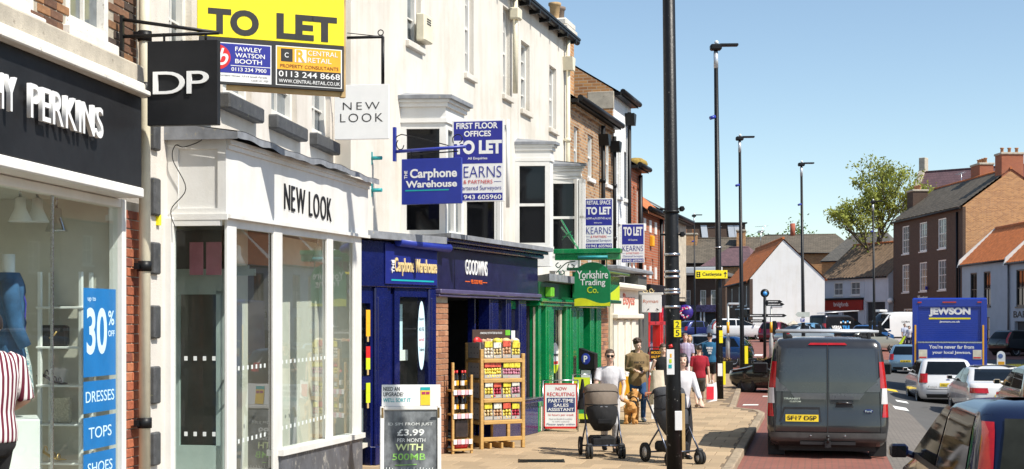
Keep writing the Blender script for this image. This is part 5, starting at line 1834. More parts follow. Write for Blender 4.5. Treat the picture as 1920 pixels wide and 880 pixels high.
v.patch('bumper_step', trimblk, 'b', (.93, -.93, .93, -.93, .20, .278), (12, 2), .01)
v.patch('high_brake_lamp', redlamp, 'b', (.32, -.32, .28, -.28, 1.90, 1.935), (8, 1), .016)
v.patch('plate_recess', trimblk, 'b', (.80, .10, .72, .13, .62, .86), (6, 3), .009)
v.patch('plate_surround', grey, 'b', (.77, .12, .70, .15, .60, .82), (6, 3), .013)
v.plate('SF17 DSP', .62, .735, .15, .69, off=.022)
v.patch('door_handle_recess', trimblk, 'b', (-.12, -.42, -.16, -.38, 1.08 - .22, 1.10 - .13), (6, 3), .015)
m = MB(); m.tube([(v.rear(-.14, .93) - .02, -.14, .925), (v.rear(-.27, .93) - .035, -.27, .94), (v.rear(-.40, .93) - .02, -.40, .925)], .016, 8); m.build('door_handle', grey, v.root)
v.btext('TRANSIT', .72, .44, .985, 1.015, chrome); v.btext('CUSTOM', .62, .44, .94, .965, chrome)
m = MB(); m.sphere((v.rear(-.66, .8) - .012, -.66, .80), (.008, .08, .034), 18, 8); o = m.build('badge', mt('badge_blue', (.01, .02, .12), .2, coat=.8), v.root)
v.btext('Ford', -.61, -.71, .785, .818, chrome, .022, 0)
m = MB(); m.box(-.02, .05, -.45, .45, .24, .29); m.box(-.10, -.02, -.05, .05, .2, .3); m.tube([(-.10, 0, .28), (-.12, 0, .36)], .022, 10); m.sphere((-.12, 0, .38), .03); m.build('tow_bar', trimblk, v.root)
MB().box(.4, 4.4, -.8, .8, .1, .24).build('underbody', trimblk, v.root)
for y in (.28, -.28): m = MB(); m.sphere((v.rear(y, .39) - .03, y, .39), .014, 8, 6); m.build('parking_sensor', chrome, v.root)
v.wheels((.98, 4.05), .335, .24, rim=darkalloy)
for s_ in 'lr':
    v.patch('side_window', carglass, s_, (2.75, 3.75, 2.75, 3.2, 1.18, 1.80))
    v.patch('side_trim', trimblk, s_, (.3, 4.7, .3, 4.7, .3, .5), (4, 2), .008)
v.mirrors(3.75, 1.36, trimblk, 1.55)
for x in (.55, 2.0, 3.1):
    m = MB(); m.tube([(x, -.86, 2.12), (x, .86, 2.12)], .026, 10); o = m.build('roof_bar', alloy, v.root)
    for s_ in (-1, 1):
        m = MB(); m.cbox(x - .03, x + .03, s_ * .70 - .03, s_ * .70 + .03, 1.96, 2.11, .01); m.cbox(x - .03, x + .03, s_ * .62 - .05, s_ * .62 + .05, 2.0, 2.05, .01); m.build('bar_clamp', trimblk, o)
        m = MB(); m.cbox(x - .015, x + .015, s_ * .88 - .03, s_ * .88 + .03, 2.08, 2.30, .015); m.build('bar_stop', black, o)

# --- traffic queue on the right
c = std_car('hatchback_car', 'white hatchback with red rear lamps waiting in the traffic queue', 'hatch', 4.36, 1.82, 1.48, paint('white', (.72, .72, .72), 0), place(1778, 44.5), ROAD_H - .05, 'v', plate='YH12 ZLO')
c.btext('Focus', .62, .35, .56, .62, chrome); o = MB(); o.sphere((c.rear(0, .82) - .01, 0, .80), (.006, .07, .03), 14, 8); o.build('badge', MATS['badge_blue'], c.root)
MB().tube([(c.L * .3, 0, 1.47), (c.L * .3 - .12, 0, 1.66)], .005, 6).build('aerial', black, c.root)
c = std_car('saloon_car', 'white saloon with L shaped red lamps behind the white hatchback', 'saloon', 4.6, 1.82, 1.44, paint('white2', (.70, .70, .69), 0), place(1884, 38.0), ROAD_H - .06, 'wide', plate='YK65 BMV')
c = std_car('beige_car', 'pale gold tall hatchback with upright red lamps at the right edge', 'mpv', 3.95, 1.72, 1.64, paint('gold', (.45, .37, .24), .3), place(1990, 33.0), ROAD_H - .06, 'tall', plate='FN09 TWB')
nb = paint('midnight', (.004, .007, .028), 0, .12)
c = std_car('dark_blue_car', 'glossy dark blue car with tall red tail lamp in the lower right corner', 'mpv', 4.0, 1.72, 1.66, nb, (3.98, 9.35, -.05), R(8.5), 'tall', mdz=-.045, gl=mt('near_car_glass', (.02, .022, .02), .03, var=.4, scale=2.5, spec=.08), plate='NJ05 KXR')
MATS['near_car_glass'].node_tree.nodes['Principled BSDF'].inputs['IOR'].default_value = 1.16
MATS['car_paint_midnight'].node_tree.nodes['Principled BSDF'].inputs['Coat Weight'].default_value = .4
c.patch('window_rubber', trimblk, 'l', (.42, 2.9, .42, 2.9, .615 * 1.66, .645 * 1.66), (6, 1), .008)
# two cars facing this way
std_car('pale_blue_hatchback', 'pale metallic blue small hatchback passing left of the blue lorry', 'hatch', 3.9, 1.70, 1.49, paint('paleblue', (.22, .36, .48), .4), place(1698, 70), ROAD_H + .12, 'v', plate='SC08 MDZ')
# --- lorry
lz = place(1780, 51)
T = thing('blue_lorry', 'big blue box lorry with white and yellow lettering seen from behind', 'lorry', lz, -R(17))
lb = mt('lorry_blue', (.006, .038, .34), .35, var=.06, scale=2, coat=.3)
m = MB(); m.cbox(-1.31, 1.31, .06, 5.2, .95, 3.55, .04); m.cbox(-1.31, -1.1, 0, .06, .95, 3.5, .01); m.cbox(1.1, 1.31, 0, .06, .95, 3.5, .01); m.cbox(-1.1, 1.1, 0, .06, 3.22, 3.5, .01); m.build('box_body', lb, T)
for i in range(18):
    MB().cbox(-1.1, 1.1, .035, .062, 1.95 + i * .0715, 2.018 + i * .0715, .008).build('shutter_slat', lb, T)
MB().cbox(-1.12, 1.14, -.05, .0, .62, 1.88, .01).build('tail_lift', lb, T)
MB().cbox(-1.12, 1.14, -.055, .005, 1.88, 1.94, .01).build('tail_lift_edge', steel, T)
text('JEWSON', -.72, .74, 2.86, 3.19, .031, signwhite, T, .06, .004); MB().box(-.72, .74, .028, .031, 2.76, 2.82).build('underline', yellow, T)
text('Jewson.co.uk', -.35, .38, 2.62, 2.71, .031, signwhite, T, .03, .003)
text("You're never far from", -.72, .86, 1.68, 1.82, -.052, signwhite, T, .025, .002); text('your local Jewson.', -.6, .76, 1.46, 1.60, -.052, signwhite, T, .025, .002)
for x in (-1.08, .82):
    o = MB().cbox(x, x + .3, -.062, -.052, 1.30, 1.64, .004).build('warning_panel', mt('pale_panel', (.7, .66, .52), .5), T)
    MB().box(x + .02, x + .28, -.066, -.061, 1.33, 1.38).build('red_bar', red, o)
for x in (-1.2, 1.18): MB().cbox(x - .03, x + .03, -.02, .0, 1.0, 2.55, .005).build('yellow_strip', amber, T)
for x, wd in ((-1.05, .07), (.0, .24), (1.05, .07)): MB().cbox(x - wd, x + wd, -.02, .0, 3.36, 3.41, .01).build('marker_lamp', redlamp, T)
MB().box(-1.0, 1.0, .1, 6.4, .55, .9).build('chassis', trimblk, T)
m = MB(); m.cbox(-1.05, 1.05, 5.3, 7.2, .5, 2.5, .15); m.build('cab', lb, T)
for x in (-1.15, 1.15):
    for y in (1.2, 5.9):
        MB().lathe([(.0, -.14), (.4, -.14), (.46, -.1), (.46, .1), (.4, .14), (0, .14)], 24, (x * .9, y, .46), 'x').build('wheel', rubber, T)
    m = MB(); m.cbox(x * 1.18 - .09, x * 1.18 + .09, 6.9, 7.0, 1.7, 2.2, .03); m.build('door_mirror', black, T)
    MB().cbox(x - .16, x + .16, .02, .08, .62, .74, .01).build('tail_lamp', redlamp, T)

# --- parked vehicles across the market place
def parked(name, label, kind, L, W, H, col, px, d, h, z=None, metal=.35, lamps='v', cat='car', rim=None):
    X = (px - 960) / FPX * d
    return std_car(name, label, kind, L, W, H, paint(col[0], col[1], metal), (X, d, (rz_(X, d) if z is None else z) + .005), R(h), lamps, detail=H < 1.7 and d < 80, cat=cat, rim=rim, group='vehicles in the market place')


parked('black_hatchback', 'black hatchback nosing out of the red bay behind the grey van', 'hatch', 4.3, 1.78, 1.43, ('black', (.008, .008, .009)), 1606, 42.6, -47, rim=darkalloy)
parked('blue_hatchback', 'metallic blue hatchback parked broadside beyond the pavement', 'hatch', 3.9, 1.66, 1.45, ('blue', (.01, .06, .20)), 1412, 67.5, -72, z=-.05)
parked('black_parked_car', 'black car parked just behind the metallic blue hatchback', 'hatch', 4.2, 1.75, 1.46, ('black', (.01, .01, .012)), 1372, 75, -75, z=.0)
parked('silver_parked_car', 'silver car nose partly hidden behind the man in teal', 'hatch', 4.0, 1.7, 1.45, ('silver', (.45, .46, .48)), 1362, 71.5, -80, z=.0)
parked('white_suv', 'white estate style car with upright red lamps parked side on', 'suv', 4.75, 1.85, 1.68, ('white3', (.7, .7, .7)), 1328, 109.5, 84, metal=0, lamps='tall')
parked('navy_parked_car', 'dark blue hatchback parked left of the white estate style car', 'hatch', 4.2, 1.75, 1.5, ('navy', (.02, .03, .14)), 1274, 111, 66)
parked('maroon_hatchback', 'maroon hatchback parked by the finger post', 'hatch', 4.0, 1.72, 1.52, ('maroon', (.16, .008, .03)), 1440, 101, 30)
parked('silver_blue_saloon', 'silver blue saloon parked right of the maroon hatchback', 'saloon', 4.4, 1.75, 1.45, ('silverblue', (.34, .42, .48)), 1462, 97, 62)
parked('light_blue_car', 'light blue and white small car below the parking direction sign', 'hatch', 3.8, 1.68, 1.5, ('ltblue', (.12, .3, .48)), 1502, 99, 40)
parked('grey_green_car', 'pale grey green car in front of the black lettered van', 'hatch', 4.1, 1.72, 1.45, ('greygreen', (.36, .38, .34)), 1585, 90, 62)
parked('bright_blue_car', 'bright blue car parked between the black van and the white van', 'hatch', 4.0, 1.72, 1.47, ('brightblue', (.02, .12, .36)), 1612, 96, 40)
parked('black_suv', 'black family car with alloy wheels parked at the far right', 'suv', 4.45, 1.84, 1.66, ('black2', (.006, .006, .007)), 1868, 89, 66, lamps='tall')
parked('silver_pickup', 'silver grey van half hidden behind the blue lorry', 'van', 4.9, 1.9, 1.95, ('silvervan', (.5, .51, .53)), 1846, 103, -20, cat='van')
p = parked('black_lettered_van', 'black van with white and blue lettering and a ladder on its roof', 'van', 5.0, 1.95, 2.0, ('black3', (.012, .012, .013)), 1528, 102, 60, cat='van')


def sidetext(c, body, side, x0, x1, z0, z1, mat, bold=.02):
    me = tmesh(body, bold, .02)
    xs = [q.co.x for q in me.vertices]; zs = [q.co.y for q in me.vertices]
    for q in me.vertices:
        f = (q.co.x - min(xs)) / (max(xs) - min(xs))
        z = z0 + (q.co.y - min(zs)) / (max(zs) - min(zs)) * (z1 - z0)
        k = 1 if side == 'l' else -1
        q.co = (x0 + (x1 - x0) * f, (c.lin(z)[2] + .012 + (.003 if q.co.z > 0 else 0)) * k, z)
    me.materials.clear(); me.materials.append(mat)
    link('lettering', me, c.root)


skyp = mt('sky_print', (.05, .3, .7), .4)
sidetext(p, 'VERSA', 'r', .75, 1.75, .95, 1.2, signwhite, .04); sidetext(p, 'TILE', 'r', 1.8, 2.5, .95, 1.2, skyp, .04); sidetext(p, 'Tile', 'r', 1.7, 2.4, .6, .82, signwhite, .02)
for k in range(5): MB().box(1.6 + k * .22, 1.75 + k * .22, -p.lin(1.45)[2] - .02, -p.lin(1.45)[2] - .012, 1.38 + .07 * (k % 2), 1.5 + .07 * (k % 2)).build('tile_mark', (signwhite, skyp)[k % 2], p.root)
m = MB()
for y in (-.75, -.35): m.tube([(-.1, y, 2.12), (3.6, y, 2.30)], .035, 8)
for i in range(12): m.tube([(.1 + i * .29, -.75, 2.13 + i * .0143), (.1 + i * .29, -.35, 2.13 + i * .0143)], .018, 6)
m.build('ladder', alloy, p.root)
q = parked('white_panel_van', 'tall white panel van facing left in front of the brown brick house', 'panelvan', 5.9, 1.98, 2.62, ('whitevan', (.74, .74, .74)), 1735, 106.5, -108, metal=0, cat='van')
sidetext(q, 'CORN', 'l', 2.75, 2.05, 1.8, 1.93, inkblack, 0); sidetext(q, 'TEL', 'l', 2.5, 2.1, 1.45, 1.56, inkblack, 0)
q.patch('side_rubbing_strip', trimblk, 'l', (.3, 5.2, .3, 5.2, .62, .74), (4, 1), .01)
MB().cbox(3.6, 4.3, -.4, .4, 2.6, 2.78, .06).build('roof_unit', whiteclean, q.root)
# ------------------------------------------------------------------ houses round the market place
def house(name, label, p0, p1, depth, ze, rise, wallm, roofm, wins=(), gablem=None, ridge=.5, hip=0, z0=-.3, fm=None, pm=None, corr=0, holes=(), sillm=None, ov=.25, nx=2, nz=2, th=.12, amp=.045):
    dx, dy = p1[0] - p0[0], p1[1] - p0[1]
    L = math.hypot(dx, dy)
    r = thing(name, label, 'house', (p0[0], p0[1], 0), math.atan2(dy, dx))
    m = wall_holes(MB(), 0, L, z0, ze, 0, .25, list(wins) + list(holes))
    m.build('front_wall', wallm, r)
    m = MB(); m.box(.02, L - .02, .25, depth, z0, ze - .01)
    yr = depth * ridge
    if not hip:
        for xa, xb in ((.0, .22), (L - .22, L)):
            m.box(xa, xb, .25, depth, z0, ze); m.prism([(0, ze), (depth, ze), (yr, ze + rise)], xa, xb, 'x')
    m.build('side_walls', gablem or wallm, r)
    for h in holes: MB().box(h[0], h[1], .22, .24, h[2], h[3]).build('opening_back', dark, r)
    for h in wins: sash(r, *h, y=0, rec=.09, fr=.09, nx=nx, nz=nz, fm=fm, pm=pm or pane_grey, sill=.08, sillm=sillm or white)
    m = MB()
    zl = ze - ov * rise / yr
    zl2 = ze - ov * rise / (depth - yr)
    if corr:
        nc = int(L / corr) * 6
        rows = int(math.hypot(yr, rise) / .35) * 2

        rj = random.Random(len(name))

        def fn(u, v):
            x = -.08 + u * (L + .16)
            k = int(v * rows + 1e-6)
            st = (.045 if k % 2 == 0 else 0)
            y = -ov + v * (yr + ov)
            return (x, y, zl + (ze + rise - zl) * v + th + st + amp * math.sin(2 * PI * x / corr) + rj.uniform(-.012, .012))
        m.grid(fn, nc, rows)
        m.add([(-.08, yr, ze + rise + th), (L + .08, yr, ze + rise + th), (L + .08, depth + ov, zl2 + th), (-.08, depth + ov, zl2 + th)], [(0, 1, 2, 3)])
        m.box(-.08, L + .08, -ov, -ov + .02, zl, zl + th)
    else:
        hx = hip
        vs = [(-.08, -ov, zl + th), (L + .08, -ov, zl + th), (L + .08 - hx, yr, ze + rise + th), (-.08 + hx, yr, ze + rise + th), (L + .08, depth + ov, zl2 + th), (-.08, depth + ov, zl2 + th),
              (-.08, -ov, zl), (L + .08, -ov, zl), (-.08, depth + ov, zl2), (L + .08, depth + ov, zl2)]
        m.add(vs, [(0, 1, 2, 3), (3, 2, 4, 5), (6, 7, 1, 0)] + ([(1, 4, 2), (5, 0, 3), (7, 9, 4, 1), (8, 6, 0, 5)] if hip else []))
    m.build('roof', roofm, r)
    MB().tube([(-.08, yr, ze + rise + th + .03), (L + .08, yr, ze + rise + th + .03)] if not hip else [(hip, yr, ze + rise + th), (L - hip, yr, ze + rise + th)], .11, 6).build('ridge_tiles', roofm if not corr else pantile, r)
    m = MB(); m.tube([(0, -ov - .06, zl + .05), (L, -ov - .06, zl + .05)], .07, 8); m.build('gutter', black, r)
    return r, L


def chimney(par, x0, x1, y0, y1, z0, z1, mat, pots=3):
    m = MB(); m.box(x0, x1, y0, y1, z0, z1); o = m.build('chimney', mat, par)
    MB().cbox(x0 - .08, x1 + .08, y0 - .08, y1 + .08, z1 - .02, z1 + .16, .03).build('chimney_cap', stone, o)
    for i in range(pots):
        x = x0 + (x1 - x0) * (i + .5) / pots if (x1 - x0) >= (y1 - y0) else (x0 + x1) / 2
        y = (y0 + y1) / 2 if (x1 - x0) >= (y1 - y0) else y0 + (y1 - y0) * (i + .5) / pots
        MB().lathe([(.13, z1 + .15), (.12, z1 + .5), (.16, z1 + .52), (.16, z1 + .6), (.1, z1 + .6)], 10, (x, y, 0)).build('chimney_pot', mt('chimney_clay', (.42, .2, .1), .85, var=.3), o)


greywall = mt('blue_grey_render', (.36, .40, .46), .85, var=.07, scale=1)
palewall = mt('pale_blue_render', (.52, .56, .62), .85, var=.07, scale=1, worn=(.4, .4, .4), wornamt=.68)
gablewhite = mt('white_gable_render', (.80, .79, .77), .85, streak=(.66, .62, .55), var=.04, scale=.8, worn=(.55, .45, .33), wornamt=.70)
blackframe = mt('black_sash', (.02, .02, .022), .4)
# white gabled house
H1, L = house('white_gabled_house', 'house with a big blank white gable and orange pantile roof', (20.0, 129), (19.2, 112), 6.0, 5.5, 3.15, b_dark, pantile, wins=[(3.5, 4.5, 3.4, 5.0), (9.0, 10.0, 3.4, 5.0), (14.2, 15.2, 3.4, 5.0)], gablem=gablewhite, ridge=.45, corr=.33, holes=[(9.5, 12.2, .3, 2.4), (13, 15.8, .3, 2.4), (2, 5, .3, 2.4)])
m = MB(); m.cbox(8.6, 16.9, -.18, -.02, 2.55, 3.05, .02); m.build('shop_fascia', black, H1); MB().cbox(8.5, 17, -.22, -.0, 3.05, 3.14, .01).build('fascia_trim', palewall, H1)
for a in (9.4, 12.2, 13.0, 15.7): MB().box(a, a + .12, -.04, .1, 0, 2.5).build('window_post', palewall, H1)
# bargeboard down the pantile verge
# pale house with the red estate agent shop
H2, L2 = house('estate_agent_house', 'pale rendered house with red shop fascia and brown tiled roof', (31.3, 140.5), (35.4, 130.4), 8.0, 6.4, 3.3, palewall, browntile, wins=[(2.2, 3.7, 4.6, 5.9), (5.0, 6.5, 4.6, 5.9)], holes=[(.6, 3.0, .4, 3.0), (3.6, 6.2, .4, 3.0), (7.5, 10.4, .4, 3.9)], corr=.5, nx=2, nz=1)
m = MB(); m.cbox(.3, 7.1, -.2, -.02, 3.15, 4.15, .02); sg = m.build('red_fascia', mt('red_fascia', (.30, .012, .012), .35, var=.1), H2); MB().cbox(.2, 7.2, -.4, .0, 4.15, 4.35, .02).build('fascia_hood', charcoal, H2)
text('bridgfords', 2.5, 4.9, 3.4, 3.95, -.205, signwhite, sg, .0, .01)
MB().cbox(-1.3, -.2, -.8, -.7, 3.1, 4.1, .02).build('projecting_sign', mt('bright_red', (.62, .02, .02), .4), H2)
MB().cbox(-.3, -.1, -.8, .1, 3.9, 4.0, .02).build('sign_bracket', black, H2)
m = MB(); m.box(7.2, 7.3, -.06, .2, 0, 6); m.box(7.3, 10.6, -.06, .0, 4.0, 4.15); m.box(7.3, 10.6, -.03, .0, 4.15, 6.2); m.build('garage_boarding', palewall, H2)
# tall brown brick house
H3, L3 = house('brown_brick_house', 'tall three storey dark brown brick house with white sash windows and stone slate roof', (35.75, 130), (36.4, 112), 8.2, 11.35, 2.9, b_dark, roof_stone, wins=[(x, x + 2.0, z, z + 2.55) for z in (8.2, 4.7) for x in (2.6, 7.4, 12.2)] + [(3.0, 5.6, .6, 3.2)], gablem=b_orange, ridge=.48, fm=whiteclean, nx=3, nz=4, th=.2, corr=1.2, amp=.012)
text('Newtons', 7.2, 9.7, 3.9, 4.35, -.03, signwhite, H3, .02, .04); text('solicitors', 8.8, 10.2, 3.45, 3.75, -.03, signwhite, H3, .01, .04)
MB().tube([(16.9, -.08, .0), (16.9, -.08, 11)], .09, 8).build('drainpipe', black, H3)
MB().cbox(9.7, 9.95, -.3, -.1, 4.8, 5.1, .03).build('alarm_box', royal, H3)
m = MB(); m.prism([(7.6, 2.6), (9.6, 2.6), (8.6, 3.35)], -.5, 0); m.box(7.8, 8.0, -.45, 0, 0, 2.6); m.box(9.2, 9.4, -.45, 0, 0, 2.6); m.build('door_hood', white, H3)
chimney(H3, 16.6, 18.0, 3.2, 5.0, 13.6, 15.6, b_red, 3); chimney(H3, 8.5, 10.6, 4.2, 5.4, 12.6, 15.6, b_red, 4); chimney(H3, -.9, .8, 1.6, 3.0, 8, 14.2, b_dark, 3)
# blue grey houses with pantiles
H4, L4 = house('blue_grey_bar', 'blue grey rendered bar with black windows and orange pantile roof', (34.4, 106), (34.3, 95.9), 5.2, 6.45, 2.6, greywall, pantile, wins=[(2.0, 3.5, 3.2, 5.7), (5.0, 6.5, 3.2, 5.7), (4.8, 6.3, .6, 2.4)], corr=.33, fm=blackframe, pm=pane_dark, sillm=blackframe, gablem=greywall, ov=.2, ridge=.5)
m = MB(); m.prism([(-.35, 6.2), (-.2, 6.75), (2.62, 9.3), (2.62, 9.0)], -.16, .0, 'x'); m.build('verge_board', white, H4)
H5, L5 = house('blue_grey_bar_annex', 'right-hand half of the blue grey bar with dark doorway and lettering', (34.3, 95.8), (34.2, 84), 5.2, 6.2, 2.6, greywall, pantile, wins=[(1.5, 3.2, 3.1, 5.6), (6, 7.7, 3.1, 5.6)], holes=[(1.2, 3.6, .0, 2.1)], corr=.33, fm=blackframe, pm=pane_dark, sillm=blackframe, ov=.2)
text('BAR', 1.0, 3.6, 2.35, 2.8, -.01, inkblack, H5, .02, .01)
MB().tube([(.25, -.1, 0), (.25, -.1, 6.2)], .07, 8).build('drainpipe', greypipe, H5); MB().tube([(-.25, -.1, 0), (-.25, -.1, 6.2)], .07, 8).build('drainpipe', black, H4)
m = MB(); m.prism([(-.35, 5.95), (-.2, 6.5), (2.62, 9.05), (2.62, 8.75)], -.16, .0, 'x'); m.build('verge_board', white, H5)
m = MB(); m.sphere((.1, -.3, 4.0), .28, 10, 7); m.build('wall_lantern', whiteclean, H3)
# church behind
CH, LC = house('church', 'church with purple slate roof and pointed stone gable behind the brown brick house', (44.5, 155), (58, 143), 8, 14.1, 4.8, stone, roof_purple, ridge=.5)
m = MB(); m.prism([(-.6, 13.2), (9.0, 13.2), (4.2, 19.9)], -.7, -.1, 'x'); m.build('coped_gable', stone, CH)
MB().cbox(-.75, 0, 3.75, 4.65, 19.0, 20.7, .05).build('gable_finial', stone, CH)
MB().cbox(-.8, .2, -.9, .4, 12.7, 15.3, .1).build('buttress_pinnacle', stone, CH)
# long slate hall and cluster at the back
H6, _ = house('slate_roofed_hall', 'long brick building with hipped grey slate roof behind the white gable', (26.5, 161), (39.5, 158), 12, 9.9, 2.3, b_orange, roof_stone, wins=[(10.2, 11.6, 7.7, 9.3)], hip=2.5)
MB().tube([(5.8, 6, 12), (5.8, 6, 13.7)], .3, 10).build('flue', mt('clay_flue', (.35, .09, .05), .8), H6)
H7, _ = house('purple_roofed_brick_house', 'brick house with small hipped purple slate roof left of the white gable', (20.5, 150), (25.5, 147), 7, 8.0, 2.0, b_orange, roof_purple, hip=1.8)
H8, _ = house('mossy_roofed_house', 'dark house with broad mossy stone slate roof behind the flower shop', (18.2, 156), (29, 154), 10, 8.6, 2.9, b_dark, roof_stone, hip=.8)
chimney(H8, .6, 2.4, 3.5, 4.8, 9, 12.0, b_orange, 2); chimney(H8, 6.9, 7.9, 3, 4.2, 9, 12.3, b_orange, 1)
MF = thing('flat_roofed_block', 'dark brick top storey with pale skylights above the old roofs', 'building', (19.4, 170, 0), 0)
m = MB(); m.box(0, 9.2, 0, 6, 0, 14.0); m.build('wall', b_dark, MF)
for x in (3.9, 7.2, 8.0): MB().prism([(x, 12.2), (x + .75, 12.2), (x + .55, 13.8), (x - .2, 13.8)], -.12, -.02).build('skylight', palewall, MF)
MB().box(-.2, 9.4, -.3, 6, 14.0, 14.15).build('roof', charcoal, MF)
# dark shops left of the gabled house
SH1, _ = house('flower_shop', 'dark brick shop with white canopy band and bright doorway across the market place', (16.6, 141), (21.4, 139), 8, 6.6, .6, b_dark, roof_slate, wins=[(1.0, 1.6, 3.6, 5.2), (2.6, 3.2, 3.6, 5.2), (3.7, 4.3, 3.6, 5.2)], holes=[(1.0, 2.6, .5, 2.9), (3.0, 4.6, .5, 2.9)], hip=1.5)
m = MB(); m.cbox(.2, 4.9, -.9, .0, 6.9, 7.5, .03); m.build('canopy', whiteclean, SH1)
m = MB(); m.cbox(.6, 4.7, -.15, -.02, 3.0, 3.7, .02); sg = m.build('shop_sign', mt('navy_floral', (.05, .04, .12), .4, var=.9, scale=5), SH1)
for x in (.95, 2.6, 2.95, 4.55): MB().box(x, x + .14, -.05, .1, 0, 3.0).build('door_post', palewall, SH1)
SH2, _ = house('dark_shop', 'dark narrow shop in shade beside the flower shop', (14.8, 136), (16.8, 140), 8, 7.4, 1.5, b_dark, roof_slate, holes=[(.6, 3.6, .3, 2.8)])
m = MB(); m.cbox(.3, 4.2, -.15, -.02, 2.9, 3.6, .02); m.build('shop_sign', charcoal, SH2)
H9, _ = house('dark_slate_house', 'house with dark slate hipped roof at the foot of the tree', (33.5, 150), (40.5, 146), 9, 8.6, 3.0, b_orange, roof_slate, hip=2.2)
# opposite side of the street, just out of view: mirrored in the shop windows
for k, (ya, yb, e, mt_, rf) in enumerate(((83, 70, 8.0, b_red, pantile), (69.8, 58, 7.4, b_dark, roof_slate), (57.8, 44, 7.6, b_red, pantile), (43.8, 31, 6.8, greywall, roof_slate), (30.8, 16, 8.2, b_orange, pantile))):
    Lw = ya - yb
    house('opposite_house', ['plain red brick', 'dark brown brick', 'long red brick', 'grey rendered', 'tall orange brick'][k] + ' house across the street, out of frame to the right', (34.0, ya), (34.0, yb), 7, e, 2.6, mt_, rf, wins=[(Lw * f, Lw * f + 1.1, e - 2.6, e - .9) for f in (.15, .45, .75)] + [(Lw * f, Lw * f + 1.6, .6, 2.6) for f in (.15, .5, .75)])

def aerial(par, x, y, z):
    m = MB(); m.tube([(x, y, z), (x, y, z + 1.6)], .03, 6); m.tube([(x - .9, y, z + 1.5), (x + .7, y, z + 1.6)], .02, 5)
    for i in range(7): m.tube([(x - .85 + i * .24, y - .3, z + 1.5 + i * .015), (x - .85 + i * .24, y + .3, z + 1.5 + i * .015)], .012, 4)
    m.build('tv_aerial', steel, par)


aerial(H6, 2.3, 5, 11.8); aerial(H8, 4.5, 4, 11.3); aerial(H3, 4, 5, 14); aerial(H1, 4, 2.6, 8.6)

# stone gate piers with railing
for i, px in enumerate((1463, 1488)):
    g = thing('gate_pier', 'stone gate pier with pyramid cap, %s of the pair by the white gable' % ('left' if i == 0 else 'right'), 'pier', ((px - 960) / FPX * 111, 111, .3), 0, 'stone gate piers')
    m = MB(); m.cbox(-.4, .4, -.4, .4, -.4, 1.35, .03); m.build('shaft', stone, g)
    m = MB(); m.cbox(-.5, .5, -.5, .5, 1.35, 1.52, .03); m.add([(-.48, -.48, 1.52), (.48, -.48, 1.52), (.48, .48, 1.52), (-.48, .48, 1.52), (0, 0, 1.85)], [(0, 1, 4), (1, 2, 4), (2, 3, 4), (3, 0, 4)]); m.build('cap', stone, g)


# ------------------------------------------------------------------ trees
def leafmat(name, c):
    m, t, b = _base(name)
    ge = t.nodes.new('ShaderNodeNewGeometry')
    cc = mixc(t, ramp(t, noise(t, ge.outputs['Position'], .9, 3), .3, .7), mul(c, .55), mul(c, 1.35))
    t.links.new(cc, b.inputs['Base Color'])
    b.inputs['Roughness'].default_value = .6
    tr = N(t, 'ShaderNodeBsdfTranslucent'); t.links.new(cc, tr.inputs[0])
    mx = N(t, 'ShaderNodeMixShader'); mx.inputs[0].default_value = .35
    t.links.new(b.outputs[0], mx.inputs[1]); t.links.new(tr.outputs[0], mx.inputs[2]); t.links.new(mx.outputs[0], t.nodes['Material Output'].inputs[0])
    return m


def tree(name, label, loc, H, spread, nleaf, col, trunk_h=.3, seed=1, lsz=.16, levels=5):
    rnd = random.Random(seed)
    r = thing(name, label, 'tree', loc)
    m = MB()
    tips = []

    def grow(p, d, l, rad, lev):
        q = p + d * l
        mid = (p + q) / 2 + Vector((rnd.uniform(-1, 1), rnd.uniform(-1, 1), 0)) * l * .07
        m.tube([p, mid, q], [rad, rad * .82, rad * .62], 6 if lev < 3 else 4, caps=False)
        if lev >= levels - 3:
            tips.append((q, l)); tips.append((mid, l))
        if lev == levels: return
        for k in range(3 if lev < 2 else rnd.choice((2, 3))):
            nd = (d + Vector((rnd.uniform(-1, 1), rnd.uniform(-1, 1), rnd.uniform(-.25, .6))) * (.62 * spread)).normalized()
            grow(q, nd, l * rnd.uniform(.66, .86), rad * .6, lev + 1)
    grow(Vector((0, 0, 0)), Vector((.04, 0, 1)), H * trunk_h, H * .022, 0)
    m.build('trunk', mt('bark', (.10, .08, .06), .9, var=.3), r)
    lv = MB()
    for i in range(nleaf):
        q, l = rnd.choice(tips)
        c = q + Vector((rnd.gauss(0, 1), rnd.gauss(0, 1), rnd.gauss(0, .8))) * l * .30
        a = Vector((rnd.uniform(-1, 1), rnd.uniform(-1, 1), rnd.uniform(-1, 1))).normalized()
        b = a.cross(Vector((rnd.uniform(-1, 1), rnd.uniform(-1, 1), rnd.uniform(-1, 1)))).normalized()
        sz = lsz * rnd.uniform(.6, 1.4)
        lv.add([c - a * sz, c + b * sz * .5, c + a * sz, c - b * sz * .5], [(0, 1, 2, 3)])
    lv.build('crown', leafmat(name + '_leaf', col), r)
    return r


tree('leafy_tree', 'tall spring tree with sparse yellow green leaves left of the brown brick house', ((1648 - 960) / FPX * 140, 140, 0), 22.5, .92, 9500, (.31, .34, .06), .205, 11, .165, 6)
tree('distant_tree', 'small green treetop showing over the long slate roof', ((1440 - 960) / FPX * 185, 185, 0), 9.0, .8, 2500, (.14, .22, .03), .5, 5, .2, 4)
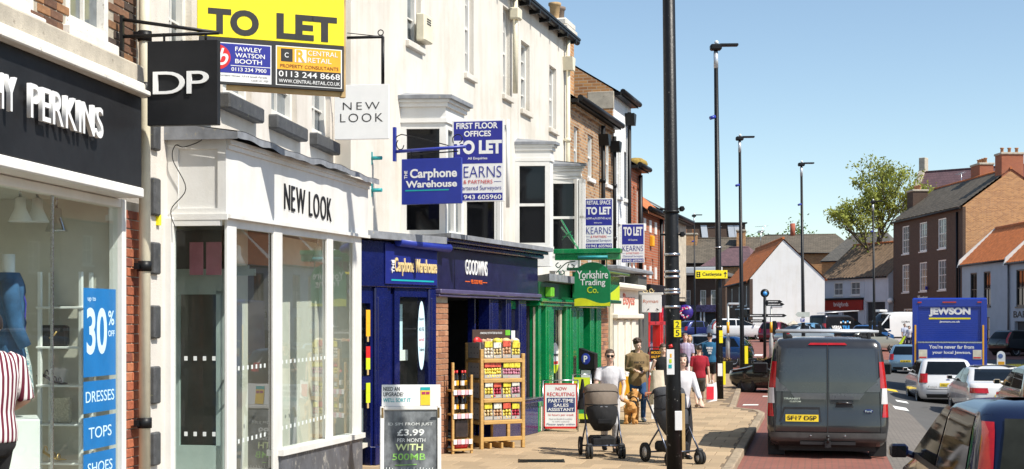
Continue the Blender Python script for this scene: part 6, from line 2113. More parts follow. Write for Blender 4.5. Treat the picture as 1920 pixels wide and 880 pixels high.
# clipped bush in planter, roof-side shrub
for i, (px, d, h) in enumerate(((1410, 60, .75),)):
    X = (px - 960) / FPX * d
    pl = thing('planter', 'black planter box with a clipped green bush beside the lamp post', 'planter', (X, d, gz(X, d)))
    m = MB(); m.cbox(-.5, .5, -.3, .3, 0, .55, .02); m.build('planter_box', black, pl)
    MB().cbox(.05, .42, -.33, -.302, .2, .42, .01).build('notice', signwhite, pl)
    lv = MB(); rnd = random.Random(3)
    for k in range(700):
        c = Vector((rnd.gauss(-.2, .11), rnd.gauss(0, .11), .55 + abs(rnd.gauss(0, .32))))
        a = Vector((rnd.uniform(-1, 1), rnd.uniform(-1, 1), rnd.uniform(-1, 1))).normalized() * .05
        b = a.cross(Vector((0, .3, 1))) * .6
        lv.add([c - a, c + b, c + a, c - b], [(0, 1, 2, 3)])
    lv.build('bush', leafmat('bush_leaf', (.06, .13, .02)), pl)
for px, d in ((1336, 57), (1452, 58)):
    X = (px - 960) / FPX * d
    pl = thing('planter', 'low black planter trough %s' % ('behind the man in teal' if px < 1400 else 'at the right of the finger post'), 'planter', (X, d, gz(X, d)))
    m = MB(); m.cbox(-.8, .8, -.3, .3, 0, .5, .02); m.build('planter_box', black, pl)
    lv = MB(); rnd = random.Random(px)
    for k in range(500):
        c = Vector((rnd.uniform(-.75, .75), rnd.uniform(-.25, .25), .5 + abs(rnd.gauss(0, .06))))
        a = Vector((rnd.uniform(-1, 1), rnd.uniform(-1, 1), rnd.uniform(-.4, 1))).normalized() * .05
        b = a.cross(Vector((0, .3, 1))) * .6
        lv.add([c - a, c + b, c + a, c - b], [(0, 1, 2, 3)])
    lv.build('bedding_plants', mt('dry_bedding', (.3, .2, .08), .9, var=.6, scale=20), pl)
# grass island
X, d = 27.0, 73.5
m = MB(); m.lathe([(0, .16), (3.2, .14), (3.5, .10), (3.55, -.4)], 30, (28.6, 74, rz_(28, 74))); m.build('traffic_island', kerb_m, kind='structure')
rnd = random.Random(9); lv = MB()
for k in range(5000):
    a = rnd.uniform(0, 2 * PI); q = 3.1 * math.sqrt(rnd.random())
    c = Vector((28.6 + q * math.cos(a), 74 + q * math.sin(a), rz_(28, 74) + .13))
    e = Vector((rnd.uniform(-.05, .05), rnd.uniform(-.05, .05), rnd.uniform(.06, .22)))
    lv.add([c - Vector((.02, 0, 0)), c + Vector((.02, 0, 0)), c + e], [(0, 1, 2)])
lv.build('grass', leafmat('grass_leaf', (.30, .30, .04)), kind='stuff', label='sunlit short grass on the traffic island at the right', cat='grass')
bo = thing('keep_left_bollard', 'white and yellow keep left bollard on the traffic island', 'bollard', (at(1877, 0, 70.5)[0], 70.5, rz_(25, 70)), -.3)
m = MB(); m.prism([(-.2, 0), (.2, 0), (.2, .95)] + [(.2 * math.cos(i * PI / 8), .95 + .2 * math.sin(i * PI / 8)) for i in range(1, 8)] + [(-.2, .95)], -.1, .1); m.build('bollard_body', whiteclean, bo)
MB().box(-.14, .16, -.106, -.1, .18, .62).build('yellow_panel', amber, bo)
m = MB(); m.lathe([(0, -.11), (.12, -.11), (.12, -.1)], 20, (-.03, 0, .9), 'y', False); m.build('blue_disc', mt('dusty_blue', (.1, .16, .35), .5), bo)


# ------------------------------------------------------------------ lamp posts and street signs
def lamp_post(label, px, d, Ht=9.75, r=.075, base=.1, lean=-.012, bands=(), camera_=True, head=True, mat=None):
    X = (px - 960) / FPX * d
    r_ = thing('lamp_post', label, 'lamp post', (X, d, gz(X, d)), 0, 'black lamp posts')
    r_.rotation_euler = (0, lean, 0)
    m = MB(); m.tube([(0, 0, 0), (0, 0, 1.2), (0, 0, 1.3), (0, 0, Ht)], [base, base * .97, base * .93, r * .75], 16); m.build('post', mat or blackworn, r_)
    if head:
        m = MB(); m.cbox(-.16, .16, -.12, .12, Ht - .05, Ht + .12, .04); m.cbox(.1, .62, -.1, .1, Ht + .06, Ht + .13, .02); m.build('lantern', black, r_)
        MB().sphere((.02, 0, Ht + .17), .06, 10, 6).build('photocell', whiteclean, r_)
        MB().tube([(0, 0, Ht - .55), (0, 0, Ht - .1)], r * .86, 12).build('collar', alloy, r_)
        if camera_:
            m = MB(); m.tube([(-.05, -.05, Ht - 1.9), (-.2, -.1, Ht - 1.95)], .05, 8); m.build('floodlight', royal, r_)
    for z, mm in bands:
        MB().tube([(0, 0, z), (0, 0, z + .03)], base * 1.03, 16).build('strap', mm, r_)
    return r_


nearz = lambda py, d=16.5: CAM_H + (600 - py) / FPX * d
LP1 = lamp_post('tall chipped black lamp post in the foreground with yellow number tags', 1265, 16.5, 9.75, .084, .094, bands=[(nearz(p) - gz(1.9, 16.5), steel) for p in (480, 512, 522, 546, 552, 578)] + [(nearz(400) - gz(1.9, 16.5), black)])
g0 = gz(1.9, 16.5)
for py, tx in ((601, '2'), (617, '5')):
    o = MB().cbox(-.0, .085, -.115, -.108, nearz(py + 15) - g0, nearz(py) - g0, .002).build('number_tag', yellow, LP1)
    text(tx, .02, .065, nearz(py + 13) - g0, nearz(py + 2) - g0, -.1155, inkblack, o, .01, .001)
o = MB(); o.cbox(-.09, .0, -.118, -.108, nearz(702) - g0, nearz(655) - g0, .003); o = o.build('poster', signwhite, LP1)
for i, mm in enumerate((teal, limeg, amber)): MB().box(-.07 + .01 * i, -.03, -.121, -.117, nearz(690 - i * 10) - g0, nearz(683 - i * 10) - g0).build('poster_print', mm, o)
MB().tube([(-.06, -.1, nearz(650) - g0), (-.02, -.11, nearz(648) - g0)], .02, 8).build('red_sticker', red, LP1)
MB().cbox(.0, .085, -.108, -.092, nearz(806) - g0, nearz(770) - g0, .004).build('white_box', signwhite, LP1)
MB().cbox(.085, .125, -.06, -.03, nearz(845) - g0, nearz(738) - g0, .004).build('timber_board', timber, LP1)
m = MB()
for z in (nearz(392), nearz(440)): MB().tube([(-.14, 0, z - g0), (.16, 0, z - g0)], .012, 6).cbox(.10, .15, -.04, .04, z - g0 - .03, z - g0 + .03, .01).build('clamp', black, LP1)
LP2 = lamp_post('second black lamp post carrying the yellow direction sign', 1350, 38.6, bands=[(4.2, steel), (2.0, steel)])
for py in (620, 632):
    z = CAM_H + (600 - py) / FPX * 38.6; MB().cbox(-.02, .08, -.12, -.1, z - .17, z, .003).build('number_tag', yellow, LP2)
z = CAM_H + (600 - 722) / FPX * 38.6
MB().cbox(.06, .16, -.02, .0, z, z + .65, .004).build('yellow_flag', yellow, LP2)
MB().cbox(-.07, .06, -.12, -.1, z + .25, z + .6, .004).build('white_plate', signwhite, LP2)
LP3 = lamp_post('third black lamp post with a yellow flag near its base', 1392, 58.0)
MB().cbox(.1, .24, -.02, .0, .36, 1.1, .004).build('yellow_flag', yellow, LP3)
lamp_post('fourth black lamp post standing before the white gable', 1507, 67.7)
lamp_post('distant black lamp post in front of the estate agent house', 1640, 92, 9.6)
lamp_post('thin distant lamp post left of the yellow direction sign', 1304, 106, 9.4, .06, .08)
b = Board('direction_sign', 'yellow direction sign with castle symbol and upward arrow on the second lamp post', 1304, 507, 1364, 522.5, 38.4, 0, yellow, .03)
b.t('Castlegate', 1317, 511, 1353, 519, inkblack, .01)
for q in ((1306, 510, 1308, 520), (1311, 510, 1313, 520), (1306, 510, 1313, 511.5), (1306, 514, 1313, 515.5), (1306, 518.5, 1313, 520)): b.rect(*q, inkblack, .003, 'castle_symbol')
b.rect(1359, 512, 1360.5, 520, inkblack, .003, 'arrow'); m = MB(); m.prism([(b.x(1356.5), b.z(513.5)), (b.x(1363), b.z(513.5)), (b.x(1359.8), b.z(509.5))], -.004, -.001); m.build('arrow', inkblack, b.panel)
# finger post
d = 62
X = (1434 - 960) / FPX * d
fp = thing('finger_post', 'black finger post with round blue finial and white lettered arms', 'signpost', (X, d, gz(X, d)))
zf = lambda py: CAM_H + (600 - py) / FPX * d
m = MB(); m.tube([(0, 0, 0), (0, 0, zf(556))], .07, 12); m.build('post', black, fp)
m = MB(); m.lathe([(0, -.04), (.19, -.04), (.19, .04), (0, .04)], 24, (0, 0, zf(550)), 'y'); o = m.build('finial', black, fp)
m = MB(); m.lathe([(0, -.045), (.1, -.045), (.1, -.042)], 16, (0, 0, zf(551)), 'y'); m.build('finial_disc', skyp, o)
for k, (py, a, b_, t_) in enumerate(((566, .05, .65, 'Library'), (571, .05, .75, 'Town Hall'), (592, .05, .85, 'Car Park'), (592, -.75, -.05, 'Toilets'), (602, -.7, -.05, 'Market'))):
    z = zf(py)
    tipx = b_ + .12 if a > 0 else a - .12
    m = MB(); m.prism([(a, z - .07), (b_, z - .07), (tipx if a > 0 else b_, z if a > 0 else z - .07), (b_, z + .07), (a, z + .07)] + ([(tipx, z)] if a < 0 else []), -.1 + .02 * k, -.07 + .02 * k); o = m.build('finger_arm', black, fp)
    MB().box(a + .08, b_ - .08, -.104 + .02 * k, -.1005 + .02 * k, z - .02, z + .025).build('lettering', mt('arm_print', (.6, .6, .58), .5, var=.9, scale=40), o)
for px, d, py, lb_ in ((1365, 63, 570, 'grey low street light column behind the second lamp post'), (1446, 64, 575, 'grey street light column right of the finger post')):
    X = (px - 960) / FPX * d
    o = thing('grey_column', lb_, 'street light', (X, d, gz(X, d)))
    zt = CAM_H + (600 - py) / FPX * d
    m = MB(); m.tube([(0, 0, 0), (0, 0, 1.3), (0, 0, 1.4), (0, 0, zt)], [.1, .1, .06, .05], 12); m.build('column', mt('galvanised', (.42, .42, .4), .5, metal=.3, var=.2), o)
    m = MB(); m.cbox(0, .5, -.08, .08, zt - .05, zt + .05, .02); m.build('lantern', alloy, o)
    MB().tube([(0, 0, 1.6), (0, 0, 2.1)], .065, 12).build('yellow_band', amber, o)
d = 67.3
X = (1495 - 960) / FPX * d
ps = thing('parking_sign', 'white pointed parking direction sign with blue P on the fourth lamp post', 'sign', at(1495, 605, d), 0)
w_ = 22 / FPX * d; h_ = 9 / FPX * d
m = MB(); m.prism([(0, 0), (w_, 0), (w_, h_), (0, h_), (-.12, h_ / 2)], -.15, -.12); m.build('panel', signwhite, ps)
o = MB().box(.12, .32, -.155, -.15, .04, h_ - .04).build('blue_square', royal, ps); text('P', .17, .27, .06, h_ - .06, -.157, signwhite, o, .02, .001)
m = MB(); m.prism([(0, h_ + .04), (w_, h_ + .04), (w_, h_ * 2 + .04), (0, h_ * 2 + .04), (-.12, h_ * 1.5 + .04)], -.15, -.12); m.build('panel', mt('pale_sign', (.5, .55, .5), .5), ps)
# pay machine
d = 29.6
X = (1103 - 960) / FPX * d
pm = thing('pay_machine', 'black parking pay machine with blue P against the green shop', 'pay machine', (X, d, 0), aW)
m = MB(); m.cbox(-.16, .16, -.12, .14, 0, 1.15, .02); m.prism([(-.17, 1.15), (.17, 1.15), (.17, 1.48), (-.17, 1.6)], -.16, .16); m.build('cabinet', black, pm)
o = MB(); o.sphere((-.02, -.165, 1.37), (.10, .006, .12), 16, 8); o = o.build('blue_sign', royal, pm); text('P', -.06, .02, 1.30, 1.44, -.172, signwhite, o, .03, .003)
MB().cbox(-.13, .08, -.135, -.12, .85, 1.13, .004).build('notice', signwhite, pm)
# ------------------------------------------------------------------ people
def fused(mb, name, mat, parent, vox=.013, it=4):
    me = mb.mesh('tmp', mat)
    o = bpy.data.objects.new('tmp', me); COL.objects.link(o)
    md = o.modifiers.new('r', 'REMESH'); md.mode = 'VOXEL'; md.voxel_size = vox
    sm = o.modifiers.new('s', 'SMOOTH'); sm.iterations = it; sm.factor = .5
    dg = bpy.context.evaluated_depsgraph_get()
    me2 = bpy.data.meshes.new_from_object(o.evaluated_get(dg))
    bpy.data.objects.remove(o)
    me2.materials.clear()
    me2.materials.append(mat)
    me2.polygons.foreach_set('use_smooth', [True] * len(me2.polygons))
    return link(name, me2, parent)


def ik(a, b, l1, l2, hint):
    a, b = Vector(a), Vector(b)
    d = b - a
    L = min(d.length, (l1 + l2) * .998)
    if d.length > L: b = a + d.normalized() * L
    d = (b - a)
    u = d.normalized()
    x = (l1 * l1 - l2 * l2 + L * L) / (2 * L)
    h = math.sqrt(max(0, l1 * l1 - x * x))
    hv = Vector(hint); hv = hv - u * hv.dot(u); hv.normalize()
    return a + u * x + hv * h, b


skin = mt('skin', (.66, .43, .32), .55, var=.08, scale=8)
skin2 = mt('skin_tanned', (.50, .29, .19), .55, var=.08, scale=8)
HAIR = {'brown': mt('hair_brown', (.06, .032, .018), .5, var=.4, scale=30, bmp=.6), 'dark': mt('hair_dark', (.018, .012, .01), .45, var=.4, scale=30, bmp=.6), 'blonde': mt('hair_blonde', (.40, .24, .10), .5, var=.4, scale=30, bmp=.6), 'grey': mt('hair_grey', (.2, .15, .11), .5, var=.4, scale=30, bmp=.6)}


def fabric(name, c, **k): return mt('cloth_' + name, c, .9, var=k.pop('var', .16), scale=k.pop('scale', 5), fold=.45, **k)


def person(label, loc, rz, h=1.75, w=1.0, lh=(.26, -.08, .80), rh=(-.26, -.08, .80), lf=(.10, 0, 0), rf=(-.10, 0, 0), top=None, sleeve=.45, legs=None, leglen=1.0, shoe=None, hair='brown', hairstyle='short', turn=0, nod=0, skinm=None, hood=False, shades=False, vox=.013, group=None, lean=0, crouch=0, tuck=.80, parts=()):
    s = h / 1.75
    r = thing('person', label, 'person', loc, rz, group)
    sk_ = skinm or skin
    V = lambda x, y, z: Vector((x * s, y * s, z * s))
    ly = lambda z: -lean * max(0, z - .92) if z > .92 else 0
    hz = .92 - crouch
    chestS = 1.0 * w

    def torso(m, e, z0=.80, z1=1.47):
        prof = [(.76, .145, .10), (.84, .163, .115), (.92, .165, .118), (1.05, .14, .10), (1.18, .158, .115), (1.30, .175, .118), (1.39, .165, .10), (1.44, .12, .085), (1.475, .07, .07)]
        pts = [(z, a, b) for z, a, b in prof if z0 - .001 <= z <= z1]
        m.tube([V(0, ly(z), z - crouch) for z, a, b in pts], [((a * chestS + e) * s, (b * chestS + e) * s) for z, a, b in pts], 20, ref=(1, 0, 0))
    sh = {1: V(.185 * w, ly(1.41), 1.405 - crouch), -1: V(-.185 * w, ly(1.41), 1.405 - crouch)}
    hp = {1: V(.09, 0, hz - .03), -1: V(-.09, 0, hz - .03)}
    hands = {1: V(*lh), -1: V(*rh)}
    feet = {1: V(lf[0], lf[1], lf[2] + .085), -1: V(rf[0], rf[1], rf[2] + .085)}
    arm, leg = {}, {}
    for k in (1, -1):
        e, hd = ik(sh[k], hands[k], .29 * s, .26 * s, (k * .5, .8, -.6))
        arm[k] = (sh[k], e, hd)
        kn, ft = ik(hp[k], feet[k], .42 * s, .415 * s, (k * .05, -1, 0))
        leg[k] = (hp[k], kn, ft)
    # body
    m = MB()
    torso(m, 0)
    m.tube([V(0, ly(1.44), 1.42 - crouch), V(0, ly(1.5) - .01, 1.50 - crouch), V(0, ly(1.56) - .015, 1.57 - crouch)], [.06 * s, .054 * s, .055 * s], 12)
    hc = V(0, ly(1.62) - .02, 1.635 - crouch)
    HM = Matrix.Translation(hc) @ Matrix.Rotation(turn, 4, 'Z') @ Matrix.Rotation(nod, 4, 'X') @ Matrix.Scale(s, 4)
    m.M = HM
    m.sphere((0, .015, .02), (.076, .095, .098), 18, 12); m.sphere((0, -.02, -.045), (.058, .068, .07), 14, 10)
    m.tube([(0, -.085, .02), (0, -.112, -.018), (0, -.09, -.028)], [.010, .017, .012], 8)
    for k in (1, -1): m.sphere((.077 * k, .01, -.005), (.012, .022, .032), 8, 6); m.sphere((.033 * k, -.078, -.028), (.02, .016, .018), 8, 6)
    m.sphere((0, -.082, -.062), (.024, .014, .012), 8, 6)
    m.M = None
    for k in (1, -1):
        a, e, hd = arm[k]
        m.tube([a, a.lerp(e, .5), e, e.lerp(hd, .4), hd], [.052 * s, .045 * s, .038 * s, .036 * s, .025 * s], 12)
        d = (hd - e).normalized()
        side = d.cross(Vector((0, 0, 1)));
        if side.length < .1: side = Vector((0, 1, 0)) * k
        side.normalize(); up_ = side.cross(d)
        p = hd + d * .045 * s
        m.tube([hd, p, hd + d * .09 * s], [(.018 * s, .03 * s), (.016 * s, .042 * s), (.012 * s, .036 * s)], 10, ref=up_)
        for f in range(4):
            q = hd + d * .085 * s + side * (f - 1.5) * .021 * s
            ln = (.065, .075, .07, .055)[f] * s
            m.tube([q, q + d * ln * .5 - up_ * .008 * s, q + d * ln * .75 - up_ * .035 * s], [.010 * s, .0095 * s, .008 * s], 6)
        m.tube([hd + d * .03 * s + side * .03 * s, hd + d * .07 * s + side * .05 * s - up_ * .015 * s, hd + d * .1 * s + side * .045 * s - up_ * .03 * s], [.012 * s, .011 * s, .009 * s], 6)
        a, e, ft = leg[k]
        m.tube([a, a.lerp(e, .5), e, e.lerp(ft, .35), ft], [.085 * s, .072 * s, .052 * s, .052 * s, .036 * s], 14)
        m.tube([ft, ft + V(0, -.10, -.05)], [.036 * s, .025 * s], 8)
    fused(m, 'body', sk_, r, min(vox, .012), 3)
    # eyes, mouth
    for k in (1, -1):
        m = MB(); m.M = HM; m.sphere((.031 * k, -.075, .012), (.010, .007, .0055), 8, 6); m.build('eye', inkblack, r)
        m = MB(); m.M = HM; m.tube([(.014 * k, -.087, .034), (.046 * k, -.074, .036)], .0028, 6); m.build('eyebrow', HAIR[hair], r)
    m = MB(); m.M = HM; m.sphere((0, -.092, -.062), (.021, .006, .006), 8, 6); m.build('mouth', mt('lips', (.42, .16, .13), .5), r)
    if shades:
        m = MB(); m.M = HM
        for k in (1, -1): m.cbox(.006 * k, .06 * k, -.104, -.088, -.012, .03, .01); m.tube([(.06 * k, -.09, .02), (.08 * k, .0, .02)], .005, 6)
        m.box(-.01, .01, -.104, -.095, .015, .025)
        m.build('sunglasses', black, r)
    # hair
    m = MB(); m.M = HM
    if hairstyle == 'curly':
        rn = random.Random(4)
        m.sphere((0, .03, .055), (.088, .098, .085), 14, 10)
        for i in range(60):
            a = rn.uniform(0, 2 * PI); q = rn.uniform(.0, 1.25)
            m.sphere((.085 * math.sin(q) * math.cos(a), .03 + .095 * math.sin(q) * math.sin(a), .06 + .085 * math.cos(q)), rn.uniform(.018, .03), 6, 4)
    else:
        m.grid(lambda u, v: ((.084 * math.sin(v * 1.9) * math.cos(2 * PI * u)), .022 + .104 * math.sin(v * (1.9 if math.sin(2 * PI * u) > -.3 else 1.15)) * math.sin(2 * PI * u), .026 + .106 * math.cos(v * (1.9 if math.sin(2 * PI * u) > -.3 else 1.15))), 22, 9)
        if hairstyle == 'pony':
            m.sphere((0, .13, .05), (.035, .04, .04), 10, 8); m.tube([(0, .13, .05), (.02, .15, -.02), (.05, .13, -.12), (.06, .11, -.2)], [.03, .035, .03, .012], 10)
        if hairstyle == 'bob':
            m.tube([(0, .03, .06), (0, .04, -.02), (0, .04, -.10)], [(.09, .095), (.097, .10), (.085, .085)], 16, ref=(1, 0, 0), caps=True)
    m.build('hair', HAIR[hair], r)
    # top
    if top:
        m = MB()
        torso(m, .018, tuck, 1.475)
        for k in (1, -1):
            a, e, hd = arm[k]
            pts = [a + V(-.05 * k, 0, -.0), a]
            rad = [.068, .062]
            full = sleeve * 2
            if full <= 1: pts += [a.lerp(e, full)]; rad += [.060]
            else: pts += [a.lerp(e, .5), e, e.lerp(hd, full - 1)]; rad += [.055, .050, .04]
            if sleeve > 0: m.tube(pts, [q * s * (1 + .12 * (w - 1)) + (.006 if hood else 0) for q in rad], 12)
        if hood:
            m.tube([V(-.12, ly(1.45) - .03, 1.44 - crouch), V(-.1, ly(1.5) + .07, 1.49 - crouch), V(0, ly(1.5) + .11, 1.50 - crouch), V(.1, ly(1.5) + .07, 1.49 - crouch), V(.12, ly(1.45) - .03, 1.44 - crouch), V(.03, ly(1.45) - .10, 1.41 - crouch)], [.035 * s, .045 * s, .05 * s, .045 * s, .035 * s, .02 * s], 10)
        fused(m, 'top', top, r, vox)
    if legs:
        m = MB()
        prof = [(.74, .12, .09), (.80, .166, .12), (.90, .18, .128), (1.0, .155, .112)]
        m.tube([V(0, ly(z), z - crouch) for z, a, b in prof], [(a * s * w, b * s * w) for z, a, b in prof], 18, ref=(1, 0, 0))
        for k in (1, -1):
            a, e, ft = leg[k]
            if leglen >= 1: pts, rad = [a, a.lerp(e, .5), e, e.lerp(ft, .5), ft + V(0, 0, -.01)], [.098, .086, .068, .06, .052]
            else: pts, rad = [a, a.lerp(e, .5), a.lerp(e, leglen * 2)], [.100, .095, .09]
            m.tube(pts, [q * s for q in rad], 14)
        fused(m, 'trousers', legs, r, vox)
    if shoe:
        for k in (1, -1):
            ft = leg[k][2]
            m = MB()
            m.tube([ft + V(0, .055, -.04), ft + V(0, 0, -.03), ft + V(0, -.08, -.05), ft + V(0, -.16, -.062), ft + V(0, -.185, -.068)], [(.035 * s, .035 * s), (.048 * s, .042 * s), (.036 * s, .046 * s), (.022 * s, .042 * s), (.01 * s, .02 * s)], 12, ref=(0, 0, 1))
            m.build('shoe', shoe, r)
    return r, arm, HM


def stripes(name, c1, c2, sc_, axis='x', c3=None, rough=.9):
    m, t, b = _base(name)
    wv = N(t, 'ShaderNodeTexWave'); wv.bands_direction = {'x': 'X', 'y': 'Y', 'z': 'Z'}[axis]
    wv.inputs['Scale'].default_value = sc_; wv.inputs['Distortion'].default_value = .4
    tc = coords(t); t.links.new(tc, wv.inputs[0])
    c = mixc(t, ramp(t, wv.outputs[1], .45, .55), c1, c2)
    if c3:
        w2 = N(t, 'ShaderNodeTexWave'); w2.bands_direction = 'Z'; w2.inputs['Scale'].default_value = sc_; t.links.new(tc, w2.inputs[0])
        c = mixc(t, ramp(t, w2.outputs[1], .45, .55, (0,) * 3, (.6,) * 3), c, c3)
    t.links.new(c, b.inputs['Base Color']); b.inputs['Roughness'].default_value = rough
    return m


def gp(px, d, off=0): X = (px - 960) / FPX * d; return (X, d, gz(X, d) + off)


whitecloth = fabric('white', (.60, .585, .60), var=.08)
jeans = fabric('jeans', (.025, .075, .19), var=.35, scale=6)
blackcloth = fabric('black', (.012, .012, .013))
trainer = mt('white_trainer', (.55, .55, .55), .6, var=.3, scale=20)
# woman in white pushing the pram towards us
wp, wa, _ = person('woman in white T-shirt and sunglasses pushing a taupe pram towards the camera', gp(1143, 23.1), 0, 1.70, .98, lh=(.20, -.34, 1.0), rh=(-.22, -.34, 1.0), lf=(.09, -.02, 0), rf=(-.08, .18, .02), top=whitecloth, sleeve=.33, legs=fabric('pale_grey', (.50, .49, .49), var=.1), shoe=black, hair='brown', hairstyle='pony', shades=True, lean=.08)
hm_, ha, _ = person('young man in olive hoodie and jeans looking down at his phone', gp(1195, 30.2), R(8), 1.76, 1.12, lh=(.07, -.22, 1.08), rh=(-.09, -.2, 1.10), lf=(.10, -.12, 0), rf=(-.09, .14, .02), top=fabric('olive', (.235, .16, .075), var=.2), sleeve=.96, legs=jeans, shoe=trainer, hair='brown', hairstyle='curly', nod=R(10), turn=R(22), hood=True, tuck=.76)
text('NICCE', -.11, .11, 1.255, 1.30, -.185, inkblack, hm_, .0, .03)
m = MB(); m.cbox(-.02, .05, -.30, -.285, 1.06, 1.18, .006); m.build('phone', black, hm_)
person('woman in black sleeveless top walking beside the lamp post carrying a cream coat', gp(1243, 29.6), R(5), 1.68, .92, lh=(.22, -.12, .92), rh=(-.16, -.2, 1.12), lf=(.08, -.1, 0), rf=(-.08, .12, 0), top=blackcloth, sleeve=0, legs=fabric('cream_trousers', (.6, .55, .45)), shoe=black, hair='brown', hairstyle='pony', nod=R(14))
person('woman with dark bobbed hair in white cardigan behind the lamp post pushing a dark pram', gp(1276, 22.0), R(18), 1.66, 1.0, lh=(.20, -.36, .98), rh=(-.2, -.36, .98), lf=(.09, -.04, 0), rf=(-.09, .16, .02), top=whitecloth, sleeve=.92, legs=blackcloth, shoe=black, hair='dark', hairstyle='bob', turn=R(-25), lean=.1)
bl, ba, _ = person('boy in maroon T-shirt and grey shorts walking away with a shopping bag', gp(1311, 34.6), PI + R(4), 1.56, 1.05, lh=(.24, -.02, .78), rh=(-.30, .02, .74), lf=(.09, .14, .03), rf=(-.10, -.10, 0), top=fabric('maroon', (.30, .008, .022)), sleeve=.42, legs=fabric('grey_shorts', (.07, .068, .06), var=.3), leglen=.53, shoe=mt('brown_boot', (.10, .06, .035), .7), hair='dark')
person('man in teal T-shirt with white print on the back walking away', gp(1331, 44.0), PI - R(5), 1.78, 1.12, lf=(.1, .12, .02), rf=(-.1, -.12, 0), top=fabric('teal', (.012, .10, .20)), sleeve=.42, legs=blackcloth, leglen=.5, shoe=black, hair='dark')
tp = COL.objects[-1]
x_ = bpy.data.objects['person.005']
for i in range(3): MB().box(-.08 + .02 * i, .12 - .03 * i, .14, .172, 1.28 - i * .08, 1.34 - i * .08).build('back_print', mt('shirt_print', (.6, .62, .64), .8, var=.8, scale=45), x_)
person('man in checked shirt and white trousers walking towards the camera', gp(1285, 43.0), R(-6), 1.77, 1.08, lf=(.1, -.1, 0), rf=(-.1, .12, .02), top=stripes('checked_shirt', (.62, .6, .66), (.16, .13, .28), 7, 'x', (.3, .26, .42)), sleeve=.45, legs=fabric('white_trousers', (.66, .65, .62)), shoe=trainer, hair='grey')
person('blonde woman in black half hidden behind the man in the checked shirt', gp(1293, 46.5), R(-15), 1.68, .95, top=blackcloth, sleeve=.6, legs=blackcloth, shoe=black, hair='blonde', hairstyle='bob')
person('man in pale shirt and cap holding a green bag by the white van', (at(1696, 0, 100)[0], 100, .15), R(20), 1.78, 1.1, top=fabric('pale_blue', (.42, .46, .58)), sleeve=.45, legs=fabric('dark_navy', (.02, .022, .04)), shoe=black, hair='dark', vox=.02)
person('woman in white top beside the man in the cap by the white van', (at(1705, 0, 98.5)[0], 98.5, .15), R(-30), 1.62, 1.0, top=whitecloth, sleeve=.35, legs=fabric('dark_navy', (.02, .022, .04)), shoe=black, hair='brown', hairstyle='bob', vox=.02)
person('person in maroon striped shirt at the lower left corner by the dress shop window', (at(-20, 0, 9.35)[0], 9.35, gz(0, 9.35)), PI + R(50), 1.70, 1.12, lh=(.2, -.2, 1.0), rh=(-.2, -.22, 1.02), top=stripes('striped_shirt', (.72, .68, .66), (.13, .012, .03), 8.0, 'x'), sleeve=.5, legs=blackcloth, shoe=black, hair='dark', vox=.012)
# shopping bag and green bag
X, Y, Z = gp(1334, 34.6)
bg_ = thing('shopping_bag', 'red and white carrier bag hanging from the hand of the boy in maroon', 'bag', (X, Y, Z + .16), .3)
m = MB(); m.grid(lambda u, v: ((.15 + .03 * v) * math.cos(2 * PI * u) * (1 - .25 * v * v), (.07 - .05 * v) * math.sin(2 * PI * u), .02 * math.sin(9 * u) + .42 * v + (.05 * abs(math.cos(2 * PI * u)) if v > .9 else 0)), 24, 8); m.build('bag_body', mt('white_plastic', (.72, .68, .68), .4, var=.08), bg_)
m = MB(); m.grid(lambda u, v: (-.17 + .2 * u, -.085 + .02 * abs(u - .5), .06 + .32 * v), 4, 4); m.build('red_print', mt('red_plastic', (.62, .02, .04), .4), bg_)
m = MB(); m.tube([(-.06, 0, .42), (-.02, 0, .53), (.03, 0, .53), (.06, 0, .42)], .008, 6); m.build('bag_handle', MATS['white_plastic'], bg_)
X = at(1690, 0, 99.5)[0]
o = thing('green_bag', 'lime green bag held low beside the man in the cap', 'bag', (X, 99.5, .25)); m = MB(); m.prism([(-.35, 0), (-.1, .0), (.3, .75), (.2, .8)], -.08, .08); m.build('bag_body', mt('lime_bag', (.5, .7, .02), .6), o)
m = MB(); m.tube([(.25, 0, .77), (.3, 0, .95)], .02, 6); m.build('bag_strap', black, o)
# cream coat over the arm
X, Y, Z = gp(1233, 29.2)
ct = thing('cream_coat', 'cream coat hanging over the arm of the woman in black', 'coat', (X, Y, Z + .42), .1)
m = MB(); m.grid(lambda u, v: ((.13 + .05 * (1 - v)) * math.cos(2 * PI * u) + .03 * math.sin(8 * PI * u) * (1 - v), (.07 + .03 * (1 - v)) * math.sin(2 * PI * u), .72 * v), 28, 8); fused_ = m.build('coat_cloth', fabric('cream_coat', (.62, .54, .42)), ct)
MB().cbox(-.16, -.04, -.13, -.115, -.3, .0, .004).build('paper_bag', signwhite, ct)


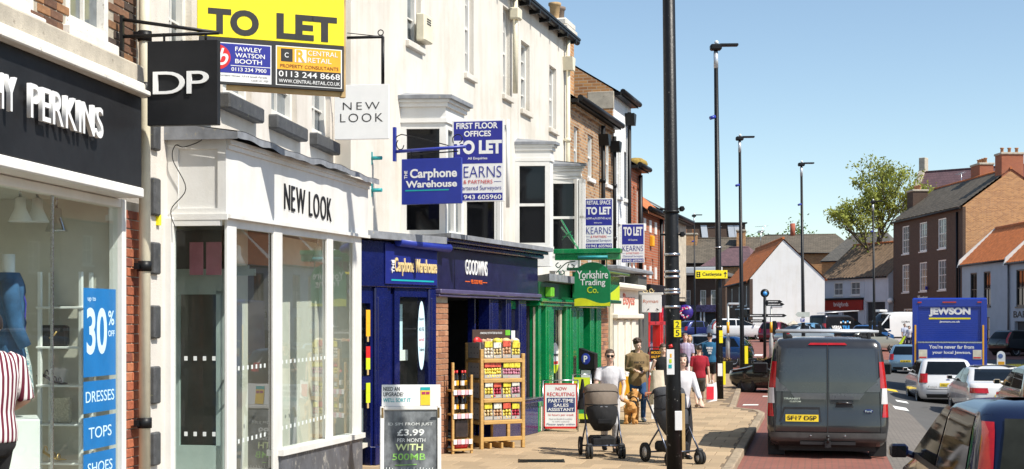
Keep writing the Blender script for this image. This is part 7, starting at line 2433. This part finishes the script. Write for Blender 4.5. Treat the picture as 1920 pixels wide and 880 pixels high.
# ------------------------------------------------------------------ prams
def pram(label, loc, rz, hoodm, seatm, name='pram'):
    r = thing(name, label, 'pram', loc, rz)
    m = MB()      # hood: quarter dome with ribs
    m.grid(lambda u, v: (.27 * math.sin(PI * (u - .5)) * (1 - .0 * v), -.30 * math.cos(PI * (u - .5)) * math.sin(v * PI * .62) * 1.0 + .12, .80 + .37 * math.cos(v * PI * .62) * (1 - .25 * abs(2 * u - 1) ** 3)), 20, 14)
    m.grid(lambda u, v: (.27 * math.sin(PI * (u - .5)), .12 + .02 + .12 * v, .80 + .37 * (1 - .25 * abs(2 * u - 1) ** 3) - .1 * v * v), 20, 3)
    o = m.build('hood', hoodm, r)
    for a in (.42, .75):
        MB().tube([(.272 * math.sin(PI * (u - .5)), -.305 * math.cos(PI * (u - .5)) * math.sin(a * PI * .62) + .12, .80 + .375 * math.cos(a * PI * .62) * (1 - .25 * abs(2 * u - 1) ** 3)) for u in [i / 14 for i in range(15)]], .007, 6).build('hood_seam', charcoal, o)
    MB().cbox(-.06, .06, -.19, -.175, .80, .82, .004).build('hood_tab', steel, o)
    m = MB(); m.tube([(0, .12, .82), (0, .02, .72), (0, -.04, .55), (0, -.02, .43)], [(.26, .2), (.26, .24), (.22, .2), (.14, .1)], 20, ref=(1, 0, 0)); m.build('seat_shell', seatm, r)
    MB().cbox(-.11, .11, -.30, -.28, .55, .62, .01).build('vent_panel', charcoal, r)
    m = MB(); m.cbox(-.2, .2, -.18, .25, .17, .33, .05); m.build('basket', blackcloth, r)
    m = MB()
    for k in (-1, 1):
        m.tube([(k * .24, .42, 1.0), (k * .27, .1, .70), (k * .27, -.12, .42), (k * .28, -.34, .16)], .014, 8)
        m.tube([(k * .27, -.02, .52), (k * .28, .18, .33), (k * .29, .32, .15)], .014, 8)
    m.tube([(-.28, -.30, .20), (.28, -.30, .20)], .013, 8); m.tube([(-.29, .32, .15), (.29, .32, .15)], .013, 8)
    m.build('chassis', mt('pram_frame', (.09, .10, .13), .3, metal=.8), r)
    m = MB(); m.tube([(-.24, .42, 1.0), (-.22, .47, 1.05), (0, .49, 1.06), (.22, .47, 1.05), (.24, .42, 1.0)], .02, 8); m.build('handlebar', mt('tan_leather', (.30, .10, .04), .5), r)
    for x, y, rr in ((-.29, -.36, .10), (-.23, -.36, .10), (.29, -.36, .10), (.23, -.36, .10), (-.31, .32, .15), (.31, .32, .15)):
        m = MB(); m.lathe([(rr * .62, -.025), (rr, -.02), (rr, .02), (rr * .62, .025), (rr * .62, -.025)], 20, (x, y, rr), 'x'); wq = m.build('wheel', rubber, r)
        m = MB(); m.lathe([(0, -.02), (rr * .62, -.012), (rr * .62, .012), (0, .02)], 16, (x, y, rr), 'x'); m.build('hub', alloy, wq)
    for k in (-1, 1): MB().cbox(k * .26 - .05, k * .26 + .05, -.39, -.29, .12, .24, .02).build('wheel_fork', trimblk, r)
    return r


X, Y, Z = gp(1129, 22.35)
pram('taupe hooded pram with black seat rolling towards the camera', (X, Y, Z), R(5), fabric('taupe', (.17, .135, .105), var=.1), blackcloth)
X, Y, Z = gp(1262, 21.35)
pram('dark charcoal pram half hidden behind the foreground lamp post', (X, Y, Z), R(24), fabric('charcoal', (.045, .047, .052)), fabric('charcoal', (.045, .047, .052)))
m = MB(); m.grid(lambda u, v: (.06 * math.cos(2 * PI * u) * (1.25 - v) * 1.2, .05 * math.sin(2 * PI * u), .5 * v), 14, 6)
o = m.build('black_jacket', blackcloth, None, (at(1092, 0, 22.9)[0], 22.9, .72), label='black jacket hanging from the left side of the taupe pram', cat='jacket')

# ------------------------------------------------------------------ dog on a lead
X, Y, Z = gp(1184, 29.4)
dg_ = thing('dog', 'curly apricot dog seen from behind on a black lead', 'dog', (X, Y, Z), PI - R(15))
dm_ = mt('apricot_fur', (.50, .25, .075), .95, var=.35, scale=28, bmp=1.0, bscale=60)
m = MB()
m.tube([(0, .22, .36), (0, .12, .36), (0, -.05, .33), (0, -.2, .36), (0, -.28, .4)], [(.07, .08), (.115, .12), (.105, .11), (.12, .13), (.08, .09)], 14, ref=(1, 0, 0))
m.tube([(0, -.24, .42), (0, -.32, .54), (0, -.36, .60)], [.085, .075, .07], 10); m.sphere((0, -.38, .62), (.085, .1, .085)); m.tube([(0, -.44, .60), (0, -.53, .58)], [.045, .035], 8)
for k in (-1, 1):
    m.tube([(k * .07, .16, .36), (k * .085, .10, .22), (k * .08, .22, .13), (k * .08, .19, .02)], [.075, .055, .04, .04], 10)
    m.tube([(k * .08, -.2, .34), (k * .08, -.19, .18), (k * .08, -.2, .02)], [.06, .045, .04], 10)
    m.sphere((k * .08, .17, .03), (.045, .06, .03), 8, 6); m.sphere((k * .08, -.22, .03), (.045, .06, .03), 8, 6)
    m.tube([(k * .07, -.37, .66), (k * .12, -.36, .58), (k * .12, -.36, .5)], [.03, .04, .03], 8)
m.tube([(0, .25, .40), (.02, .34, .48), (.1, .38, .52), (.16, .38, .52)], [.03, .045, .05, .03], 8)
rn = random.Random(2)
for i in range(90):
    v_ = rn.choice(m.v)
    m.sphere(v_, rn.uniform(.018, .032), 6, 4)
fused(m, 'body', dm_, dg_, .012, 2)
MB().tube([(.09 * math.cos(a), -.26 + .02 * math.sin(a), .47 + .09 * math.sin(a)) for a in [i * PI / 8 for i in range(17)]], .012, 6).build('collar', black, dg_)
m = MB(); m.lathe([(.10, -.02), (.135, 0), (.1, .02)], 16, (0, .05, .36), 'y'); m.build('harness', black, dg_)
hx, hy, hz2 = gp(1195, 30.2)
pts = []
a = Vector((X + .02, Y, .45)); b = Vector((hx + .55, hy - .25, 1.0))
lead_ = [a.lerp(b, t) + Vector((0, 0, -.16 * math.sin(PI * t))) for t in [i / 12 for i in range(13)]]
MB().tube([tuple(p) for p in lead_], .009, 6).build('dog_lead', black, label='thin black dog lead stretching from the apricot dog up to the right', cat='lead')
MB().tube([(hx + .5, hy - .28, .98), (hx + .44, hy - .28, .8), (hx + .46, hy - .28, .68), (hx + .52, hy - .28, .72), (hx + .55, hy - .26, .98)], .008, 6).build('lead_loop', black, label='slack loop of black strap hanging beside the lamp post', cat='lead')

# ------------------------------------------------------------------ pavement boards
d = 18.8
ab = thing('chalk_board', 'leaning white framed chalk board advertising a phone upgrade', 'sign board', (at(712, 0, d)[0], d, gz(-1.8, d) - .01), R(3))
Wd = 115 / FPX * d; Hd = 1.26
TL = Matrix.Rotation(R(-9), 4, 'X')


def tilt(o): o.matrix_local = TL @ o.matrix_local; return o


chalk, tt_, bb_ = _base('chalkboard')
nn = noise(tt_, coords(tt_, 'Object', (1, 1, .6)), 5, 7, .65)
tt_.links.new(mixc(tt_, ramp(tt_, nn, .35, .75), (.035, .04, .045), (.30, .32, .33)), bb_.inputs['Base Color'])
bb_.inputs['Roughness'].default_value = .8
pn = tilt(MB().cbox(.05, Wd - .04, -.01, .02, .05, .93, .004).build('chalk_panel', chalk, ab))
m = MB()
for q in ((0, .055, 0, .95), (Wd - .055, Wd, 0, .95)): m.cbox(q[0], q[1], -.03, .03, q[2], q[3], .008)
m.cbox(.055, Wd - .055, -.03, .03, .90, .95, .008); m.cbox(.055, Wd - .055, -.03, .03, .03, .08, .008)
tilt(m.build('frame', white, ab))
hd = tilt(MB().cbox(.02, Wd - .01, -.015, .015, .955, 1.25, .004).build('header_panel', signwhite, ab))
x = lambda f: Wd * f
text('NEED AN', x(.05), x(.32), 1.165, 1.22, -.017, inkblack, hd, .015, .001); text('UPGRADE?', x(.05), x(.38), 1.09, 1.145, -.017, inkblack, hd, .015, .001); text("WE'LL SORT IT", x(.05), x(.50), 1.01, 1.065, -.017, teal, hd, .015, .001)
ph = MB().cbox(x(.66), x(.82), -.022, -.016, .965, 1.215, .004).build('phone_picture', mt('phone_yellow', (.85, .55, .03), .4, var=.2), hd)
for k in (.68, .75): MB().cbox(x(k), x(k + .06), -.026, -.022, 1.115, 1.15, .003).build('phone_shades', mt('pink_shades', (.4, .03, .12), .4), ph)
MB().box(x(.66), x(.82), -.0225, -.0221, 1.17, 1.215).build('phone_sky', teal, ph)
chw = mt('chalk_white', (.75, .77, .74), .9, var=.2, scale=30); chg = mt('chalk_green', (.30, .62, .14), .9, var=.25, scale=30)
for t_, a, b, z0, z1, mm, bo in (('ID SIM FROM JUST', .13, .86, .68, .73, chw, .0), ('£3.99', .28, .72, .55, .64, chw, .02), ('PER MONTH', .28, .74, .465, .515, chw, .005), ('WITH', .25, .70, .35, .44, mt('chalk_yellow', (.7, .8, .4), .9), .02), ('500MB', .20, .74, .22, .31, chg, .01)):
    text(t_, x(a), x(b), z0, z1, -.012, mm, pn, bo, .001, italic=.05)
m = MB(); m.tube([(x(.25), -.013, .15), (x(.45), -.013, .155), (x(.6), -.013, .16)], .006, 6); m.build('chalk_line', chg, pn)
m = MB(); rn = random.Random(6)
for i in range(16): m.tube([(x(.1 + .05 * i), -.013, .07), (x(.11 + .05 * i), -.013, .07 + rn.uniform(.02, .06))], .004, 5)
m.build('chalk_scribble', chw, pn, kind='stuff')
m = MB()
for q in (.02, Wd - .05): m.add([(q, .02, .93), (q + .03, .02, .93), (q + .03, .5, 0), (q, .5, 0), (q, .05, .93), (q + .03, .05, .93), (q + .03, .53, 0), (q, .53, 0)], [(0, 1, 2, 3), (4, 7, 6, 5), (0, 3, 7, 4), (1, 5, 6, 2)])
m.build('back_legs', timber, ab)


def aboard(name, label, px0, py0, px1, py1, d, rz, frame, face):
    b = Board(name, label, px0, py0, px1, py1, d, rz, face, .02, 'sign board')
    m = MB()
    for x_ in (-.02, b.W + .02): m.tube([(x_, .0, -.06), (x_, .02, b.H + .06)], .012, 8); m.tube([(x_, .45, -.06), (x_, .03, b.H + .06)], .012, 8)
    m.tube([(-.02, .02, b.H + .06), (b.W + .02, .02, b.H + .06)], .012, 8)
    m.build('frame', frame, b.root)
    return b


b = aboard('recruitment_board', 'white pavement board with red border and navy block advertising a sales assistant job', 1020, 719, 1082, 804, 27.3, 0, steel, signwhite)
for q in ((1020, 719, 1082, 721.5), (1020, 719, 1022, 804), (1080, 719, 1082, 804), (1020, 800, 1082, 804)): b.rect(*q, red, .002, 'red_border')
b.t('NOW', 1042, 726, 1063, 732, red, .0); b.t('RECRUITING', 1026, 736, 1077, 743, red, .0)
b.rect(1025, 746, 1078, 773, mt('navy_print', (.03, .05, .16), .4), .002)
b.t('PART-TIME', 1028, 748, 1075, 755, signwhite, .02); b.t('SALES', 1038, 757, 1066, 763, signwhite, .02); b.t('ASSISTANT', 1027, 765, 1076, 771, signwhite, .02)
b.t('16 hours per week', 1028, 776, 1076, 781, red, -.003); b.t('Must be flexible & available', 1030, 784, 1073, 787, mt('grey_print', (.4, .4, .42), .5), 0); b.t('to work weekends', 1036, 789, 1068, 791.5, MATS['grey_print'], 0); b.t('Please apply within', 1025, 794, 1078, 798.5, MATS['navy_print'], -.003)
b = aboard('offer_board', 'green and lime pavement board behind the recruitment board', 1076, 708, 1106, 786, 28.6, 0, steel, green)
b.rect(1076, 708, 1106, 730, limeg, .002); b.rect(1076, 776, 1106, 786, limeg, .002)
for i in range(5): b.rect(1084, 742 + i * 6, 1102, 744 + i * 6, signwhite, .003, 'print_line')
b = aboard('offer_board', 'yellow pavement board behind the woman in white', 1160, 706, 1182, 742, 30.8, 0, steel, amber)
b = aboard('cafe_board', 'black cafe board with orange lettering left of the lamp post', 1219, 656, 1246, 676, 33.5, R(5), black, black)
b.t('MICRODOG', 1221, 659, 1245, 664, amber, .02); b.t('HALF PRICE', 1221, 667, 1245, 672, amber, .02)
b = aboard('cafe_board', 'small white arched cafe board under the black one', 1218, 679, 1236, 704, 32.8, R(5), charcoal, signwhite)
b.t('DO', 1222, 683, 1232, 688, amber, .02); b.t('DO', 1222, 690, 1232, 695, amber, .02)

# ------------------------------------------------------------------ produce stand
X, Y, Z = gp(905, 23.55)
RK = thing('produce_stand', 'four tier yellow pine produce stand outside the value store', 'stand', (X - .02, Y, 0), R(28))
SW, SDp = .80, .55
tiers = [1.54, 1.20, .86, .49]
m = MB()
for x_ in (0, SW):
    MB().cbox(x_ - .03, x_ + .03, -.03, .03, 0, 1.70 if x_ == 0 else 1.62, .006).build('front_post', wood, RK)
    MB().cbox(x_ - .03, x_ + .03, SDp - .03, SDp + .03, 0, 1.80, .006).build('back_post', wood, RK)
for z in tiers:
    MB().cbox(.03, SW - .03, -.04, -.01, z - .07, z - .01, .005).build('front_rail', wood, RK)
    MB().cbox(.0, SW, -.02, SDp, z - .02, z, .004).build('shelf_board', wood, RK)
    MB().cbox(-.04, -.01, .03, SDp - .03, z - .07, z - .02, .005).build('side_rail', wood, RK)
MB().cbox(.03, SW - .03, -.03, .02, .13, .2, .005).build('front_rail', wood, RK); MB().cbox(-.03, .02, .03, SDp - .03, .1, .22, .005).build('side_rail', wood, RK)
for k in range(3): MB().cbox(.15 + k * .22, .19 + k * .22, -.02, SDp, .0, .1, .005).build('foot_slat', wood, RK)
MB().cbox(SW * .55, SW * .6, SDp - .06, SDp - .02, .1, .5, .005).build('brace', wood, RK)
hdr = MB().cbox(.0, SW * .92, SDp - .2, SDp - .18, 1.72, 2.03, .004).build('header_card', mt('header_brown', (.06, .03, .02), .5), RK)
rn = random.Random(12)
cols = [mt('print_%d' % i, c_, .5, var=.3, scale=20) for i, c_ in enumerate([(.45, .03, .06), (.62, .36, .20), (.78, .62, .1), (.75, .65, .5), (.55, .22, .3), (.66, .5, .25), (.3, .45, .05)])]
for i in range(34):
    x_ = .05 + (SW * .86) * (i % 17) / 17
    MB().sphere((x_ + rn.uniform(-.01, .01), SDp - .2, 1.765 + .07 * (i // 17) + rn.uniform(-.01, .01)), (.034, .006, .036), 8, 5).build('printed_bulb', cols[(0, 0, 1, 1, 3, 5, 2, 6)[min(7, (i % 17) // 2)]], hdr)
text('ONIONS, POTATOES & FOOD', .15, SW * .72, 1.95, 1.99, SDp - .203, signwhite, hdr, .01, .001)
m = MB(); m.lathe([(0, -.006), (.075, -.006), (.075, 0)], 18, (.09, SDp - .205, 1.83), 'y'); o = m.build('red_roundel', red, hdr)
MB().cbox(SW * .8, SW * .92, SDp - .206, SDp - .2, 1.93, 2.02, .003).build('lime_flash', mt('lime_gloss', (.16, .5, .03)), hdr)
card = mt('grey_card', (.42, .40, .37), .8, var=.1)
names = ['garlic', 'pink shallot', 'white onion', 'yellow onion set']
k_ = 0
place_words = ['top', 'second', 'third', 'lowest']
for ti, z in enumerate(tiers):
    n = (4, 2, 4, 4)[ti]
    wdt = (SW - .1) / n
    for j in range(n):
        bx = thing('produce_box', 'card tray of bagged bulbs on the %s shelf of the produce stand, %s' % (place_words[ti], {0: 'leftmost', n - 1: 'rightmost'}.get(j, 'second' if j == 1 else 'third')), 'produce', RK.matrix_basis @ Vector((.05 + wdt * j, .0, z)) if False else (0, 0, 0), 0, 'produce boxes on the stand')
        mw = Matrix.Translation(RK.location) @ Matrix.Rotation(R(28), 4, 'Z')
        bx.location = mw @ Vector((.05 + wdt * j, -.01, z + .002)); bx.rotation_euler = (rn.uniform(-.03, .03), rn.uniform(-.03, .03), R(28) + rn.uniform(-.05, .05)); bx.scale = (1, 1, rn.uniform(1.05, 1.32))
        g = wdt - .012
        m = MB(); m.box(0, g, .40, .41, 0, .23); m.prism([(0, 0), (.41, 0), (.41, .24), (.06, .22), (0, .1)], 0, .006, 'x'); m.prism([(0, 0), (.41, 0), (.41, .24), (.06, .22), (0, .1)], g - .006, g, 'x'); m.box(0, g, 0, .4, 0, .006); m.box(0, g, 0, .006, 0, .05); m.build('tray', card, bx)
        MB().cbox(.008, g - .008, -.004, .012, .15, .235, .004).build('bag_card', mt('bag_card_%d' % ((ti * 2 + j) % 3), [(.82, .55, .05), (.75, .70, .55), (.62, .10, .06)][(ti * 2 + j) % 3], .4, var=.6, scale=30), bx)
        mm = cols[[3, 0, 5, 2, 1, 4, 2][(ti * 3 + j * 2) % 7]]
        m = MB()
        nb_ = max(3, int(g / .048))
        for a in range(nb_):
            for b_ in range(3):
                m.sphere((.024 + (g - .048) * a / max(1, nb_ - 1), .015 + rn.uniform(0, .02), .028 + b_ * .046 + rn.uniform(-.006, .006)), (.026, .026, .025), 8, 6)
        m.build('bulbs', mm, bx, kind='stuff')
    sd_p = MB().box(-.012, -.006, .03, SDp - .06, z + .01, z + .27).build('card_end', card, RK)
    for a in range(3):
        for b_ in range(2): MB().box(-.0145, -.0125, .12 + a * .12, .14 + a * .12, z + .08 + b_ * .1, z + .1 + b_ * .1).build('card_hole', dark, sd_p)
# loose bags on top
for i in range(3):
    bx = thing('bulb_bag', 'loose net bag of bulbs lying on top of the produce stand, %s' % ('left', 'middle', 'right')[i], 'produce', (mw @ Vector((.35 + i * .17, .1, 1.79))), .4, 'produce boxes on the stand')
    m = MB(); m.sphere((0, 0, .04), (.09, .07, .06), 12, 8); m.build('net', cols[(2, 5, 3)[i]], bx)
    MB().cbox(-.05, .05, -.075, -.06, .0, .06, .005).build('bag_label', mt('bag_card_0', (.8, .6, .06)), bx)
# narrow rack with bottles and charcoal
X, Y, Z = gp(849, 22.7)
R2 = thing('bottle_rack', 'narrow pine rack of bottles and charcoal bags beside the brick pier', 'stand', (X, Y, 0), R(28))
m = MB()
for x_ in (0, .34):
    for y_ in (0, .3): MB().cbox(x_ - .02, x_ + .02, y_ - .02, y_ + .02, 0, 1.50 - x_ * .6, .004).build('post', wood, R2)
for z in (1.05, .66, .24, .08): MB().cbox(-.02, .36, -.03, .3, z - .03, z, .004).build('shelf_board', wood, R2)
for z in (1.03, .64, .22):
    for k in range(5): MB().box(.0 + k * .07, .06 + k * .07, -.036, -.031, z - .06, z + .02).build('price_ticket', (signwhite, mt('pink_ticket', (.7, .4, .45), .5))[k % 2], R2)
m2 = Matrix.Translation((X, Y, 0)) @ Matrix.Rotation(R(28), 4, 'Z')
for z, n in ((1.05, 4), (.66, 4)):
    for k in range(n):
        o = thing('bottle', 'dark red capped bottle, %s from left on %s shelf of narrow rack' % (('first', 'second', 'third', 'fourth')[k], 'upper' if z > 1 else 'middle'), 'bottle', m2 @ Vector((.06 + k * .075, .08 + .05 * (k % 2), z)), 0, 'bottles on the narrow rack')
        MB().lathe([(0, 0), (.034, 0), (.034, .2), (.015, .26), (.015, .28)], 12).build('glass_body', mt('dark_bottle', (.015, .012, .012), .15, coat=.5), o)
        MB().lathe([(.036, .07), (.036, .15)], 12).build('label_band', (signwhite, amber)[k % 2], o); MB().lathe([(.019, .275), (.019, .315), (0, .315)], 10).build('cap', mt('red_cap', (.6, .02, .02), .4), o)
for k, (z, mm, lb_) in enumerate(((.24, mt('charcoal_bag', (.03, .02, .02), .35, var=.5, scale=8, worn=(.6, .25, .05), wornamt=.62), 'dark charcoal bag on the third shelf of the narrow rack'), (.08, mt('red_bag', (.5, .02, .03), .35, var=.4, scale=8, worn=(.03, .02, .02), wornamt=.6), 'red charcoal bag on the bottom shelf of the narrow rack'))):
    o = thing('fuel_bag', lb_, 'bag', m2 @ Vector((.17, .1, z)), R(28))
    h_ = .34 if k == 0 else .14
    m = MB(); m.cbox(-.14, .14, -.08, .08, 0, h_, .05); m.build('bag_body', mm, o)
    MB().tube([(-.03, 0, h_ - .01), (0, 0, h_ + .03), (.03, 0, h_ - .01)], .012, 6).build('bag_neck', mm, o)
